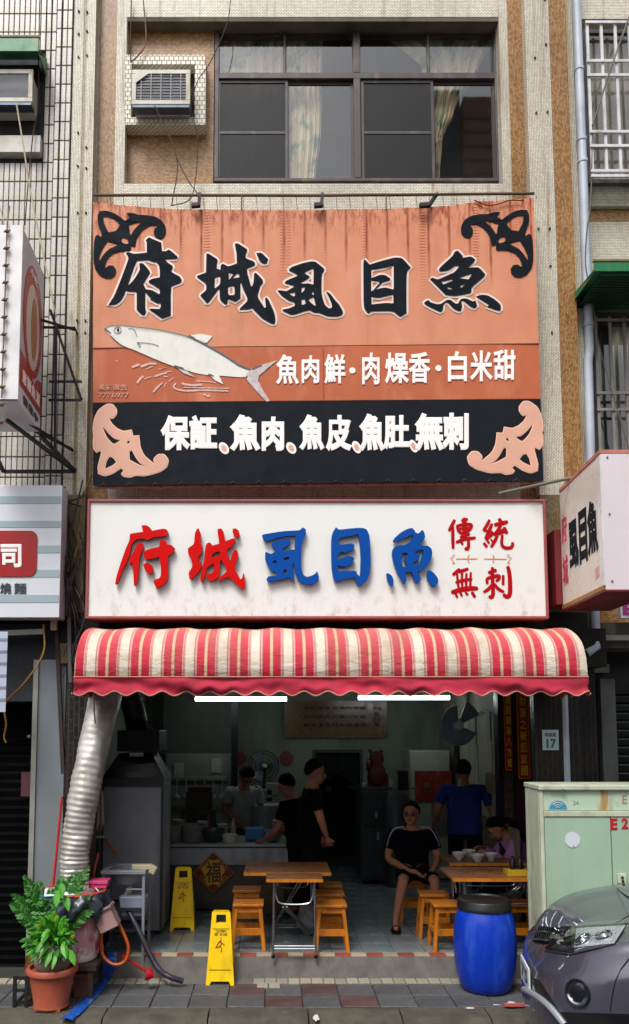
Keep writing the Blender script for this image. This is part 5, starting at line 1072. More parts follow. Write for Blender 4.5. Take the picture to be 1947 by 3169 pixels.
for i, (kx, h, m) in enumerate(((875, .1, '#9AA08A'), (930, .2, '#5A1E18'), (938, .14, '#8A8C88'))):
    p = K(kx, 1893, 3.55); tag(MB().lathe([(.03, 0), (.032, h * .6), (.012, h * .8), (.012, h), (.001, h)], p, 10).build('bottle', mat('bottle_%d' % i, m, .3), smooth=True), ('pale squat jar at the left end of the cooler top', 'dark red bottle right of the figurine on the cooler', 'grey bottle at the right end of the cooler top')[i], 'bottle')
p = K(953, 1960, 3.3); t = thing('water_dispenser', (p.x, 3.3, .19), 'tall dark water heater between the cooler and the refrigerator', 'water heater')
MB().lathe([(.17, 0), (.17, 1.2), (.13, 1.28), (.05, 1.3)], (p.x, 3.3, .19), 18).build('tank', m_ssd, t, smooth=True); MB().box((p.x - .05, 3.1, .95), (p.x + .05, 3.14, .98)).build('label_plate', m_bat, t); MB().box((p.x + .03, 3.25, 1.49), (p.x + .16, 3.36, 1.75)).build('control_box', m_dk, t)
# steel stove housing at the left with hood and flexible duct
a, b_ = K(247, 1868, .75), K(389, 2252, .75)
st = thing('stove_housing', ((a.x + b_.x) / 2, .9, .19), 'tall brushed steel stove housing with a black hood at the left of the shop', 'stove')
MB().box((a.x, .75, .24), (b_.x, 1.35, a.z)).build('cabinet', m_ss, st, bevel=.006); MB().box((a.x - .003, .735, .24), (a.x + .02, .75, a.z)).box((b_.x - .025, .735, .24), (b_.x + .003, .75, a.z)).box((a.x + .02, .738, a.z - .1), (b_.x - .025, .75, a.z)).build('edge_strip', m_ssd, st)
for x_ in (a.x + .04, b_.x - .06): MB().box((x_, .78, .19), (x_ + .03, .82, .24)).build('foot', m_dk, st)
h0, h1 = K(283, 1807, .8), K(342, 1807, .8); zt_ = h0.z
MB().hexa([(a.x, .75, a.z + .002), (b_.x, .75, a.z + .002), (h1.x + .1, .85, zt_ - .02), (h0.x, .85, zt_ - .02)], [(a.x, 1.35, a.z + .002), (b_.x, 1.35, a.z + .002), (h1.x + .1, 1.25, zt_ - .02), (h0.x, 1.25, zt_ - .02)]).build('hood', mat('sooty_black_hood', '#0E0F10', .4, .3), st)
u0, u1 = K(282, 1755, .7), K(383, 1806, .7)
MB().box((u0.x, .7, u1.z), (u1.x, 1.3, u0.z)).build('fan_box', mat('sooty_box', '#26272A', .5, .3), st, bevel=.005); MB().cyl(K(312, 1812, .75), K(345, 1812, .75), .03, seg=10).build('roller', m_ss, st)
b = MB(); pts = smooth_path([K(330, 1756, 1.0), K(325, 1720, 1.0), K(312, 1680, 1.0), K(300, 1640, 1.0)], 16); rr = [.115 + .010 * (i % 2) for i in range(len(pts))]
b.tube(pts, rr, 18); b.build('flexible_duct', mat('dull_ribbed_foil', '#4C4A48', .45, .6, var=.3), st, smooth=True, angle=80)
# silver flexible duct coming down outside
b = MB(); ctr = [K(262, 1640, -.12), K(248, 1700, -.22), K(226, 1790, -.32), K(205, 1890, -.40), K(190, 1980, -.42), K(181, 2060, -.42), K(181, 2128, -.42)]
pts = smooth_path(ctr, 26); n_ = len(pts); rr = []
for i in range(n_):
    q = i / n_; base = .152 - .030 * q; am = .0006 + .0042 * min(1, max(0, (q - .22) * 1.8)); rr.append(base + am * (1 if i % 4 in (1, 2) else -.6) + (R.uniform(-.006, .006) if q > .82 else 0))
b.tube(pts, rr, 32)
for i_, v_ in enumerate(b.v):
    q_ = (i_ // 32) / n_; c_ = pts[min(i_ // 32, n_ - 1)]; d_ = v_ - c_; b.v[i_] = c_ + d_ * (1 + (.05 + .10 * q_) * mnoise((v_.x * 9, v_.y * 9, v_.z * 6)) + (.02 + .07 * max(0, q_ - .6)) * mnoise((v_.x * 30, v_.y * 30, v_.z * 42)))
dk_ = mat('crinkled_aluminium_foil', '#DAD6CE', .48, .55, var=.28, vs=7, bump=.5, bs=16, dirt='#9A8460', ds=6)
duct = tag(b.build('flexible_duct', dk_, smooth=True, angle=80), 'big silver ribbed exhaust duct slanting down the left of the shop front', 'duct')
# bin wrapped in plastic under the duct, on a small stand
pb = K(176, 2140, -.42)
BN = thing('metal_bin', (pb.x, -.42, .25), 'red and pink floral bin with a black bag under the silver duct', 'bin')
def floral():
    t = NT('floral_tin'); n = t.n('ShaderNodeTexVoronoi'); n.inputs['Scale'].default_value = 9; t.L(t.co(), n.inputs['Vector']); c = t.mix(t.ramp(n.outputs['Distance'], .2, .6), lin('#B8283A'), lin('#D8A0A8')); c = t.mix(t.ramp(t.noise(7), .52, .6), c, lin('#EDE4E0')); return t.done(c, .45)
m_flo = floral(); zb_, zt_ = Kz(190, 2304, .30).z, pb.z; zb_ = .30
MB().lathe([(.22, .30), (.235, .33), (.275, pb.z - .04), (.285, pb.z - .02), (.285, pb.z), (.26, pb.z), (.20, pb.z - .1), (.001, pb.z - .1)], (pb.x, -.42, 0), 32).build('drum', m_flo, BN, smooth=True)
MB().tube([(pb.x + .287 * math.cos(a_), -.42 + .287 * math.sin(a_), pb.z) for a_ in [k * math.pi / 16 for k in range(33)]], .016, 8).build('rim', mat('orange_red_rim', '#D0503A', .4), BN, smooth=True)
P = []; 
for i in range(12):
    v = i / 11; row = []
    for j in range(61):
        a_ = -math.pi * 1.25 + j / 60 * math.pi * 1.6; rr_ = .30 + .05 * math.sin(v * 2.6) + .02 * math.sin(j * 1.1 + v * 5) + .014 * math.sin(j * 2.3 - v * 8) + R.uniform(-.006, .006)
        dr = (.18 + .34 * (.5 + .5 * math.sin(j * .13 + .4))) * (1 + .15 * math.sin(j * .5)); row.append(Vector((pb.x + rr_ * math.cos(a_), -.42 + rr_ * math.sin(a_), pb.z + .01 - dr * v)))
    P.append(row)
tag(MB().grid(P, (0, .002, -.002)).build('plastic_bag', mat('charcoal_bin_bag', '#2C343C', .28, var=.3, vs=8, bump=.4, bs=18), smooth=True, angle=75), 'crumpled charcoal plastic bag draped over the floral bin', 'bag')
pap = MB(); pap.obox((pb.x - .06, -.64, pb.z + .035), (.26, .16, .006), Matrix.Rotation(.25, 3, 'Z') @ Matrix.Rotation(.25, 3, 'X')); tag(pap.build('paper_sheet', mat('white_paper', '#E8ECF0', .6)), 'white sheet of paper lying on the bin rim', 'paper')
tag(MB().obox((pb.x - .15, -.69, pb.z + .0), (.14, .08, .03), Matrix.Rotation(.3, 3, 'Z')).build('teal_packet', mat('teal_plastic', '#2E7C8C', .4)), 'small teal packet under the paper on the bin', 'packet')
t = thing('pink_tray', (pb.x + .22, -.35, pb.z + .03), 'small pink plastic box at the right of the bin rim', 'box'); MB().box((pb.x + .14, -.42, pb.z + .02), (pb.x + .30, -.28, pb.z + .055)).box((pb.x + .13, -.43, pb.z + .055), (pb.x + .31, -.27, pb.z + .085)).build('box', mat('hot_pink_plastic', '#D84A80', .4), t, bevel=.004)
t = thing('wooden_stand', (pb.x, -.42, 0), 'low dark stand carrying the floral bin', 'stand'); m_dw = mat('dark_wet_wood', '#3A3028', .7, var=.4)
MB().box((pb.x - .27, -.66, .25), (pb.x + .27, -.18, .295)).build('top', m_dw, t)
for sx_ in (-.24, .2):
    for sy_ in (-.64, -.24): MB().box((pb.x + sx_, sy_, 0), (pb.x + sx_ + .04, sy_ + .04, .25)).build('leg', m_dw, t)
t = thing('clay_brick_block', (pb.x + .2, -.7, 0), 'orange clay block on a brick beside the pot under the bin', 'block'); MB().box((pb.x + .06, -.56, .0), (pb.x + .17, -.46, .17)).build('base', mat('old_brick', '#8A5A4A', .8), t); MB().box((pb.x + .05, -.57, .172), (pb.x + .18, -.45, .2)).build('slab', mat('clay_orange', '#C0643C', .7), t)
# sink stand with black drain hose
a, b_ = K(248, 2090, -.0), K(350, 2110, -.0); zs_ = a.z
sk = thing('sink_stand', ((a.x + b_.x) / 2, .1, .0), 'small steel wash basin on a metal stand in front of the stove housing', 'sink')
x0, x1 = a.x, b_.x
for x_ in (x0, x1 - .025):
    for y_ in (-.04, .32): MB().box((x_, y_, .0 if y_ < 0 else .19), (x_ + .025, y_ + .025, zs_ - .04)).build('leg', m_ss, sk)
s = MB(); s.box((x0 - .01, -.06, zs_ - .035), (x1 + .01, .0, zs_)).box((x0 - .01, .32, zs_ - .035), (x1 + .01, .36, zs_)).box((x0 - .01, .0, zs_ - .035), (x0 + .04, .32, zs_)).box((x1 - .04, .0, zs_ - .035), (x1 + .01, .32, zs_)); s.build('rim', m_ss, sk, bevel=.004)
MB().lathe([(.17, 0), (.165, -.05), (.12, -.12), (.03, -.14), (.001, -.14)], ((x0 + x1) / 2, .16, zs_ - .03), 20).build('basin', m_ss, sk, smooth=True)
MB().cyl(((x0 + x1) / 2 + .02, .14, zs_ - .33), ((x0 + x1) / 2 + .02, .14, zs_ - .15), .035, .03).build('trap', mat('cream_pvc', '#C8BC98', .5), sk, smooth=True)
for zz in (.42, .62): MB().box((x0, -.035, zz), (x1, -.02, zz + .025)).box((x0, .33, zz), (x1, .345, zz + .025)).box((x0 + .026, -.02, zz), (x1 - .026, .33, zz + .008)).build('shelf', m_ssd, sk)
tag(MB().tube(smooth_path([((x0 + x1) / 2 + .02, .13, zs_ - .3), ((x0 + x1) / 2 + .04, .02, .62), K(335, 2240, -.1), K(375, 2320, -.2), K(405, 2346, -.3) , K(440, 2358, -.28)], 8), .026, 10).build('drain_hose', mat('dark_violet_rubber', '#2E2A38', .5), smooth=True), 'dark drain hose running from the basin down to the pavement', 'hose')
t = thing('towel_dispenser', (x1 + .02, .02, zs_), 'cream plastic tap block on the corner of the basin', 'tap'); MB().box((x1 - .13, -.03, zs_), (x1 + .06, .05, zs_ + .05)).build('body', mat('cream_pvc', '#C8BC98', .5), t, bevel=.01); MB().obox((x1 + .07, .0, zs_ + .0), (.06, .06, .08), Matrix.Rotation(.5, 3, 'Y')).build('spout', mat('cream_pvc', '#C8BC98', .5), t, bevel=.01)
c = K(318, 2190, .05); t = thing('plastic_tub', (c.x, .1, .6), 'pale blue grey plastic tub on the shelf under the basin', 'tub'); MB().hexa([(c.x - .1, -.0, .56), (c.x + .12, -.0, .56), (c.x + .14, -.0, .74), (c.x - .12, -.0, .74)], [(c.x - .1, .2, .56), (c.x + .12, .2, .56), (c.x + .14, .2, .74), (c.x - .12, .2, .74)]).build('body', mat('pale_blue_plastic', '#8C98A8', .5), t, bevel=.01); MB().tube([(c.x - .07, .05, .74), (c.x - .06, .05, .80), (c.x + .09, .05, .80), (c.x + .1, .05, .74)], .01, 6).build('handle', mat('pale_plastic', '#A0A6AE', .5), t)
# cloth on a hook, orange gas hose, red items between duct and stove
p = K(238, 1900, .2); P = [[p + Vector((-.03 + .07 * j / 8 + .02 * v * (j - 4) / 4, .01 * math.sin(j * 1.7), -.42 * v * (1 - .25 * abs(math.sin(j * 1.1))))) for j in range(9)] for v in [i / 8 for i in range(9)]]
tag(MB().grid(P, (0, .004, 0)).build('glove_rag', mat('dirty_white_rag', '#A89C84', .9), smooth=True), 'dirty white work gloves hanging beside the silver duct', 'gloves')
tag(MB().tube([K(252, 2014, .7), K(265, 2030, .68), K(280, 2052, .66)], .012, 6).build('gas_hose', mat('orange_rubber', '#D8602A', .5)), 'short orange gas hose end on the steel stove housing', 'hose')
b = MB(); b.tube([K(205, 2012, .4), K(250, 2011, .6)], .012, 6); b.tube([K(222, 1960, .4), K(220, 2100, .4)], .008, 6); tag(b.build('gas_pipe', m_ss), 'thin grey gas pipes behind the silver duct', 'pipe')
tag(MB().tube([K(236, 2050, .2), K(228, 2085, .15), K(222, 2125, .1)], .014, 6).build('red_rod', mat('orange_red_plastic', '#E04030', .4)), 'orange red handle hanging behind the duct', 'handle')
tag(MB().tube([K(236, 1960, .6), K(234, 2000, .6)], .03, 8).build('extinguisher', mat('dark_red_enamel', '#6A1418', .4)), 'small dark red extinguisher behind the silver duct', 'extinguisher')
# broom, hoses
t = thing('red_broom', (K(128, 2120, -.3).x, -.3, .9), 'thin red broom handle leaning on the grey steel panel', 'broom'); MB().tube([K(149, 1915, -.2), K(128, 2128, -.32)], .012, 8).build('handle', mat('red_plastic', '#C81420', .4), t)
HB = mat('orange_hose', '#C85A20', .45)
tag(MB().tube(smooth_path([K(247, 2165, -.45), K(268, 2188, -.47), K(298, 2245, -.48), K(309, 2280, -.48), K(300, 2310, -.48), K(275, 2318, -.48), K(250, 2300, -.46), K(244, 2270, -.45), K(246, 2220, -.44)], 7), .015, 9).build('orange_hose', HB, smooth=True), 'orange rubber hose hanging in a loop from the bin', 'hose')
tag(MB().tube(smooth_path([K(238, 2232, -.44), K(236, 2262, -.44), K(230, 2296, -.44)], 6), .008, 8).build('thin_orange_hose', HB, smooth=True), 'thin orange cord hanging under the pink basket', 'cord')
c = K(256, 2205, -.52); M = Matrix.Rotation(-.45, 3, 'Y')
t = thing('plastic_basket', c - Vector((0, 0, .1)), 'small tilted dusty pink basket hooked on the bin', 'basket'); mp = mat('dusty_pink_plastic', '#B08A88', .6)
for p0, sz in (((0, -.07, -.01), (.17, .008, .17)), ((0, .07, -.01), (.17, .008, .17)), ((-.085, 0, -.01), (.008, .13, .17)), ((.085, 0, -.01), (.008, .13, .17)), ((0, 0, -.095), (.16, .13, .008)), ((0, 0, .085), (.20, .17, .014))):
    pass
b = MB()
for p0, sz in (((0, -.07, -.01), (.15, .008, .17)), ((0, .07, -.01), (.15, .008, .17)), ((-.079, 0, -.01), (.008, .15, .17)), ((.079, 0, -.01), (.008, .15, .17)), ((0, 0, -.099), (.15, .13, .008))): b.obox(c + M @ Vector(p0), sz, M)
b.build('side', mp, t); b = MB()
for p0, sz in (((0, -.083, .085), (.19, .018, .02)), ((0, .083, .085), (.19, .018, .02)), ((-.088, 0, .085), (.018, .148, .02)), ((.088, 0, .085), (.018, .148, .02))): b.obox(c + M @ Vector(p0), sz, M)
b.build('rim', mp, t); MB().tube([c + Vector((-.05, 0, .1)), c + Vector((-.07, .05, .2)), c + Vector((-.12, .08, .24))], .006, 5).build('hook', m_ss, t)
hp = [Vector((K(344, 2262, -.1).x - .0, -.02, .02)), Kz(342, 2300, .02)]
b = MB(); P = []; hpts = smooth_path([Kz(344, 2338, .10) , Kz(338, 2352, .01), Kz(322, 2368, .008), Kz(298, 2393, .006), Kz(270, 2414, .004), Kz(240, 2440, -.02), Kz(215, 2458, -.10)], 10)
hpts = smooth_path([K(268, 2290, -.22), K(266, 2310, -.28), Kz(258, 2340, .10), Kz(246, 2360, .02), Kz(232, 2380, .014), Kz(212, 2402, .012), Kz(190, 2424, .008), Kz(160, 2450, .004)], 10)
for i, p in enumerate(hpts):
    d = (hpts[min(i + 1, len(hpts) - 1)] - hpts[max(0, i - 1)]).normalized(); s_ = Vector((1, 0, 0)) * .052; s_ = (s_ - d * s_.dot(d)); 
    P.append([p + s_ * q + Vector((0, -.002, .010 * (1 - q * q) + .002 * math.sin(i * 1.3 + q * 3))) for q in (-1, -.5, 0, .5, 1)])
tag(MB().grid(P, (0, .004, -.006)).build('flat_hose', mat('blue_layflat_hose', '#1C58B8', .4, var=.25, vs=12, dirt='#8AA0B8', ds=10, bump=.4, bs=25), smooth=True, angle=80), 'flat blue hose running from under the bin to the kerb', 'hose')
pl0, pl1 = K(300, 2303, -.42), Kz(345, 2338, .06)
t = thing('red_plunger', pl1, 'red plastic scoop with a long red handle lying against the step', 'scoop'); MB().tube([K(296, 2298, -.46), K(352, 2334, -.38)], .013, 8).build('handle', mat('red_plastic', '#C81420', .4), t)
q = K(358, 2342, -.38); MB().lathe([(.015, .05), (.03, .03), (.055, 0), (.058, -.02), (.04, -.022)], q, 16, M=Matrix.Rotation(1.9, 3, 'Y')).build('cup', mat('red_plastic', '#C81420', .4), t, smooth=True)
# black crate behind the pot
t = thing('black_crate', (K(105, 2400, -.7).x, -.62, 0), 'open black plastic crate behind the terracotta pot', 'crate'); mk = mat('black_crate_plastic', '#1B1A1C', .5)
cx_ = K(120, 2400, -.6).x
for zz in (.02, .12, .22): MB().box((cx_ - .26, -.80, zz), (cx_ + .05, -.785, zz + .025)).box((cx_ - .26, -.50, zz), (cx_ + .05, -.485, zz + .025)).build('rail', mk, t)
for x_ in (-.26, -.16, -.06, .02): MB().box((cx_ + x_, -.798, .0), (cx_ + x_ + .02, -.482, .018)).box((cx_ + x_, -.803, 0), (cx_ + x_ + .03, -.787 + .0, .25)).build('slat', mk, t)
# =================================================================== plants
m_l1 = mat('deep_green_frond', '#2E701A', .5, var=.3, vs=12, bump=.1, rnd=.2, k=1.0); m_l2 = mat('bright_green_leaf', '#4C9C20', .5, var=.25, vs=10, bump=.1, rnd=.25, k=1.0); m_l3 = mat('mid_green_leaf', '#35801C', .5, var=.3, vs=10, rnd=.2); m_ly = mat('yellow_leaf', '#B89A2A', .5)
for m_ in (m_l1, m_l2): m_.node_tree.nodes['Principled BSDF'].inputs['Transmission Weight'].default_value = .0
pc = Kz(120, 2424, 0); pc = Vector((pc.x, -.80, 0))
PT = thing('terracotta_pot', pc, 'terracotta coloured plastic pot standing on the kerb edge at bottom left', 'pot'); m_tc = mat('terracotta_plastic', '#B0573C', .5, var=.15, vs=5, dirt='#8A4A38', ds=6)
MB().lathe([(.135, 0), (.15, .02), (.145, .04), (.185, .27), (.19, .30)], pc, 32).lathe([(.19, .285), (.212, .29), (.215, .32), (.205, .335), (.185, .335), (.18, .30), (.001, .29)], pc, 32, cap=False).build('pot', m_tc, PT, smooth=True, angle=50)
for k in range(4): a_ = k * math.pi / 2 + .7; MB().box(pc + Vector((.13 * math.cos(a_) - .02, .13 * math.sin(a_) - .02, -.003)), pc + Vector((.13 * math.cos(a_) + .02, .13 * math.sin(a_) + .02, .02))).build('foot', m_tc, PT)
ob_ = thing('round_planter', pc + Vector((0, 0, .3)), 'round grey clay planter nested in the terracotta pot', 'pot')
MB().lathe([(.10, .0), (.15, .05), (.17, .13), (.155, .20), (.13, .22), (.11, .20), (.001, .19)], pc + Vector((0, 0, .295)), 28).build('bowl', mat('mossy_grey_clay', '#8A8272', .8, dirt='#4E4A3A', ds=6), ob_, smooth=True)
gp = pc + Vector((-.14, .22, 0)); tag(MB().lathe([(.10, .0), (.14, .08), (.16, .24), (.14, .40), (.11, .46), (.09, .46), (.08, .40), (.001, .38)], gp, 24).build('glazed_jar', mat('brown_glaze', '#5E3E1C', .2, var=.4, vs=6), smooth=True), 'brown glazed jar behind the terracotta pot', 'jar')
cr = pc + Vector((0, 0, .48))
PL1 = thing('zigzag_plant', cr + Vector((0, .12, -.05)), 'dark green houseplant with long upright stacked fronds behind the bright bush', 'plant')
def frond(base, tip, bend, n, w, parent, m, nm='frond'):
    base, tip = Vector(base), Vector(tip); b = MB(); pts = []
    for i in range(n + 1): t_ = i / n; p = base.lerp(tip, t_); p.z += bend * math.sin(math.pi * t_) ; pts.append(p)
    b.tube(pts, [.005 * (1 - .6 * i / n) + .001 for i in range(n + 1)], 5)
    ax = (tip - base).normalized(); sd_ = ax.cross(Vector((0, -1, .25))).normalized(); nn_ = ax.cross(sd_).normalized()
    for i in range(2, n + 1):
        t_ = i / n; p = pts[i]; ll = w * math.sin(math.pi * (.18 + .75 * t_)) * R.uniform(.9, 1.12)
        for s_ in (-1, 1):
            d = (sd_ * s_ + ax * .55 + nn_ * R.uniform(-.25, .25)).normalized(); q = p + d * ll; wv = ax * ll * .36; dn = nn_ * ll * .18 * R.choice((-1, 1))
            b.add([p, p + d * ll * .5 - wv * .75 + dn, q, p + d * ll * .5 + wv * .9 - dn], [(0, 1, 2), (0, 2, 3)])
    b.build(nm, m, parent, fix=False)
def KP(kx, ky, dy): return K(kx, ky, pc.y + dy)
fr_ = [((118, 2240), (58, 2105), .10), ((112, 2250), (30, 2150), .05), ((110, 2262), (25, 2172), .0), ((122, 2240), (92, 2118), .12), ((128, 2240), (150, 2105), .10), ((130, 2240), (185, 2090), .12), ((133, 2245), (215, 2082), .08), ((136, 2255), (216, 2152), .02), ((132, 2262), (222, 2190), -.02), ((126, 2235), (122, 2135), .0), ((115, 2245), (62, 2135), .02), ((135, 2250), (195, 2130), .04), ((118, 2255), (45, 2205), -.02), ((128, 2238), (142, 2150), -.04), ((124, 2255), (100, 2160), -.05)]
for (a0, a1), (b0, b1), dy in fr_:
    frond(KP(a0, a1, .06), KP(b0, b1, .1 + dy), .03, 26, .078, PL1, m_l1)
PL2 = thing('leafy_bush', cr, 'bright green bushy plant with long drooping leaves in the round planter', 'plant')
def leaf(base, tip, w, parent, m, droop=.0):
    base, tip = Vector(base), Vector(tip); ax = tip - base; L0 = ax.length; n = 5; b = MB(); sd_ = ax.cross(Vector((0, -1, .3)) + Vector((R.uniform(-.6, .6), 0, R.uniform(-.5, .5)))).normalized(); nn_ = ax.cross(sd_).normalized(); P = []
    for i in range(n + 1):
        t_ = i / n; c_ = base + ax * t_ + Vector((0, 0, droop * L0 * (4 * t_ * (1 - t_)))); ww = w * math.sin(math.pi * min(1, t_ * .92 + .06)) ** .8
        P.append([c_ - sd_ * ww + nn_ * ww * .35, c_ - nn_ * ww * .1, c_ + sd_ * ww + nn_ * ww * .35])
    b.grid(P); b.build('leaf', m, parent, smooth=True, fix=False)
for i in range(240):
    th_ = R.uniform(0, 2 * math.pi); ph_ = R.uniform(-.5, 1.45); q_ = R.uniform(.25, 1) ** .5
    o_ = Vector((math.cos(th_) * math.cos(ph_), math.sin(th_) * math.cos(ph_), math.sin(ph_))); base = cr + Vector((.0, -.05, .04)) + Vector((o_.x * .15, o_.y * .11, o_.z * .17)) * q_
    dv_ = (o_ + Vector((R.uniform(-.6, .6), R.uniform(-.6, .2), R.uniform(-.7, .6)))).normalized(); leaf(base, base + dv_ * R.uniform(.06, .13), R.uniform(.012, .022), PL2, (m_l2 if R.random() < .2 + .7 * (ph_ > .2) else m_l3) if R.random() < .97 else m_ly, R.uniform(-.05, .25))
for i in range(0):
    a_ = R.uniform(0, 2 * math.pi); up = R.random(); r0 = R.uniform(.01, .12); hh = R.uniform(.0, .20)
    base = cr + Vector((r0 * math.cos(a_), r0 * math.sin(a_) * .8, -.0 + hh)); rr_ = R.uniform(.10, .22); dz = R.uniform(-.20, .08) if hh < .2 else R.uniform(-.02, .14)
    if base.y > cr.y + .06 and R.random() < .5: continue
    leaf(base, base + Vector((rr_ * math.cos(a_), rr_ * math.sin(a_), dz)), R.uniform(.013, .024), PL2, (m_l2 if R.random() < .75 else m_l3) if R.random() < .95 else m_ly, R.uniform(.05, .3))
for kx, ky in ((160, 2305), (180, 2320), (125, 2330), (108, 2325), (97, 2300), (85, 2290), (100, 2270), (150, 2160), (135, 2180), (165, 2190)):
    leaf(KP(140 + (kx - 140) * .55, ky - 38, -.16), KP(kx, ky, -.24), .03, PL2, m_l2, .12)
for kx, ky in ((88, 2262), (78, 2285), (72, 2300)): leaf(KP(105, 2255, -.02), KP(kx, ky, -.03), .02, PL2, m_ly, .1)
# =================================================================== wet floor signs
m_ye = mat('yellow_plastic', '#F2C806', .5, var=.10, vs=4, dirt='#A8881C', ds=7, k=1.0, spec=.3); m_yb = mat('print_brown', '#6A4A10', .6)
def aboard(p, label, rz=0.0, m=m_ye):
    t = thing('wet_floor_sign', (0, 0, 0), label, 'floor sign', 'yellow wet floor signs')
    H_, wt_, wb_ = .645, .165, .262; dep = .13
    for s_ in (-1, 1):
        def fn(u, v, s_=s_): return Vector((u, s_ * (dep * (1 - v / H_) + .006), v))
        out = [(-wb_ / 2, 0), (-wb_ / 2 + .035, 0), (-wb_ / 2 + .05, .035), (wb_ / 2 - .05, .035), (wb_ / 2 - .035, 0), (wb_ / 2, 0), (wt_ / 2 + .004, H_ - .02), (wt_ / 2 - .016, H_), (-wt_ / 2 + .016, H_), (-wt_ / 2 - .004, H_ - .02)]
        hole = [(-.048, H_ - .115), (.048, H_ - .115), (.044, H_ - .04), (-.044, H_ - .04)]
        MB().prism([out, hole], fn, (0, -s_ * .018, 0)).build('panel', m, t, bevel=.003)
        if s_ < 0:
            f2 = lambda u, v: fn(u, v) + Vector((0, -.003, -.0005))
            mb = MB(); write(mb, 'CAUTION', lambda u, v: f2(u, v), (-.05, .475, .05, .455), OUT, .0015, .01); mb.build('writing_row', m_yb, t); mb = MB(); write(mb, 'WET FLOOR', lambda u, v: f2(u, v), (-.06, .448, .06, .425), OUT, .0015, .01); mb.build('writing_row', m_yb, t)
            b = MB()
            for sg in ([(0, .41), (.002, .40)], [(-.005, .385), (-.03, .35), (-.045, .32)], [(.0, .39), (.008, .355), (-.01, .33)], [(-.01, .37), (.02, .36), (.035, .345)], [(-.0, .33), (.012, .31), (.004, .285)], [(-.0, .34), (-.035, .325)]): b.tube([f2(x_, z_) for x_, z_ in sg], .0045, 5)
            b.build('falling_figure', mat('print_orange', '#B85A18', .6), t)
            for zz in (.485, .135): hw_ = (wb_ + (wt_ - wb_) * zz / H_) / 2 - .02; MB().bar(f2(-hw_, zz), f2(hw_, zz), .003, .004).build('groove', m_yb, t)
    t.location = p; t.rotation_euler.z = rz; return t
pw = Kz(530, 2362, 0); ya = aboard((pw.x, pw.y + .06, -.004), 'bright yellow wet floor sign standing on the pavement in front of the step')
pw = Kz(437, 2236, .2); yb_ = dup(ya, (pw.x, pw.y + .1, .2), .05, 'yellow wet floor sign standing inside the shop beside the steel housing')
# =================================================================== furniture
m_or = mat('orange_varnish', '#D27C18', .4, var=.25, vs=6, dirt='#8A4E18', ds=14, bump=.25, bs=30, k=.92); m_top = mat('worn_wood_top', '#8E5C34', .35, var=.3, vs=5, dirt='#4E3220', ds=4, rnd=.1); m_chr = mat('chrome_tube', '#A8ACB0', .2, .9, var=.1, bump=0)
def stool(loc, rz, label, first=[None]):
    if first[0]: return dup(first[0], loc, rz, label)
    t = thing('wooden_stool', (0, 0, 0), label, 'stool', 'orange wooden stools'); H_ = .445
    MB().box((-.15, -.125, H_ - .03), (.15, .125, H_)).build('seat', m_or, t, bevel=.008)
    for sx_ in (-1, 1):
        for sy_ in (-1, 1): MB().hexa([(sx_ * .115 - .017, sy_ * .09 - .015, H_ - .031), (sx_ * .115 + .017, sy_ * .09 - .015, H_ - .031), (sx_ * .155 + .017, sy_ * .125 - .015, 0), (sx_ * .155 - .017, sy_ * .125 - .015, 0)], [(sx_ * .115 - .017, sy_ * .09 + .015, H_ - .031), (sx_ * .115 + .017, sy_ * .09 + .015, H_ - .031), (sx_ * .155 + .017, sy_ * .125 + .015, 0), (sx_ * .155 - .017, sy_ * .125 + .015, 0)]).build('leg', m_or, t, bevel=.003)
    for sy_ in (-1, 1): MB().box((-.122, sy_ * .113 - .01, .15), (.122, sy_ * .113 + .01, .215)).build('rail', m_or, t, bevel=.003)
    for sx_ in (-1, 1): MB().box((sx_ * .141 - .01, -.09, .17), (sx_ * .141 + .01, .09, .215)).build('rail', m_or, t, bevel=.003)
    MB().box((-.10, -.096, H_ - .085), (.10, -.078, H_ - .032)).build('apron', m_or, t)
    t.location = loc; t.rotation_euler.z = rz; first[0] = t; return t
def fl_(kx, ky, dy=0): p = Kz(kx, ky, .2); return (p.x, p.y + dy, .2)
stool(fl_(596, 2287, .13), 0, 'orange wooden stool to the left of the near folding table')
stool(fl_(798, 2289, .12), 0, 'frontmost orange stool in the row right of the near folding table')
stool(fl_(796, 2262, .22), 0, 'second orange stool in the row right of the near folding table'); stool(fl_(793, 2240, .30), 0, 'third and hindmost orange stool in the row right of the near folding table')
stool(fl_(590, 2262, .42), 0, 'darker stool behind the one left of the near folding table')
stool(fl_(1082, 2289, .13), .05, 'orange stool standing directly beside the blue drum'); stool(fl_(1052, 2262, .2), -.05, 'orange stool behind the one beside the blue drum')
s_seat = stool(fl_(1005, 2225, .30), 0, 'stool under the seated man in the dark polo shirt'); stool(fl_(1256, 2285, .1), 0, 'orange stool partly hidden between the blue drum and the green cabinet')
sw_ = stool(fl_(1262, 2215, .0), .1, 'stool under the woman in the mauve shirt')
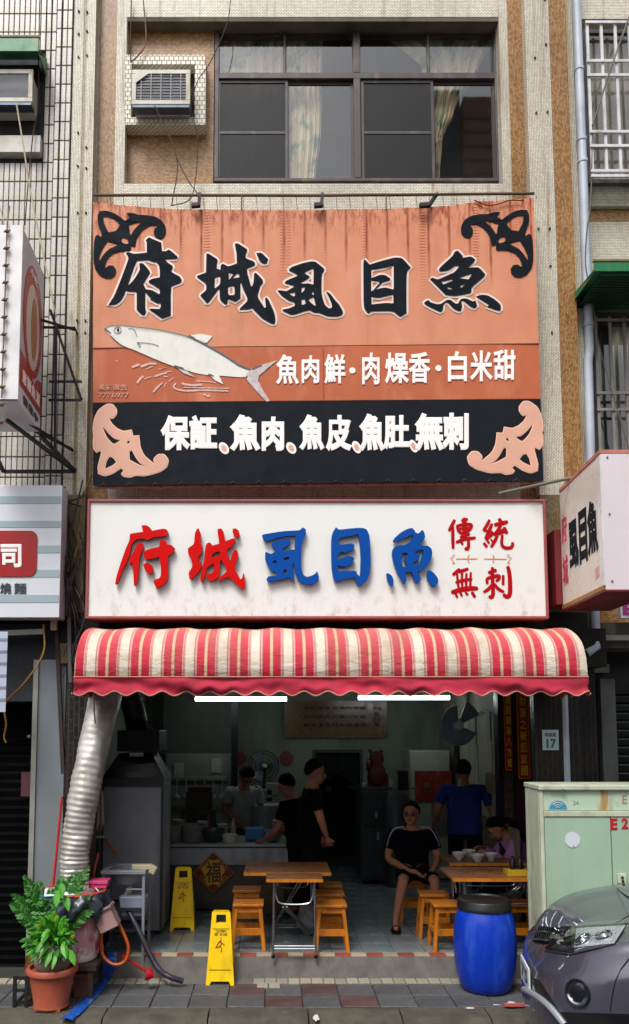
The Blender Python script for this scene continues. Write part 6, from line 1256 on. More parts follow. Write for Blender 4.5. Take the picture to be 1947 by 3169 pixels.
def folding_table(cx, cy, w, d, flap, label):
    t = thing('folding_table', (cx, cy, .2), label, 'table', 'wood topped folding tables'); z = .2 + .735
    MB().box((cx - w / 2, cy, z - .028), (cx + w / 2, cy + d, z)).build('table_top', m_top, t, bevel=.004); MB().box((cx - w / 2 - .001, cy - .004, z - .03), (cx + w / 2 + .001, cy - .001, z + .0)).build('edge_band', m_or, t)
    y0 = cy
    if flap:
        fx0, fx1, fd = flap; y0 = cy - fd; MB().box((cx + fx0, y0, z - .03), (cx + fx1, cy - .005, z - .002)).build('table_leaf', m_top, t, bevel=.004); MB().box((cx + fx0 - .001, y0 - .004, z - .032), (cx + fx1 + .001, y0 - .001, z - .001)).build('edge_band', m_or, t)
        ax0, ax1 = cx + fx0 + .07, cx + fx1 - .07
    else: ax0, ax1 = cx - w / 2 + .12, cx + w / 2 - .12
    yf_, yb2 = y0 + .07, cy + d - .08
    for yy in (yf_, yb2):
        MB().tube([(ax0 - .005, yy, .2), (ax0, yy, .5), (ax0 + .005, yy, z - .03)], .012, 8).build('leg', m_chr, t, smooth=True); MB().tube([(ax1 + .005, yy, .2), (ax1, yy, .5), (ax1 - .005, yy, z - .03)], .012, 8).build('leg', m_chr, t, smooth=True)
        for zz in (.28, .305): MB().tube([(ax0, yy, zz), (ax1, yy, zz)], .008, 6).build('stretcher', m_chr, t)
        MB().tube(smooth_path([(ax0 + .01, yy, z - .06), (ax0 + .03, yy, z - .2), (ax0 + .09, yy, z - .245), (ax1 - .09, yy, z - .245), (ax1 - .03, yy, z - .2), (ax1 - .01, yy, z - .06)], 5), .009, 6).build('brace', m_chr, t, smooth=True)
        for x_ in (ax0 - .005, ax1 + .005): MB().cyl((x_, yy, .195), (x_, yy, .225), .017).build('foot_cap', m_dk, t)
    for dx in (0, .035): MB().tube([(ax1 - .12 - dx, yf_ + .03, z - .04), (ax0 + .02 - dx * .3, yb2 - .05, .33)], .008, 6).tube([(ax0 + .09 + dx, yf_ + .03, z - .28), (ax1 - .03, yb2 - .1, .27)], .009, 6).build('cross_tube', m_chr, t)
    return t
pf = Kz(708, 2112, .935); pb_ = Kz(693, 2097, .935)
tw = (K(795, 2085, pb_.y + .1).x - K(588, 2085, pb_.y + .1).x)
wl_ = K(640, 2112, pf.y).x; wr_ = K(776, 2112, pf.y).x; cxt = K(691, 2090, pb_.y).x
folding_table(cxt, pb_.y, tw, .62, (wl_ - cxt, wr_ - cxt, pb_.y - pf.y), 'wood topped folding table with a narrower front leaf left of centre')
pf2 = Kz(1180, 2112, .935); cx2 = K(1215, 2112, pf2.y).x
folding_table(cx2 + .0, pf2.y + .02, .98, .62, None, 'wood topped folding table on the right with bowls on it')
pb3 = Kz(1180, 2084, .935); folding_table(K(1165, 2084, pb3.y).x + .12, pb3.y + .25, .85, .55, None, 'folding table behind the right one where the woman eats')
m_por = mat('white_porcelain', '#C9C4C0', .25, var=.06, bump=0)
for i, (kx, ky, yy, lb_) in enumerate(((1104, 2062, pb3.y + .45, 'white soup bowl on the back table at the left end'), (1148, 2070, pb3.y + .32, 'white soup bowl in the middle of the back table'), (1180, 2062, pb3.y + .40, 'white bowl on the back table in front of the woman'), (1128, 2058, pb3.y + .62, 'pale bowl standing behind the leftmost bowl'))):
    p = K(kx, ky, yy); tag(MB().lathe([(.03, 0), (.035, .012), (.06, .035), (.078, .075), (.075, .077), (.055, .035), (.001, .015)], (p.x, yy, .936), 20).build('bowl', m_por, smooth=True), lb_, 'bowl', 'bowls on the right hand tables')
p = K(1240, 2095, pf2.y + .18); t = thing('chopstick_box', (p.x, pf2.y + .18, .936), 'yellow plastic box on the right table beside the cabinet', 'box'); MB().box((p.x - .1, pf2.y + .12, .936), (p.x + .1, pf2.y + .26, .99)).build('box', mat('yellow_box', '#C8A428', .4), t, bevel=.005)
for i, dx in enumerate((-.02, .05)): MB().lathe([(.03, .99), (.032, 1.06), (.014, 1.09), (.016, 1.11), (.001, 1.11)], (p.x + dx, pf2.y + .2, 0), 12).build('sauce_bottle', mat('dark_sauce', '#1A1210', .2), t, smooth=True)
# the fortune diamond on the counter front
cn = thing('counter', (K(550, 2100, 1.75).x, 2.0, .19), 'steel serving counter with a white top running along the left', 'counter')
ct0, ct1 = K(392, 2028, 1.75), K(702, 2028, 1.75)
MB().box((ct0.x, 1.72, ct0.z - .03), (ct1.x, 2.5, ct0.z)).build('worktop', mat('pale_worktop', '#9AA49C', .4), cn, bevel=.004); MB().box((ct0.x, 1.76, .24), (ct1.x - .02, 2.46, ct0.z - .032)).build('body', m_ssd, cn); MB().box((ct0.x, 1.745, ct0.z - .24), (ct1.x - .02, 1.758, ct0.z - .05)).build('front_panel', m_ss, cn); MB().box((ct0.x, 1.75, .3), (ct1.x - .02, 1.759, ct0.z - .3)).build('front_panel', mat('dull_brown_steel', '#5A4E44', .5, .4), cn)
dc = K(513, 2098, 1.70); hw_ = .245; hh_ = .235
dm = thing('fortune_diamond', dc - Vector((0, 0, hh_)), 'red paper diamond with a gold 福 character on the counter front', 'decoration')
di = lambda k: [(0, hh_ * k), (hw_ * k, 0), (0, -hh_ * k), (-hw_ * k, 0)]
MB().prism([di(1.0)], lambda u, v: dc + Vector((u, 0, v)), (0, .006, 0)).build('border', mat('dull_gold', '#9A6A1E', .5), dm); MB().prism([di(.94)], lambda u, v: dc + Vector((u, -.003, v)), (0, .002, 0)).build('red_field', mat('deep_red_paper', '#7A1414', .5, var=.2, vs=14), dm)
blob = [(.125 * math.cos(a_) * (1 + .16 * math.sin(a_ * 5)), .15 * math.sin(a_) * (1 + .1 * math.cos(a_ * 6))) for a_ in [i * math.pi / 20 for i in range(40)]]
MB().prism([blob], lambda u, v: dc + Vector((u, -.006, v + .01)), (0, .002, 0)).build('gold_field', mat('gold_paper', '#C89A2C', .4, var=.15, vs=14), dm)
mb = MB(); put(mb, '福', lambda u, v: dc + Vector((-.09 + .18 * u, -.008, .13 - .24 * v)), (0, 0, 1, 1), OUT, .002, .02); mb.build('character', mat('dark_gold', '#5E3A10', .5), dm)
b = MB()
for s1, s2 in ((-1, 1), (1, 1), (-1, -1), (1, -1)):
    for q in (.3, .5, .7): p_ = dc + Vector((s1 * hw_ * q * .8, -.005, s2 * hh_ * (1 - q) * .8)); b.tube([p_ + Vector((.02 * math.cos(a_), 0, .02 * math.sin(a_))) for a_ in [i * math.pi / 5 for i in range(11)]], .003, 4)
b.build('flower_border', mat('gold_paper', '#C89A2C', .4), dm)
# things on the counter
m_pot = mat('floral_enamel', '#7E8680', .4, var=.3, vs=20, dirt='#7A3A3A', ds=18)
def tub(kx, ky, Y, r, h, label, m=m_pot, cat='pot'): p = K(kx, ky, Y); return tag(MB().lathe([(r * .75, 0), (r * .8, .01), (r, h), (r * 1.04, h), (r * 1.04, h - .012), (r * .93, h - .01), (r * .7, .02), (.001, .02)], (p.x, Y, ct0.z), 20).build('enamel_pot', m, smooth=True), label, cat)
tub(413, 2025, 1.95, .15, .2, 'floral enamel pot at the left end of the counter'); tub(462, 2025, 1.95, .15, .2, 'floral enamel pot second from the left on the counter')
tub(512, 2025, 1.95, .14, .15, 'plain grey pan right of the floral pots', m_ssd, 'pan'); tub(552, 2025, 1.9, .10, .09, 'low white dish near the middle of the counter', m_por, 'dish'); tub(655, 2025, 1.95, .10, .14, 'pale cup shaped pan near the right end of the counter', m_ss, 'pan')
p = K(612, 2003, 2.0); tag(MB().box((p.x - .11, 1.95, ct0.z + .02), (p.x + .11, 2.2, ct0.z + .15)).build('blue_crate', mat('bright_blue_plastic', '#2472B0', .4), bevel=.006), 'bright blue plastic box on the counter in front of the cook', 'box')
a = K(470, 1960, 2.6); sh = thing('food_warmer', (a.x + .15, 2.7, ct0.z), 'stacked boxes and trays on the back of the counter', 'boxes')
MB().box((K(455, 0, 2.6).x, 2.6, ct0.z), (K(528, 0, 2.6).x, 2.95, K(0, 1945, 2.6).z)).build('steel_box', m_ssd, sh, bevel=.01); MB().box((K(465, 0, 2.6).x, 2.62, K(0, 1944, 2.6).z), (K(522, 0, 2.6).x, 2.9, K(0, 1905, 2.6).z)).build('carton', mat('olive_carton', '#4E4A34', .8), sh); MB().box((K(470, 0, 2.6).x, 2.64, K(0, 1904, 2.6).z), (K(520, 0, 2.6).x, 2.9, K(0, 1893, 2.6).z)).build('red_lid', mat('dark_red_panel', '#3E1A18', .5), sh)
MB().box((ct0.x, 2.5, .24), (ct1.x, 3.2, ct0.z + .05)).build('rear_bench', m_dk, cn)
for i, (kx, ky, w_) in enumerate(((625, 1930, 0), (640, 1912, 0), (655, 1930, 0), (655, 1897, 0), (612, 1930, 0))):
    p = K(kx, ky, 3.3); MBo = MB().box((p.x - .085, 3.3, p.z - .085), (p.x + .085, 3.4, p.z + .085)); tag(MBo.build('paper_stack', mat('pale_box_card', '#8E9484', .7), bevel=.01), ('pale takeaway box in the lower row left of centre', 'pale takeaway box in the upper row', 'pale takeaway box at lower right of the stack', 'pale takeaway box topmost at the right', 'pale takeaway box at the far left of the stack')[i] + ' behind the cook', 'box')
t = thing('shelf_rack', (K(635, 1950, 3.35).x, 3.4, ct0.z), 'rack that carries the pale takeaway boxes behind the cook', 'rack'); MB().box((K(600, 0, 3.3).x, 3.28, K(0, 1957, 3.3).z), (K(690, 0, 3.3).x, 3.6, K(0, 1948, 3.3).z)).build('shelf', m_dk, t); MB().box((K(600, 0, 3.3).x, 3.5, .25), (K(690, 0, 3.3).x, 3.6, K(0, 1990, 3.3).z)).build('back', m_dk, t)
for kx in (576, 688): p = K(kx, 1822, YBK - .03); tag(MB().lathe([(.001, 0), (.11, .002), (.11, .012), (.001, .014)], p, 20, M=Matrix.Rotation(math.pi / 2, 3, 'X')).build('wall_decoration', mat('dull_pink_paper', '#8A4046', .7)), 'round red paper ornament on the back wall ' + ('left' if kx < 600 else 'right') + ' of the standing fan', 'ornament')

# more kitchen clutter on and behind the counter
zc_ = ct0.z
for i, (kx, Y, n_, lb_) in enumerate(((430, 2.25, 5, 'stack of pale bowls behind the left floral pot'), (487, 2.28, 4, 'stack of pale bowls between the floral pots'), (535, 2.2, 3, 'short stack of bowls right of the grey pan'), (668, 2.2, 5, 'tall stack of bowls near the right end of the counter'))):
    p = K(kx, 2000, Y); b = MB()
    for k in range(n_ + 3): b.lathe([(.03, 0), (.04, .01), (.07, .055), (.072, .055), (.04, .014), (.001, .01)], (p.x, Y, zc_ + k * .024), 16)
    tag(b.build('bowl_stack', m_por, smooth=True), lb_, 'bowls')
for i, (kx, h, c_, lb_) in enumerate(((445, .26, '#6A3A1C', 'brown sauce bottle at the left rear of the counter'), (478, .24, '#2E4A2E', 'green bottle at the rear of the counter'), (500, .28, '#8A2A1E', 'red capped bottle at the rear of the counter'), (560, .22, '#B8B4A0', 'pale bottle beside the cook'), (690, .25, '#2A2C30', 'dark bottle at the right rear of the counter'))):
    p = K(kx, 1990, 2.4); tag(MB().lathe([(.035, 0), (.037, h * .62), (.014, h * .82), (.014, h * .96), (.018, h * .96), (.018, h), (.001, h)], (p.x, 2.42, zc_), 14).build('bottle', mat('bottle_glass_%d' % i, c_, .25), smooth=True), lb_, 'bottle')
t = thing('ladle_rack', (K(470, 1900, 3.55).x, 3.55, 1.5), 'row of hanging ladles on the partition at the left of the kitchen', 'rack')
ra, rb2 = K(415, 1868, 3.56), K(545, 1868, 3.56); MB().bar(ra, rb2, .02).build('rail', m_ss, t)
for k in range(6):
    q = ra.lerp(rb2, (k + .5) / 6); MB().tube([q, q + Vector((0, -.02, -.24))], .007, 6).ball(q + Vector((0, -.03, -.28)), (.045, .02, .045), 10, 6).build('ladle', m_ss, t)
p = K(590, 2060, 2.4)
tag(MB().lathe([(.20, 0), (.23, .3), (.235, .3), (.22, .28), (.001, .27)], (K(640, 2000, 2.9).x, 2.9, zc_ + .05), 24).build('stock_pot', m_ss, smooth=True), 'wide steel stock pot on the rear bench', 'pot')
for kx, ky, lb_ in ((430, 1850, 'small pale notice on the left partition'), (520, 1840, 'larger pale notice on the partition near the black post')):
    q = K(kx, ky, 3.58); tag(MB().box((q.x - .07, 3.585, q.z - .1), (q.x + .07, 3.595, q.z + .1)).build('notice', mat('notice_paper', '#A8A898', .7, var=.3, vs=20)), lb_, 'notice')
bgp = Kz(745, 2262, .2); bg = MB(); bg.ball((bgp.x, bgp.y + .25, .36), (.13, .12, .16), 20, 14)
for i_, v_ in enumerate(bg.v): bg.v[i_] = v_ + Vector((mnoise(v_ * 9), mnoise(v_ * 11 + Vector((5, 0, 0))), mnoise(v_ * 10 + Vector((0, 7, 0))))) * .05
for i_, v_ in enumerate(bg.v): bg.v[i_].z = max(.205, v_.z)
tag(bg.build('plastic_bag', mat('white_plastic_bag', '#7E8488', .4, var=.3, vs=12, bump=.5, bs=22), smooth=True), 'crumpled pale plastic bag on the floor behind the near table legs', 'bag')
bgp = K(625, 2060, 1.7); tag(MB().box((bgp.x - .02, 1.62, .21), (bgp.x + .28, 1.7, .55)).build('carton', mat('dull_carton', '#5A4634', .8)), 'brown carton on the floor in front of the counter', 'box')
# =================================================================== people
m_sk = mat('skin_tan', '#A06C50', .75, var=.1, vs=8, bump=0); m_sk.node_tree.nodes['Principled BSDF'].inputs['Subsurface Weight'].default_value = .1; m_sk.node_tree.nodes['Principled BSDF'].inputs['Subsurface Radius'].default_value = (.02, .008, .004)
m_hair = mat('black_hair', '#090808', .85, var=.3, vs=20, bump=1.0, bs=45, spec=.15); m_eye = mat('eye_dark', '#14100E', .2, bump=0); m_lip = mat('lip_tone', '#8A4A42', .5, bump=0); m_lens = mat('spectacle_frame', '#0E0E10', .3, bump=0)
def eval_mesh(o):
    dg = bpy.context.evaluated_depsgraph_get(); me = bpy.data.meshes.new_from_object(o.evaluated_get(dg)); return me
def skinned(name, chains, m, parent, sub=1, voxel=0.0, extra=None):
    """chains: list of polylines [(point, radius)...] that may start at an existing joint; grown into one surface"""
    bm = bmesh.new(); keys = {}; rads = []
    def vert(p, r):
        k = tuple(round(x, 4) for x in p)
        if k not in keys: keys[k] = bm.verts.new(p); rads.append((keys[k], r))
        return keys[k]
    for ch_ in chains:
        vs = [vert(p, r) for p, r in ch_]
        for a, b in zip(vs, vs[1:]):
            if a is not b and not bm.edges.get((a, b)): bm.edges.new((a, b))
    bm.verts.index_update(); order = {v: i for i, v in enumerate(bm.verts)}; rr = [(order[v], r) for v, r in rads]
    me = bpy.data.meshes.new(name); bm.to_mesh(me); bm.free(); o = bpy.data.objects.new(name, me); COL.objects.link(o)
    o.modifiers.new('skin', 'SKIN'); sv = me.skin_vertices[0].data
    for i, r in rr: sv[i].radius = tuple(1.13 * q for q in r) if isinstance(r, tuple) else (1.13 * r, 1.13 * r)
    sv[0].use_root = True
    s = o.modifiers.new('sub', 'SUBSURF'); s.levels = sub; s.render_levels = sub
    m2 = eval_mesh(o); bpy.data.objects.remove(o); bm = bmesh.new(); bm.from_mesh(m2)
    if extra:
        for e_ in extra: bm.from_mesh(e_)
    me3 = bpy.data.meshes.new(name); bm.to_mesh(me3); bm.free(); o = bpy.data.objects.new(name, me3); COL.objects.link(o)
    if voxel:
        r = o.modifiers.new('remesh', 'REMESH'); r.mode = 'VOXEL'; r.voxel_size = voxel; r.use_smooth_shade = True
        sm_ = o.modifiers.new('smooth', 'SMOOTH'); sm_.factor = .5; sm_.iterations = 3
        m4 = eval_mesh(o); bpy.data.objects.remove(o); o = bpy.data.objects.new(name, m4); COL.objects.link(o)
    o.data.materials.clear(); o.data.materials.append(m); o.data.polygons.foreach_set('use_smooth', [True] * len(o.data.polygons))
    w = wloc(parent); o.data.transform(Matrix.Translation(-w)); o.parent = parent; return o
def as_mesh(mb): me = bpy.data.meshes.new('x'); me.from_pydata([v for v in mb.v], [], mb.f); bm = bmesh.new(); bm.from_mesh(me); bmesh.ops.recalc_face_normals(bm, faces=bm.faces); bm.to_mesh(me); bm.free(); return me
def head_mb(c, M, s=1.0):
    """skull, jaw, nose, ears, brows in a local frame looking along -Y"""
    b = MB(); T = lambda v: Vector(c) + M @ (Vector(v) * s)
    def el(ce, r, seg=18, rings=12):
        k = len(b.v); b.ball((0, 0, 0), r, seg, rings)
        for i in range(k, len(b.v)): b.v[i] = T(b.v[i] + Vector(ce))
    el((0, .01, .03), (.080, .097, .096)); el((0, -.022, -.035), (.066, .070, .074)); el((0, -.055, -.082), (.030, .030, .026)); el((0, -.098, -.02), (.013, .020, .028)); el((0, -.104, -.036), (.016, .012, .010))
    for s_ in (-1, 1): el((s_ * .078, .012, -.01), (.010, .020, .032)); el((s_ * .034, -.074, .018), (.024, .016, .009)); el((s_ * .042, -.064, -.03), (.022, .02, .02))
    return b, T
def face_bits(par, T, M, s, glasses=False):
    for s_ in (-1, 1):
        b = MB(); b.ball((0, 0, 0), (.012 * s, .006 * s, .006 * s), 8, 6); 
        for i in range(len(b.v)): b.v[i] = T((s_ * .033, -.086, .0)) + M @ b.v[i]
        b.build('eye', m_eye, par, smooth=True)
        b = MB(); b.tube([T((s_ * .016, -.092, .026)), T((s_ * .034, -.092, .031)), T((s_ * .052, -.080, .025))], .004 * s, 5); b.build('eyebrow', m_hair, par)
    MB().tube([T((-.022, -.090, -.060)), T((0, -.099, -.059)), T((.022, -.090, -.060))], .0045 * s, 5).build('mouth', m_lip, par)
    if glasses:
        b = MB()
        for s_ in (-1, 1): b.tube([T((s_ * .034 + .024 * math.cos(a_), -.100, .0 + .018 * math.sin(a_))) for a_ in [i * math.pi / 7 for i in range(15)]], .0022, 4); b.tube([T((s_ * .058, -.098, .004)), T((s_ * .08, .0, .01))], .002, 4)
        b.tube([T((-.011, -.102, .002)), T((.011, -.102, .002))], .002, 4); b.build('spectacles', m_lens, par)
def hair_obj(par, T, M, s, style='short'):
    b = MB(); N_, K_ = 16, 24
    c0h = R.uniform(0, 9)
    for i in range(1, N_ + 1):
        th = math.pi * .74 * i / N_
        for k in range(K_):
            a_ = 2 * math.pi * k / K_; fr = max(0, -math.sin(a_)); lim = .66 + .32 * max(0, math.sin(a_)) ** .6 - .25 * fr ** 1.2
            t_ = min(th, math.pi * .74 * lim); rr_ = 1 + .02 + .075 * mnoise((k * .9 + c0h * 7, i * .35, 2.0)) + R.uniform(-.02, .03) * (i / N_)
            v = Vector((.090 * math.sin(t_) * math.cos(a_), .104 * math.sin(t_) * math.sin(a_), .106 * math.cos(t_))) * rr_
            b.v.append(T(v + Vector((0, .012, .035))))
    b.v.append(T((0, .012, .148))); top = len(b.v) - 1
    for i in range(N_ - 1):
        for k in range(K_): b.f.append((i * K_ + k, (i + 1) * K_ + k, (i + 1) * K_ + (k + 1) % K_, i * K_ + (k + 1) % K_))
    for k in range(K_): b.f.append((top, k, (k + 1) % K_))
    b.mi = [0] * len(b.f)
    if style == 'tail':
        b.tube([T((0, .10, .02)), T((0, .15, .0)), T((.01, .17, -.08)), T((.02, .16, -.2)), T((.02, .15, -.26))], [.03, .035, .04, .03, .01], 10)
    o = b.build('hair', m_hair, par, smooth=True, angle=80)
    return o
def fingers(hand, dirv, side, s=1.0, curl=.5):
    """hand: wrist point; dirv: direction of the palm; returns chains for palm and five fingers"""
    d = Vector(dirv).normalized(); sd_ = Vector(side).normalized(); sd_ = (sd_ - d * sd_.dot(d)).normalized(); n = d.cross(sd_); h = Vector(hand); ch_ = []
    palm = h + d * .075 * s; ch_.append([(h, .024 * s), (h + d * .04 * s, (.034 * s, .016 * s)), (palm, (.036 * s, .014 * s))])
    fing = []
    for i, (o_, L_) in enumerate(((-.030, .070), (-.010, .080), (.010, .075), (.029, .058))):
        r0 = h + d * .055 * s + sd_ * o_ * s; a1 = r0 + d * .035 * s; a2 = a1 + (d * math.cos(curl) + n * math.sin(curl)) * L_ * .5 * s; a3 = a2 + (d * math.cos(curl * 2) + n * math.sin(curl * 2)) * L_ * .45 * s
        fing.append([(r0, .009), (a1, .009), (a2, .0085), (a3, .007)])
    r0 = h + d * .02 * s - sd_ * .02 * s; fing.append([(r0, .011), (r0 - sd_ * .03 * s + d * .03 * s, .010), (r0 - sd_ * .034 * s + d * .06 * s, .008)])
    return ch_, fing
def mrot(yaw, pitch=0, roll=0): return Matrix.Rotation(yaw, 3, 'Z') @ Matrix.Rotation(pitch, 3, 'X') @ Matrix.Rotation(roll, 3, 'Y')
def person(label, base, J, top_m, bot_m, hair='short', glasses=False, shoes=None, head_yaw=0, head_pitch=0, short_sleeve=True, shorts=False, s=1.09, apron=None, stripes=None, girth=1.0):
    """J: joints in world metres: pelvis, chest, neck, head, and for L/R: shoulder, elbow, wrist, hip, knee, ankle, toe"""
    t = thing('person', base, label, 'person'); V = {k: Vector(v) for k, v in J.items()}; g_ = girth
    hM = mrot(head_yaw, head_pitch); hb, T = head_mb(V['head'], hM, s)
    mid = V['pelvis'].lerp(V['chest'], .5); chains = [[(V['pelvis'], (.13 * g_, .10 * g_)), (mid, (.125 * g_, .095 * g_)), (V['chest'], (.15 * g_, .105)), (V['neck'] - Vector((0, 0, .03)), .062), (V['neck'] + (V['head'] - V['neck']) * .3, .056), (V['head'] - hM @ Vector((0, -.01, .05)), .050)]]
    hands = []; fings = []
    for sd in 'LR':
        chains.append([(V['chest'], (.15 * g_, .105)), (V['sh' + sd], .062), (V['el' + sd], .043), (V['el' + sd].lerp(V['wr' + sd], .4), .038), (V['wr' + sd], .025)])
        chains.append([(V['pelvis'], (.13 * g_, .10 * g_)), (V['hip' + sd], .088), (V['hip' + sd].lerp(V['kn' + sd], .5), .078), (V['kn' + sd], .055), (V['kn' + sd].lerp(V['an' + sd], .35), .054), (V['an' + sd], .034), (V['an' + sd] + (V['toe' + sd] - V['an' + sd]) * .5 - Vector((0, 0, .0)), .034), (V['toe' + sd], .026)])
        dd = V['wr' + sd] - V['el' + sd]; dv = V.get('hd' + sd, dd); c_, f_ = fingers(V['wr' + sd], dv, V.get('hs' + sd, Vector((1 if sd == 'L' else -1, 0, 0))), s, .5)
        hands += c_; fings += f_
    fm = []
    for f_ in fings: b = MB(); b.tube([p for p, r in f_], [r for p, r in f_], 8); fm.append(as_mesh(b))
    for c_ in hands:
        b = MB(); pts = [p for p, r in c_]; b.tube(pts, [.022, .03, .026], 10); fm.append(as_mesh(b))
    body = skinned('body', chains, m_sk, t, 1, .0115, [as_mesh(hb)] + fm)
    hair_obj(t, T, hM, s, hair); face_bits(t, T, hM, s, glasses)
    import numpy as np
    bw = wloc(t); me = body.data; n = len(me.vertices); co = np.empty(n * 3); me.vertices.foreach_get('co', co); co = co.reshape(-1, 3) + np.array(bw); no = np.empty(n * 3); me.vertices.foreach_get('normal', no); no = no.reshape(-1, 3)
    A_ = lambda v: np.array(v)
    segs = [('T', V['pelvis'] + (V['pelvis'] - V['chest']).normalized() * .05, V['chest'], .12), ('T', V['chest'], V['neck'] - Vector((0, 0, .05)), .12), ('N', V['neck'], V['head'], .06)]
    for sd in 'LR': segs += [('T', V['chest'], V['sh' + sd], .09), ('U', V['sh' + sd], V['el' + sd], .05), ('F', V['el' + sd], V['wr' + sd], .035), ('H', V['wr' + sd], V['wr' + sd] + (Vector(V['hd' + sd]) if 'hd' + sd in V else V['wr' + sd] - V['el' + sd]).normalized() * .15, .03), ('P', V['pelvis'], V['hip' + sd], .10), ('G', V['hip' + sd], V['kn' + sd], .085), ('S', V['kn' + sd], V['an' + sd], .05), ('X', V['an' + sd], V['toe' + sd], .03)]
    best = np.full(n, 9.); kind = np.zeros(n, int); par = np.zeros(n)
    for i, (k_, p, q, r_) in enumerate(segs):
        p, q = A_(p), A_(q); d = q - p; u = np.clip(((co - p) @ d) / max(1e-9, d @ d), 0, 1); e = np.linalg.norm(co - (p + u[:, None] * d), axis=1) / r_
        m_ = e < best; best[m_] = e[m_]; kind[m_] = i; par[m_] = u[m_]
    kk = np.array([s_[0] for s_ in segs])[kind]; up_ = A_(V['chest'] - V['pelvis']); up_ = up_ / np.linalg.norm(up_); hgt = (co - A_(V['pelvis'])) @ up_
    seated = V['knL'].z > V['hipL'].z - .2
    low = -.04 if seated else -.10
    neckh = (A_(V['neck']) - A_(V['pelvis'])) @ up_ - .03
    top_ok = ((kk == 'T') | (kk == 'P')) & (hgt > low) & (hgt < neckh) | ((kk == 'N') & (hgt < neckh - .01)) | ((kk == 'U') & ((par < .66) | (not short_sleeve))) | ((kk == 'F') & (par < .92) & (not short_sleeve)) | ((kk == 'G') & (hgt > low) & (not seated))
    bot_ok = ((kk == 'T') | (kk == 'P')) & (hgt < low + .09) | ((kk == 'G') & ((par < .9) | (not shorts))) | ((kk == 'S') & (par < .93) & (not shorts))
    faces = [tuple(p.vertices) for p in me.polygons]
    def cloth(nm, ok, m, off, wr):
        import mathutils
        idx = -np.ones(n, int); use = [f for f in faces if all(ok[v] for v in f)]; used = sorted({v for f in use for v in f}); idx[used] = range(len(used))
        nz = np.array([mathutils.noise.noise(Vector(co[v]) * 9) + .5 * mathutils.noise.noise(Vector((co[v][0] * 30, co[v][1] * 30, co[v][2] * 14))) for v in used])
        pts = co[used] + no[used] * (off + wr * nz)[:, None]
        b = MB(); b.add([Vector(p) for p in pts], [tuple(int(idx[v]) for v in f) for f in use]); o = b.build(nm, m, t, smooth=True, angle=180, fix=False)
        so_ = o.modifiers.new('thickness', 'SOLIDIFY'); so_.thickness = .006; so_.offset = -1; sm_ = o.modifiers.new('smooth', 'SMOOTH'); sm_.iterations = 2; return o
    sh_ = cloth('shirt', top_ok, top_m, .020, .010)
    cloth('shorts' if shorts else 'trousers', bot_ok, bot_m, .012, .007)
    if stripes:
        for sd in 'LR':
            for o_ in (-.016, 0, .016): a_, b_ = V['sh' + sd], V['el' + sd]; pts = [V['neck'].lerp(a_, .45) + Vector((0, o_ - .045, .045)), a_ + Vector((0, o_ - .05, .055)), a_.lerp(b_, .28) + (a_ - V['chest']).normalized() * .05 + Vector((0, o_ - .04, .0)), a_.lerp(b_, .5) + (a_ - V['chest']).normalized() * .052 + Vector((0, o_ - .04, -.02))]; MB().tube(smooth_path(pts, 5), .0045, 5).build('shoulder_stripe', mat('pale_stripe', '#B8BCC8', .7), sh_)
    for sd in 'LR':
        a_, q = V['an' + sd], V['toe' + sd]; d = (q - a_); d.z = 0; d = d.normalized(); b = MB(); zf = V['toe' + sd].z - .03
        c_ = (a_ + q) / 2; M_ = Matrix((Vector((d.y, -d.x, 0)), d, Vector((0, 0, 1)))).transposed()
        if shoes == 'sandal':
            b.obox(Vector((c_.x, c_.y, zf - .008)) + d * .01, (.095, .27, .022), M_); b.tube([Vector((c_.x, c_.y, zf)) + d * .05 + M_ @ Vector((x_, 0, z_)) for x_, z_ in ((-.045, 0), (-.035, .05), (0, .066), (.035, .05), (.045, 0))], .016, 6)
            b.build('sandal', m_dk, t, bevel=.006)
        else:
            b.ball(Vector((c_.x, c_.y, zf + .02)) + d * .02, (.05, .05, .045), 12, 8)
            for i in range(len(b.v)): w_ = b.v[i] - Vector((c_.x, c_.y, zf)); b.v[i] = b.v[i] + d * w_.dot(d) * 1.7; b.v[i].z = max(b.v[i].z, zf - .015)
            b.build('shoe', m_dk, t, smooth=True)
    return t
def standing(x, y, z0, h, face, lean=0.0, arms=None, width=1.0):
    """joint set of a standing figure; face = yaw of the direction looked at (0 looks to the camera)"""
    k = h / 1.72; M = Matrix.Rotation(face, 3, 'Z'); o = Vector((x, y, z0)); L_ = lambda a, b, c: o + M @ (Vector((a * width, b, c)) * k)
    ln = Matrix.Rotation(lean, 3, 'X')           # lean forwards about the pelvis
    def UQ(a, b, c): v = ln @ Vector((a * width, b, c - .95)); v.z += .95; return o + M @ (v * k)
    J = dict(pelvis=L_(0, 0, .95), chest=UQ(0, 0, 1.28), neck=UQ(0, .01, 1.46), head=UQ(0, -.02, 1.60))
    for sd, s_ in (('L', 1), ('R', -1)):
        J['sh' + sd] = UQ(s_ * .195, 0, 1.40); J['hip' + sd] = L_(s_ * .09, 0, .88); J['kn' + sd] = L_(s_ * .10, -.02, .48); J['an' + sd] = L_(s_ * .10, .02, .08); J['toe' + sd] = L_(s_ * .11, -.14, .035)
        e_, w_ = (arms or {}).get(sd, ((s_ * .24, .02, 1.12), (s_ * .25, -.10, .88))); J['el' + sd] = UQ(*e_); J['wr' + sd] = UQ(*w_)
    return J
def shirt(n, h): return mat(n, h, .95, spec=.08, var=.15, vs=5, bump=.3, bs=25)
FZ0 = .205
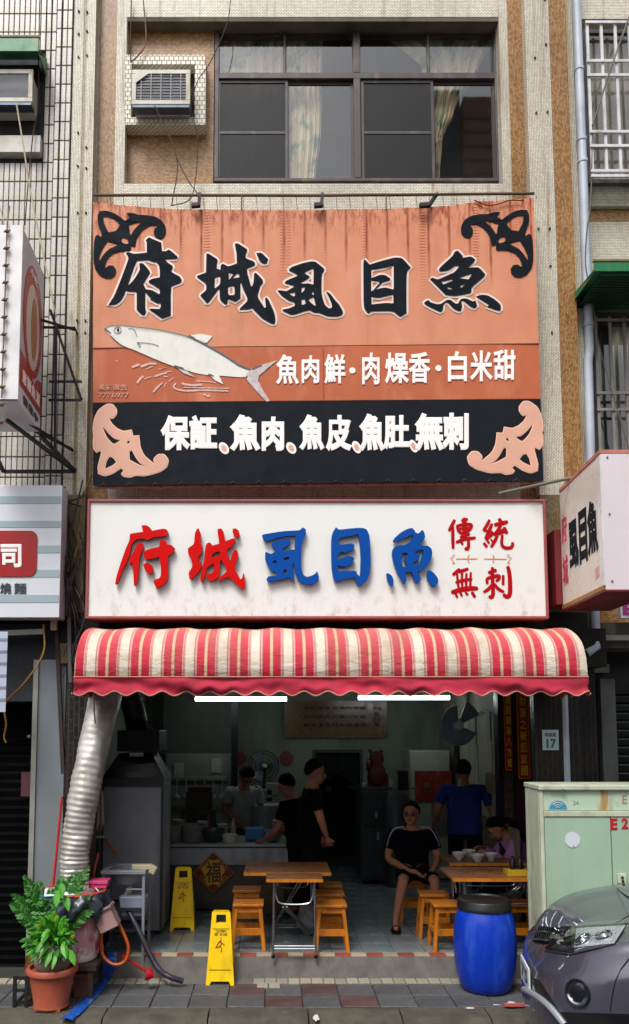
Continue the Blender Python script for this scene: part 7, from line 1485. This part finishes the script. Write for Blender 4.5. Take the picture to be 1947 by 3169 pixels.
# man in black, in profile facing right, middle of the shop
px_ = K(745, 1900, 1.05).x
J = standing(px_, 1.05, FZ0, 1.77, math.pi / 2, .06, {'L': ((.24, .04, 1.13), (.22, -.10, .93)), 'R': ((-.23, -.09, 1.14), (-.12, -.17, .95))})
person('young man in a black T-shirt standing in profile behind the left folding table', (px_, 1.05, FZ0), J, shirt('black_shirt', '#08080A'), shirt('black_trousers', '#0C0C10'), head_yaw=math.pi / 2, head_pitch=.12)
# person half hidden behind him, reaching over the counter
px_ = K(718, 1950, 1.65).x
J = standing(px_, 1.7, FZ0, 1.58, -math.pi * .62, .22, {'L': ((.20, -.18, 1.10), (.14, -.42, 1.0)), 'R': ((-.22, -.12, 1.12), (-.18, -.36, 1.02))})
person('dark haired person half hidden behind the man in black, reaching towards the counter', (px_, 1.6, FZ0), J, shirt('charcoal_shirt', '#0E0F13'), shirt('black_trousers', '#0C0C10'), head_yaw=-math.pi * .8, head_pitch=.4)
# the cook bending over the counter in a white shirt
px_ = K(585, 1900, 2.85).x
J = standing(px_ - .05, 2.95, FZ0, 1.68, .35, .42, {'L': ((.26, -.06, 1.14), (.16, -.30, 1.02)), 'R': ((-.26, -.04, 1.14), (-.04, -.28, 1.00))})
person('cook in a white T-shirt bending over the serving counter', (px_, 2.95, FZ0), J, shirt('white_shirt', '#A4AAA8'), shirt('grey_trousers', '#2A2C30'), head_yaw=.35, head_pitch=.9)
# man in a blue T-shirt seen from behind
px_ = K(1118, 1900, 2.0).x
J = standing(px_, 2.05, FZ0, 1.72, math.pi - .1, .05, {'L': ((.27, .0, 1.12), (.26, -.16, 1.04)), 'R': ((-.28, .0, 1.10), (-.28, -.14, 1.0))}, 1.22)
person('stout man in a blue T-shirt standing with his back to the street', (px_, 2.05, FZ0), J, shirt('navy_blue_shirt', '#22397E'), shirt('navy_trousers', '#10142A'), head_yaw=math.pi - .35, head_pitch=.15, girth=1.3)
# man seated on a stool, facing the street
sp = s_seat.location; x_, y_ = sp.x, sp.y; zs = .2 + .445
J = dict(pelvis=(x_, y_ + .02, zs + .09), chest=(x_, y_ + .04, zs + .40), neck=(x_, y_ + .02, zs + .57), head=(x_ - .01, y_ - .01, zs + .72),
         shL=(x_ + .205, y_ + .03, zs + .50), elL=(x_ + .29, y_ - .04, zs + .23), wrL=(x_ + .16, y_ - .30, zs + .12), shR=(x_ - .205, y_ + .03, zs + .50), elR=(x_ - .29, y_ - .04, zs + .23), wrR=(x_ - .08, y_ - .30, zs + .14),
         hipL=(x_ + .09, y_ - .02, zs + .08), knL=(x_ + .17, y_ - .44, zs + .06), anL=(x_ + .14, y_ - .36, .29), toeL=(x_ + .14, y_ - .54, .235),
         hipR=(x_ - .09, y_ - .02, zs + .08), knR=(x_ - .18, y_ - .46, zs + .07), anR=(x_ - .27, y_ - .46, .29), toeR=(x_ - .29, y_ - .64, .235), hdL=(-.7, -.3, -.35), hdR=(.8, -.3, -.1), hsL=(0, -1, 0), hsR=(0, -1, 0))
pm = person('man with glasses in a dark polo shirt and shorts sitting facing the street', (x_, y_, .2), J, shirt('dark_navy_polo', '#090B13'), shirt('black_shorts', '#0B0C12'), glasses=True, shoes='sandal', shorts=True, stripes=True, head_yaw=-.35, girth=1.2)
tag(MB().tube([Vector((x_ + .17 + .03 * math.cos(a_), y_ - .29 + .02 * math.sin(a_), zs + .13 + .02 * math.sin(a_))) for a_ in [i * math.pi / 6 for i in range(13)]], .006, 5).build('wristwatch', m_dk), 'dark watch on the wrist of the seated man', 'watch')
# woman in mauve bowed over her bowl, facing left
sp = sw_.location; x_, y_ = sp.x - .05, sp.y; F_ = Vector((-1, 0, 0))
J = dict(pelvis=(x_ + .10, y_, zs + .09), chest=(x_ - .02, y_, zs + .36), neck=(x_ - .13, y_, zs + .50), head=(x_ - .24, y_ - .01, zs + .57),
         shL=(x_ - .07, y_ - .17, zs + .44), elL=(x_ - .18, y_ - .22, zs + .22), wrL=(x_ - .36, y_ - .14, zs + .30), shR=(x_ - .07, y_ + .17, zs + .44), elR=(x_ - .20, y_ + .22, zs + .24), wrR=(x_ - .38, y_ + .10, zs + .33),
         hipL=(x_ + .07, y_ - .09, zs + .08), knL=(x_ - .34, y_ - .10, zs + .02), anL=(x_ - .30, y_ - .10, .28), toeL=(x_ - .46, y_ - .10, .235), hipR=(x_ + .07, y_ + .09, zs + .08), knR=(x_ - .34, y_ + .10, zs + .02), anR=(x_ - .30, y_ + .10, .28), toeR=(x_ - .46, y_ + .10, .235))
pw_ = person('woman in a mauve long sleeved shirt bowed over her bowl at the right', (x_, y_, .2), J, shirt('mauve_shirt', '#A878A8'), shirt('dark_skirt', '#1A1820'), hair='tail', short_sleeve=False, head_yaw=-math.pi / 2 - .1, head_pitch=.75, s=1.0)
tag(MB().tube([Vector((x_ - .13 + .0, y_ - .005, zs + .62)) + Vector((.02 * math.cos(a_), .03 * math.sin(a_), .02 * math.cos(a_))) for a_ in [i * math.pi / 6 for i in range(13)]], .012, 6).build('hair_tie', mat('red_plastic', '#C81420', .4)), 'red hair tie of the woman in mauve', 'hair tie')
# =================================================================== blue drum
pd = Kz(1188, 2402, 0); bc = Vector((pd.x, pd.y + .27, 0.004)); hd = K(1186, 2160, bc.y).z
DR = thing('blue_drum', bc, 'big blue plastic drum with a black lid standing on the pavement', 'drum'); m_bl = mat('blue_drum_plastic', '#0636B4', .36, var=.12, vs=4, dirt='#2A56C0', ds=9, bump=.12, bs=14, k=.95, spec=.4)
pr = [(.19, 0), (.205, .01), (.235, .07), (.262, .18), (.278, .34), (.28, .48), (.268, .62), (.245, .71), (.226, .748), (.222, .77)]; kz_ = (hd - .07) / .77
MB().lathe([(r, z * kz_) for r, z in pr], bc, 48).build('body', m_bl, DR, smooth=True, angle=60)
MB().lathe([(.225, hd - .088), (.240, hd - .085), (.243, hd - .06), (.236, hd - .05), (.238, hd - .012), (.228, hd), (.2, hd + .002), (.19, hd - .01), (.001, hd - .01)], bc, 48).build('lid', mat('black_lid', '#17181A', .45), DR, smooth=True, angle=50)
# =================================================================== green utility cabinet
Yc0 = -.98; a = K(1297, 1945, Yc0); zc_ = K(1400, 1890, Yc0).z
CB = thing('utility_cabinet', (a.x + .8, -.8, 0), 'pale green electric cabinet with E2 in red on its door', 'cabinet')
m_gc1 = mat('pale_green_paint', '#A3BFA6', .45, var=.07, vs=2, dirt='#8FA08A', ds=3, bump=.04, bs=30); m_cap = mat('chipped_cream_green', '#C6CDB4', .5, var=.12, vs=6, dirt='#8A7A4E', ds=7, bump=.1)
def rustcap():
    t = NT('rusty_upper_panel'); o = t.sep(); x_ = t.math('ABSOLUTE', t.math('SUBTRACT', o[0], K(1452, 1900, Yc0).x - a.x - .8)); m = t.math('MULTIPLY', t.ramp(x_, .02, .085, 1, 0), t.ramp(t.noise(10, t.mapv((2, 1, .25)), 5), .38, .62)); c = t.mix(t.math('MULTIPLY', m, .9), lin('#B4C8B0'), lin('#A8761E')); c = t.mix(t.ramp(t.noise(8), .6, .75, 0, .4), c, lin('#8F9A84')); return t.done(c, .5)
m_up = rustcap(); X0, X1 = a.x, a.x + 1.75; Yd = -.62; zu = K(1300, 1948, Yc0).z; zr_ = K(1300, 1962, Yc0).z
MB().box((X0 + .012, Yc0 + .02, 0.0), (X1, Yd - .0, zc_ - .02)).build('body', m_gc1, CB)
MB().box((X0 - .012, Yc0 - .03, zc_ - .03), (X1 + .02, Yd + .02, zc_ + .012)).build('roof_lip', m_cap, CB, bevel=.008)
MB().box((X0 + .02, Yc0 + .004, zu), (X1, Yc0 + .018, zc_ - .032)).build('upper_panel', m_up, CB)
MB().box((X0 - .002, Yc0 - .012, .04), (X0 + .030, Yc0 + .016, zc_ - .033)).build('corner_post', m_cap, CB, bevel=.004); MB().box((X0 - .006, Yd - .05, .0), (X0 + .008, Yd, zc_ - .033)).box((X0 - .004, Yc0 + .02, .0), (X0 + .009, Yd - .051, zc_ - .033)).build('side_sheet', m_cap, CB)
MB().box((X0 + .032, Yc0 - .016, zr_), (X1, Yc0 + .003, zu - .004)).build('drip_rail', m_cap, CB, bevel=.004)
xd_ = K(1468, 2000, Yc0).x
MB().box((X0 + .036, Yc0 - .006, .08), (xd_ - .004, Yc0 + .014, zr_ - .006)).build('door', m_gc1, CB, bevel=.003); MB().box((xd_ + .004, Yc0 - .006, .08), (X1, Yc0 + .014, zr_ - .006)).build('door', m_gc1, CB, bevel=.003)
cf = lambda u, v: K(u, v, Yc0 - .008)
m_rp = mat('red_stencil_paint', '#B41A22', .5, var=.1); mb = MB(); put(mb, 'E', lambda u, v: K(u, v, Yc0 - .008), (1467, 1967, 1484, 1995), OUT, .002, .05); put(mb, '2', lambda u, v: K(u, v, Yc0 - .008), (1494, 1966, 1510, 1993), OUT, .002, .05); mb.build('stencil', m_rp, CB)
mb = MB(); put(mb, 'E', lambda u, v: K(u, v, Yc0 + .002), (1496, 1911, 1507, 1931), OUT, .002, .0); mb.build('stencil', mat('faded_red_paint', '#A87A74', .6), CB)
mb = MB(); write(mb, '24', lambda u, v: K(u, v, Yc0 + .002), (1377, 1925, 1391, 1934), OUT, .001, .0); mb.build('faint_number', mat('faint_grey_paint', '#94A496', .6), CB)
p = K(1376, 2018, Yc0 - .008); MB().cyl(p, p + Vector((0, -.003, 0)), .064, seg=32).build('round_sticker', mat('white_sticker', '#D4DAE0', .5, var=.06, bump=0), CB); p = K(1379, 2034, Yc0 - .013); MB().box(p - Vector((.003, .001, .009)), p + Vector((.003, 0, .009))).build('sticker_mark', mat('blue_print', '#1E6A9A', .5), CB)
wc = K(1341, 1946, Yc0 + .003); r_ = .080; arc = lambda r0, n=14: [(r0 * math.cos(t_), r0 * math.sin(t_)) for t_ in [math.pi * i / n for i in range(n + 1)]]
MB().prism([arc(r_, 20)], lambda u, v: wc + Vector((u, 0, v - .0)), (0, .001, 0)).build('wireless_sticker', mat('sky_blue_print', '#3E9AC4', .4, bump=0), CB)
b = MB()
for rr_ in (.055, .038, .020): b.tube([wc + Vector((rr_ * math.cos(t_), -.002, rr_ * math.sin(t_) + .004)) for t_ in [math.pi * (.22 + .56 * i / 10) for i in range(11)]], .0045, 5)
b.tube([wc + Vector(((r_ - .006) * math.cos(t_), -.002, (r_ - .006) * math.sin(t_))) for t_ in [math.pi * i / 16 for i in range(17)]], .0025, 4); b.build('wireless_waves', m_bat, CB)
b = MB(); b.bar(K(1324, 1899, Yc0 - .032), K(1356, 1900, Yc0 - .032), .005); b.bar(K(1352, 1896, Yc0 - .032), K(1360, 1900, Yc0 - .032), .005); b.bar(K(1352, 1904, Yc0 - .032), K(1360, 1900, Yc0 - .032), .005); b.build('arrow_mark', mat('dark_green_mark', '#3A5A48', .6), CB)
p = K(1493, 2111, Yc0 - .006); MB().box(p + Vector((-.035, -.02, -.04)), p + Vector((.035, -.001, .04))).build('lock_plate', m_cap, CB, bevel=.004); MB().cyl(p + Vector((0, -.021, .01)), p + Vector((0, -.03, .01)), .012).cyl(p + Vector((0.004, -.021, -.02)), p + Vector((.004, -.028, -.02)), .012).build('lock', mat('dull_lock_steel', '#5C625E', .4, .7), CB)
tag(MB().bar(Kz(1212, 2415, .02), Kz(1278, 2415, .02), .03, .02).build('red_stick', mat('faded_red_wood', '#D0605A', .6, var=.2)), 'short faded red stick lying on the kerb below the drum', 'stick')
# =================================================================== car (dark grey, parked at the kerb, its nose towards the shop step)
ang = math.radians(9); e1 = Vector((math.cos(ang), -math.sin(ang), 0)); e2 = Vector((-math.sin(ang), -math.cos(ang), 0)); CO = Vector((K(1258, 2330, -1.72).x + .02, -1.72, -.16))
def C(u, v, z): return CO + e1 * u + e2 * v + Vector((0, 0, z))
CAR = thing('parked_car', C(2.2, 0, 0), 'grey violet car parked at the kerb, only its front corner in view', 'car')
t = NT('grey_violet_car_paint'); fl0 = t.n('ShaderNodeTexVoronoi'); fl0.inputs['Scale'].default_value = 900; t.L(t.co(), fl0.inputs['Vector']); c_ = t.mix(t.ramp(fl0.outputs['Distance'], .1, .6), lin('#605E70'), lin('#403E4C')); c_ = t.mix(t.ramp(t.noise(1.7), .55, .75, 0, .18), c_, lin('#8A8A8E'))
m_car = t.done(c_, .34, .3, Coat_Weight=1.0, Coat_Roughness=.06); m_chm = mat('chrome', '#C8CCD0', .12, .95, var=.05, bump=0); m_bk = mat('black_car_plastic', '#0C0D0F', .45, bump=.1); m_rub = mat('tyre_rubber', '#15151A', .8); 
# plan outline of half the body (u back from the nose, v outwards)
PLAN = [(0, 0), (.0, .18), (.015, .36), (.05, .52), (.12, .66), (.24, .78), (.42, .855), (.68, .89), (1.0, .90), (1.5, .905), (2.2, .905), (3.0, .905), (3.8, .895), (4.15, .86), (4.4, .74), (4.5, .5), (4.53, .25), (4.54, 0)]
PS_ = [Vector((u, v, 0)) for u, v in PLAN]; PS_ = smooth_path(PS_, 7); 
NP_ = len(PS_)
def nrmp(i):
    d = (PS_[min(i + 1, NP_ - 1)] - PS_[max(i - 1, 0)]).normalized(); return Vector((-d.y * -1, 0, 0)) if False else Vector((d.y * -1, d.x, 0))
# vertical profile: (z, inset at nose, inset at the side); the hood rises towards the windscreen
def hood_z(u): return .97 + .33 * min(1, max(0, u / 1.25)) ** .5
LV = [(.22, .16, .06), (.27, .05, .02), (.34, .01, .0), (.46, .0, .0), (.58, .0, .0), (.66, .005, -.004), (.74, .012, -.012), (.82, .028, -.016), (.862, .045, -.012), (.895, .088, .018), (.95, .115, .03), (.985, .15, .045), (1.0, .19, .075)]
def body_pt(i, k, side):
    p = PS_[i]; z, n0, s0 = LV[k]; f = min(1, max(0, p.x / .75)); f = f * f * (3 - 2 * f); back = min(1, max(0, (p.x - 3.7) / .7)); f = f * (1 - back)
    ins = n0 * (1 - f) + s0 * f; top = hood_z(min(p.x, 2.6)); zz = z if z < .5 else .5 + (z - .5) * ((top - .5) / (1.02 - .5))
    n = nrmp(i); ih = Vector((-n.x, -n.y, 0)); q = p - ih * ins * 1.0 if False else p + Vector((n.x, n.y, 0)) * -ins
    # wheel arches push the flare out a little
    for wu in (.98, 3.55):
        dd = math.hypot(p.x - wu, (zz - .36) * 1.0)
        if .36 < dd < .52 and p.y > .8: q = q + Vector((0, .022 * (1 - abs(dd - .42) / .1) if abs(dd - .42) < .1 else 0, 0))
    return C(q.x, max(0, q.y) * side, zz)
def sgn_check():
    a0 = PS_[20]; n = nrmp(20); return n
_n = nrmp(30); FL = 1 if (_n.y * 1) > 0 else -1
_old = nrmp
def nrmp(i): n = _old(i); return n if n.dot(PS_[i] - Vector((2.2, 0, 0))) > 0 else -n
skip = lambda i, zz: any(math.hypot(PS_[i].x - wu, zz - .34) < .375 and PS_[i].y > .7 for wu in (.98, 3.55))
BVV, BVF = [], []
for side in (1, -1):
    mbody = MB(); W_ = [[body_pt(i, k, side) for k in range(len(LV))] for i in range(NP_)]
    vs = [p for r in W_ for p in r]; nk = len(LV); fs = []
    for i in range(NP_ - 1):
        for k in range(nk - 1):
            zz = (W_[i][k].z + W_[i][k + 1].z) / 2 - CO.z
            if PS_[i].y > .7 and skip(i, zz): continue
            fs.append((i * nk + k, i * nk + k + 1, (i + 1) * nk + k + 1, (i + 1) * nk + k))
    mbody.add(vs, fs)
    # hood / deck: from the shoulder line to the crown
    rows = 8; P = []
    for i in range(NP_):
        e = W_[i][-1]; u_ = (e - CO).dot(e1); v_ = (e - CO).dot(e2); zt_ = e.z; row = [e]
        for r_ in range(1, rows + 1):
            s_ = r_ / rows; row.append(C(u_ + (.10 if u_ < .8 else 0) * s_ ** .7, v_ * (1 - s_), zt_ - CO.z + (.012 + .02 * min(1, u_ / 1.2)) * math.sin(s_ * math.pi / 2) + (.018 * math.exp(-((s_ - .22) / .08) ** 2) if u_ < 1.6 else 0)))
        P.append(row)
    vs = [p for r in P for p in r]; nk2 = rows + 1; n0 = len(mbody.v)
    mbody.add(vs, [(i * nk2 + k, i * nk2 + k + 1, (i + 1) * nk2 + k + 1, (i + 1) * nk2 + k) for i in range(NP_ - 1) for k in range(rows)])
    n_ = len(BVV); BVV += [v.copy() for v in mbody.v]; BVF += [tuple(i + n_ for i in f) for f in mbody.f]
    ob2 = mbody.build('body', m_car, CAR, smooth=True, angle=65)
MB().hexa([C(.16, .72, .30), C(4.3, .78, .30), C(4.3, .78, .2), C(.2, .7, .2)], [C(.16, -.72, .30), C(4.3, -.78, .30), C(4.3, -.78, .2), C(.2, -.7, .2)]).build('underbody', m_bk, CAR)
# cabin
for side in (1,):
    cab = [(1.35, 1.27), (2.05, 1.72), (2.5, 1.80), (3.6, 1.78), (4.25, 1.30)]
    fr2 = [C(u, .80 if z < 1.4 else .62, z) for u, z in cab]; bk2 = [C(u, -.80 if z < 1.4 else -.62, z) for u, z in cab]
    MB().add(fr2 + bk2, [(0, 1, 2, 3, 4), (9, 8, 7, 6, 5), (0, 5, 6, 1), (1, 6, 7, 2), (2, 7, 8, 3), (3, 8, 9, 4)]).build('cabin', mat('tinted_car_glass', '#0E1114', .06, bump=0), CAR, bevel=.04)
    MB().add([p + Vector((0, 0, .012)) for p in (C(2.02, .60, 1.71), C(2.5, .62, 1.80), C(3.6, .62, 1.78), C(3.6, -.62, 1.78), C(2.5, -.62, 1.80), C(2.02, -.60, 1.71))], [(0, 1, 2, 3, 4, 5)]).build('roof', m_car, CAR)
for wu in (.98, 3.55):
    for side in (1, -1):
        c = C(wu, .80 * side, .335); M = Matrix((e1, Vector((0, 0, 1)), e2 * side)).transposed()
        wh = MB().lathe([(.20, -.1), (.30, -.1), (.33, -.08), (.335, 0), (.33, .08), (.30, .1), (.20, .1), (.20, .0)], c, 36, cap=False, M=M).build('wheel', m_rub, CAR, smooth=True)
        rm = MB(); rm.lathe([(.205, .06), (.20, .085), (.185, .085), (.18, .05), (.001, .045)], c, 30, M=M)
        for k in range(6): a_ = k * math.pi / 3; rm.hexa([c + M @ Vector((r0 * math.cos(a_ + s0), r0 * math.sin(a_ + s0), .085)) for r0, s0 in ((.04, -.5), (.19, -.12), (.19, .12), (.04, .5))], [c + M @ Vector((r0 * math.cos(a_ + s0), r0 * math.sin(a_ + s0), .05)) for r0, s0 in ((.04, -.5), (.19, -.12), (.19, .12), (.04, .5))])
        rm.build('rim', m_ss, wh, smooth=True); 
        MB().lathe([(.37, -.28), (.375, .02), (.36, .02), (.355, -.28)], c - e2 * side * .0, 30, cap=False, M=M).build('wheel_well', m_bk, CAR)
# patches laid on the body skin near the camera (side = +1)
def skin(u, z, off=0.0):
    """point on the body skin: u = distance measured along the plan outline (index), z = height above the road"""
    i = max(0, min(NP_ - 2, int(u))); f = u - i
    def col_(i):
        pts = [body_pt(i, k, 1) for k in range(len(LV))]
        for p, q in zip(pts, pts[1:]):
            if z <= q.z - CO.z: g_ = (z - (p.z - CO.z)) / max(1e-6, q.z - p.z); return p.lerp(q, max(0, g_))
        # above the shoulder: run on to the hood
        e = pts[-1]; k_ = min(1, (z - (e.z - CO.z)) / .12); v_ = (e - CO).dot(e2); u_ = (e - CO).dot(e1); return C(u_ + .05 * k_, v_ * (1 - .35 * k_), z)
    p = col_(i).lerp(col_(i + 1), f); n = nrmp(i).lerp(nrmp(i + 1), f).normalized(); return p + (e1 * n.x + e2 * n.y) * off
from mathutils.bvhtree import BVHTree
BV = BVHTree.FromPolygons(BVV, BVF)
def hit(kx, ky, off=0.0):
    d = ray(kx * U, ky * U).normalized(); o_ = Vector((CX, CY, CZ)); r_ = BV.ray_cast(o_, d)
    if r_[0] is None: q = BV.find_nearest(o_ + d * 5.4); p = o_ + d * ((q[0] - o_).dot(d)); n = q[1]
    else: p, n = r_[0], r_[1]
    if n.dot(d) > 0: n = -n
    return p + n * off, n
def patch(nm, poly, m, off, par=CAR, n=10, bulge=0.0, thick=.008):
    """a panel whose four corners are seen at these pixels, laid on the body skin"""
    P = []
    for i in range(n + 1):
        v = i / n; row = []
        for j in range(n + 1):
            u = j / n; kx = (poly[0][0] * (1 - u) + poly[1][0] * u) * (1 - v) + (poly[3][0] * (1 - u) + poly[2][0] * u) * v; ky = (poly[0][1] * (1 - u) + poly[1][1] * u) * (1 - v) + (poly[3][1] * (1 - u) + poly[2][1] * u) * v
            row.append(hit(kx, ky, off + bulge * math.sin(u * math.pi) * math.sin(v * math.pi))[0])
        P.append(row)
    return MB().grid(P, -e2 * thick * .3 + e1 * thick * .9).build(nm, m, par, smooth=True, angle=60)
def pixline(q0, q1, off, n=8): return [hit(q0[0] + (q1[0] - q0[0]) * k / n, q0[1] + (q1[1] - q0[1]) * k / n, off)[0] for k in range(n + 1)]
HL = patch('headlight', [(1345, 2234), (1509, 2224), (1476, 2268), (1330, 2284)], mat('lamp_reflector', '#D4D8DC', .3, .35, var=.35, vs=13, bump=.15, bs=9), .004)
for q_, r_ in (((1402, 2261), .064), ((1452, 2250), .058)):
    p, n = hit(*q_, .008); M = n.to_track_quat('Z', 'Y').to_matrix()
    MB().lathe([(r_, 0), (r_ * .96, .010), (r_ * .8, .006), (.03, .004), (.02, .018), (.001, .022)], p, 22, M=M).build('bulb_reflector', m_chm, HL, smooth=True)
patch('lamp_black_bezel', [(1338, 2236), (1385, 2232), (1378, 2290), (1312, 2282)], mat('dark_lamp_inner', '#1E2024', .2, .5), .008, HL)
gcl = thin_glass('lamp_lens', (.96, .97, .98), .02, .10); patch('lens', [(1343, 2231), (1511, 2221), (1478, 2270), (1310, 2287)], gcl, .034, HL, bulge=.010, thick=.002)
seam = MB()
for q0, q1 in (((1312, 2230), (1343, 2231)), ((1343, 2231), (1509, 2221)), ((1310, 2287), (1372, 2296)), ((1372, 2296), (1478, 2270)), ((1478, 2270), (1509, 2221))): seam.tube(pixline(q0, q1, .004, 6), .005, 5)
seam.tube(pixline((1470, 2226), (1512, 2200), .001, 5), .004, 5)
for q0, q1 in (((1513, 2303), (1492, 2330)), ((1492, 2330), (1478, 2360)), ((1478, 2360), (1470, 2400)), ((1470, 2400), (1467, 2430))): seam.tube(pixline(q0, q1, .002, 4), .004, 5)
seam.build('panel_gap', m_bk, CAR)
GR = MB()
G = patch('grille', [(1298, 2228), (1345, 2232), (1316, 2272), (1283, 2263)], mat('grille_black', '#050506', .8, bump=0, spec=.05), .009)
for q0, q1 in (((1288, 2240), (1334, 2246)), ((1283, 2257), (1318, 2264))): MB().tube(pixline(q0, q1, .014), .008, 6).build('grille_bar', m_chm, G, smooth=True)
for k in range(9): MB().tube(pixline((1296 + k * 5.2, 2228 + k * .4), (1290 + k * 4, 2260 + k), .009, 4), .0025, 4).build('grille_rib', m_ssd, G)
p, n = hit(1388, 2387, .003); M = n.to_track_quat('Z', 'Y').to_matrix()
fgl = MB().lathe([(.088, -.004), (.086, .006), (.074, .004), (.070, -.02), (.001, -.03)], p, 28, M=M).build('fog_lamp', m_bk, CAR, smooth=True); MB().lathe([(.052, -.016), (.05, -.006), (.001, -.002)], p + n * .004, 22, M=M).build('lens', mat('fog_lens', '#3A3E44', .1, .8, bump=0), fgl, smooth=True)
MB().tube([p + n * .002 + M @ Vector((.066 * math.cos(a_), .066 * math.sin(a_), 0)) for a_ in [math.pi * 2 * k / 24 for k in range(25)] if (M @ Vector((math.cos(a_), math.sin(a_), 0))).z < -.1], .013, 8).build('chrome_crescent', m_chm, fgl, smooth=True)
IN = patch('lower_intake', [(1272, 2345), (1297, 2357), (1345, 2430), (1300, 2400)], m_bk, .006)
patch('lower_cladding', [(1347, 2432), (1520, 2436), (1520, 2490), (1380, 2490)], m_bk, .010)
MB().tube(smooth_path([hit(*q, .02)[0] for q in ((1266, 2378), (1285, 2388), (1307, 2402), (1328, 2420), (1345, 2440), (1362, 2462))], 5), .022, 8).build('silver_lip', m_ss, CAR, smooth=True)
pc_ = [C(-.012, s_ * .19, z_) for s_, z_ in ((-1, .79), (1, .79), (1, .63), (-1, .63))]
plt = MB().hexa(pc_, [q + e1 * .012 for q in pc_]).build('number_plate', mat('white_plate', '#D8DCDC', .4, bump=0), CAR)
mb = MB(); write(mb, '75', lambda u, v: C(-.014, -.15 + .3 * u, .77 - .12 * v), (.0, .1, 1, .9), -e1, .002, .02); mb.build('plate_number', mat('slate_ink', '#3A4654', .5), plt)
mk_ = MB(); mi_ = C(1.75, .98, 1.32); mk_.ball(mi_, (.09, .1, .07), 12, 8); mk_.bar(C(1.75, .8, 1.27), mi_, .03); mk_.build('mirror', m_car, CAR, smooth=True)
# =================================================================== wires on the facade
m_wr = mat('brown_cable', '#4E2A22', .7); m_wd = mat('dark_cable', '#2A2826', .7); m_wp = mat('pale_cable', '#C4B49A', .7)
def wire(pts, Y, r, m, label):
    P = [K(x_, y_, Y if not isinstance(Y, (list, tuple)) else Y[i]) for i, (x_, y_) in enumerate(pts)]; tag(MB().tube(smooth_path(P, 8), r, 6).build('cable', m, smooth=True), label, 'cable')
wire([(316, -6), (314, 90), (314, 150)], -.05, .006, m_wr, 'dark brown cable dropping to the left corner of the tiled niche')
wire([(344, -6), (351, 95), (335, 130), (314, 150)], -.06, .007, mat('tan_cable', '#7A5E44', .7), 'tan cable curving down to the left corner of the tiled niche')
wire([(372, 254), (425, 380), (413, 493)], -.2, .006, m_wr, 'reddish cable dropping straight from the air conditioner to the banner')
wire([(425, 380), (450, 430), (478, 470)], -.22, .005, m_wd, 'thin cable branching right towards the left banner bracket')
wire([(555, -6), (545, 60), (505, 150), (475, 195), (460, 260), (475, 330), (470, 430), (455, 480), (410, 495)], -.12, .005, m_wd, 'thin dark cable looping from the top past the air conditioner')
wire([(96, -6), (93, 130), (92, 255), (80, 320), (68, 440), (60, 540)], -.14, .006, m_wr, 'dark red cable running down the left tiled wall')
wire([(40, 250), (58, 360), (75, 470), (110, 640), (135, 760)], -.3, .008, m_wp, 'pale cable slanting down from the left air conditioner')
wire([(1514, 36), (1470, 160), (1424, 302)], -.2, .010, mat('grey_brown_cable', '#6A6256', .7), 'grey cable slanting across the white window bars')
wire([(1424, 302), (1420, 480), (1410, 560), (1408, 640), (1425, 720), (1440, 830), (1512, 1080)], -.1, .006, mat('grey_brown_cable', '#6A6256', .7), 'thin cable hanging down from the white bars beside the drain pipe')
wire([(0, 500), (9, 535), (9, 560)], -1.0, .006, m_wp, 'short pale cord end above the tall left sign')
wire([(105, 1500), (104, 1570), (60, 1640), (13, 1690), (15, 1740), (10, 1770), (15, 1785)], -.3, .008, mat('yellow_rope', '#A87A2E', .7), 'yellow rope hanging down at the far left below the striped sign')
wire([(220, 1142), (200, 1200), (190, 1300), (165, 1395), (160, 1480)], -.2, .010, mat('mustard_cable', '#7A6230', .7), 'mustard cable in the gap between the two sign boxes')
wire([(226, 1662), (226, 1700), (229, 1740)], -.5, .008, m_wp, 'short pale tube hanging from the awning by the silver duct')
b = MB()
for i in range(16):
    x0_ = R.uniform(150, 205); x1_ = R.uniform(150, 210); y0_ = R.uniform(1130, 1400); y1_ = R.uniform(1450, 1640) if i < 11 else y0_ + R.uniform(10, 60)
    b.tube(smooth_path([K(x0_, y0_, -.16), K(R.uniform(150, 205), y0_ + (y1_ - y0_) * .35, -R.uniform(.14, .3)), K(R.uniform(155, 200), y0_ + (y1_ - y0_) * .7, -R.uniform(.14, .3)), K(x1_, y1_, -.16)], 6), R.uniform(.004, .011), 6)
tag(b.build('cable_bundle', m_wd, smooth=True), 'tangle of dark cables between the striped sign and the long light box', 'cables')
tag(MB().tube([K(152, 1170, -.2), K(166, 1480, -.2), K(170, 1640, -.2)], .02, 8).build('grey_conduit', mat('grey_conduit_paint', '#5E5E62', .6)), 'grey conduit running down beside the striped left sign', 'conduit')
p = K(130, 1500, -.2); tag(MB().box((p.x - .03, -.22, p.z - .06), (p.x + .03, -.17, p.z + .06)).build('junction_box', mat('cream_pvc', '#C8BC98', .5), bevel=.005), 'small cream junction box under the corner of the striped sign', 'box')
LB2 = thing('cloth_banner', (K(0, 1700, -.6).x, -.6, K(0, 1712, -.6).z), 'edge of a white printed banner hanging at the far left', 'banner'); a, b_ = K(-50, 1518, -.6), K(13, 1711, -.6); MB().box((a.x, -.6, b_.z), (b_.x, -.595, a.z)).build('cloth', mat('pale_blue_white_cloth', '#C4CCE0', .6), LB2)
for i in range(6): zz = a.z - (a.z - b_.z) * (.1 + i * .15); MB().box((a.x, -.604, zz - .012), (b_.x - .0, -.601, zz + .012)).build('print_line', mat('grey_print', '#8A94A8', .6), LB2)
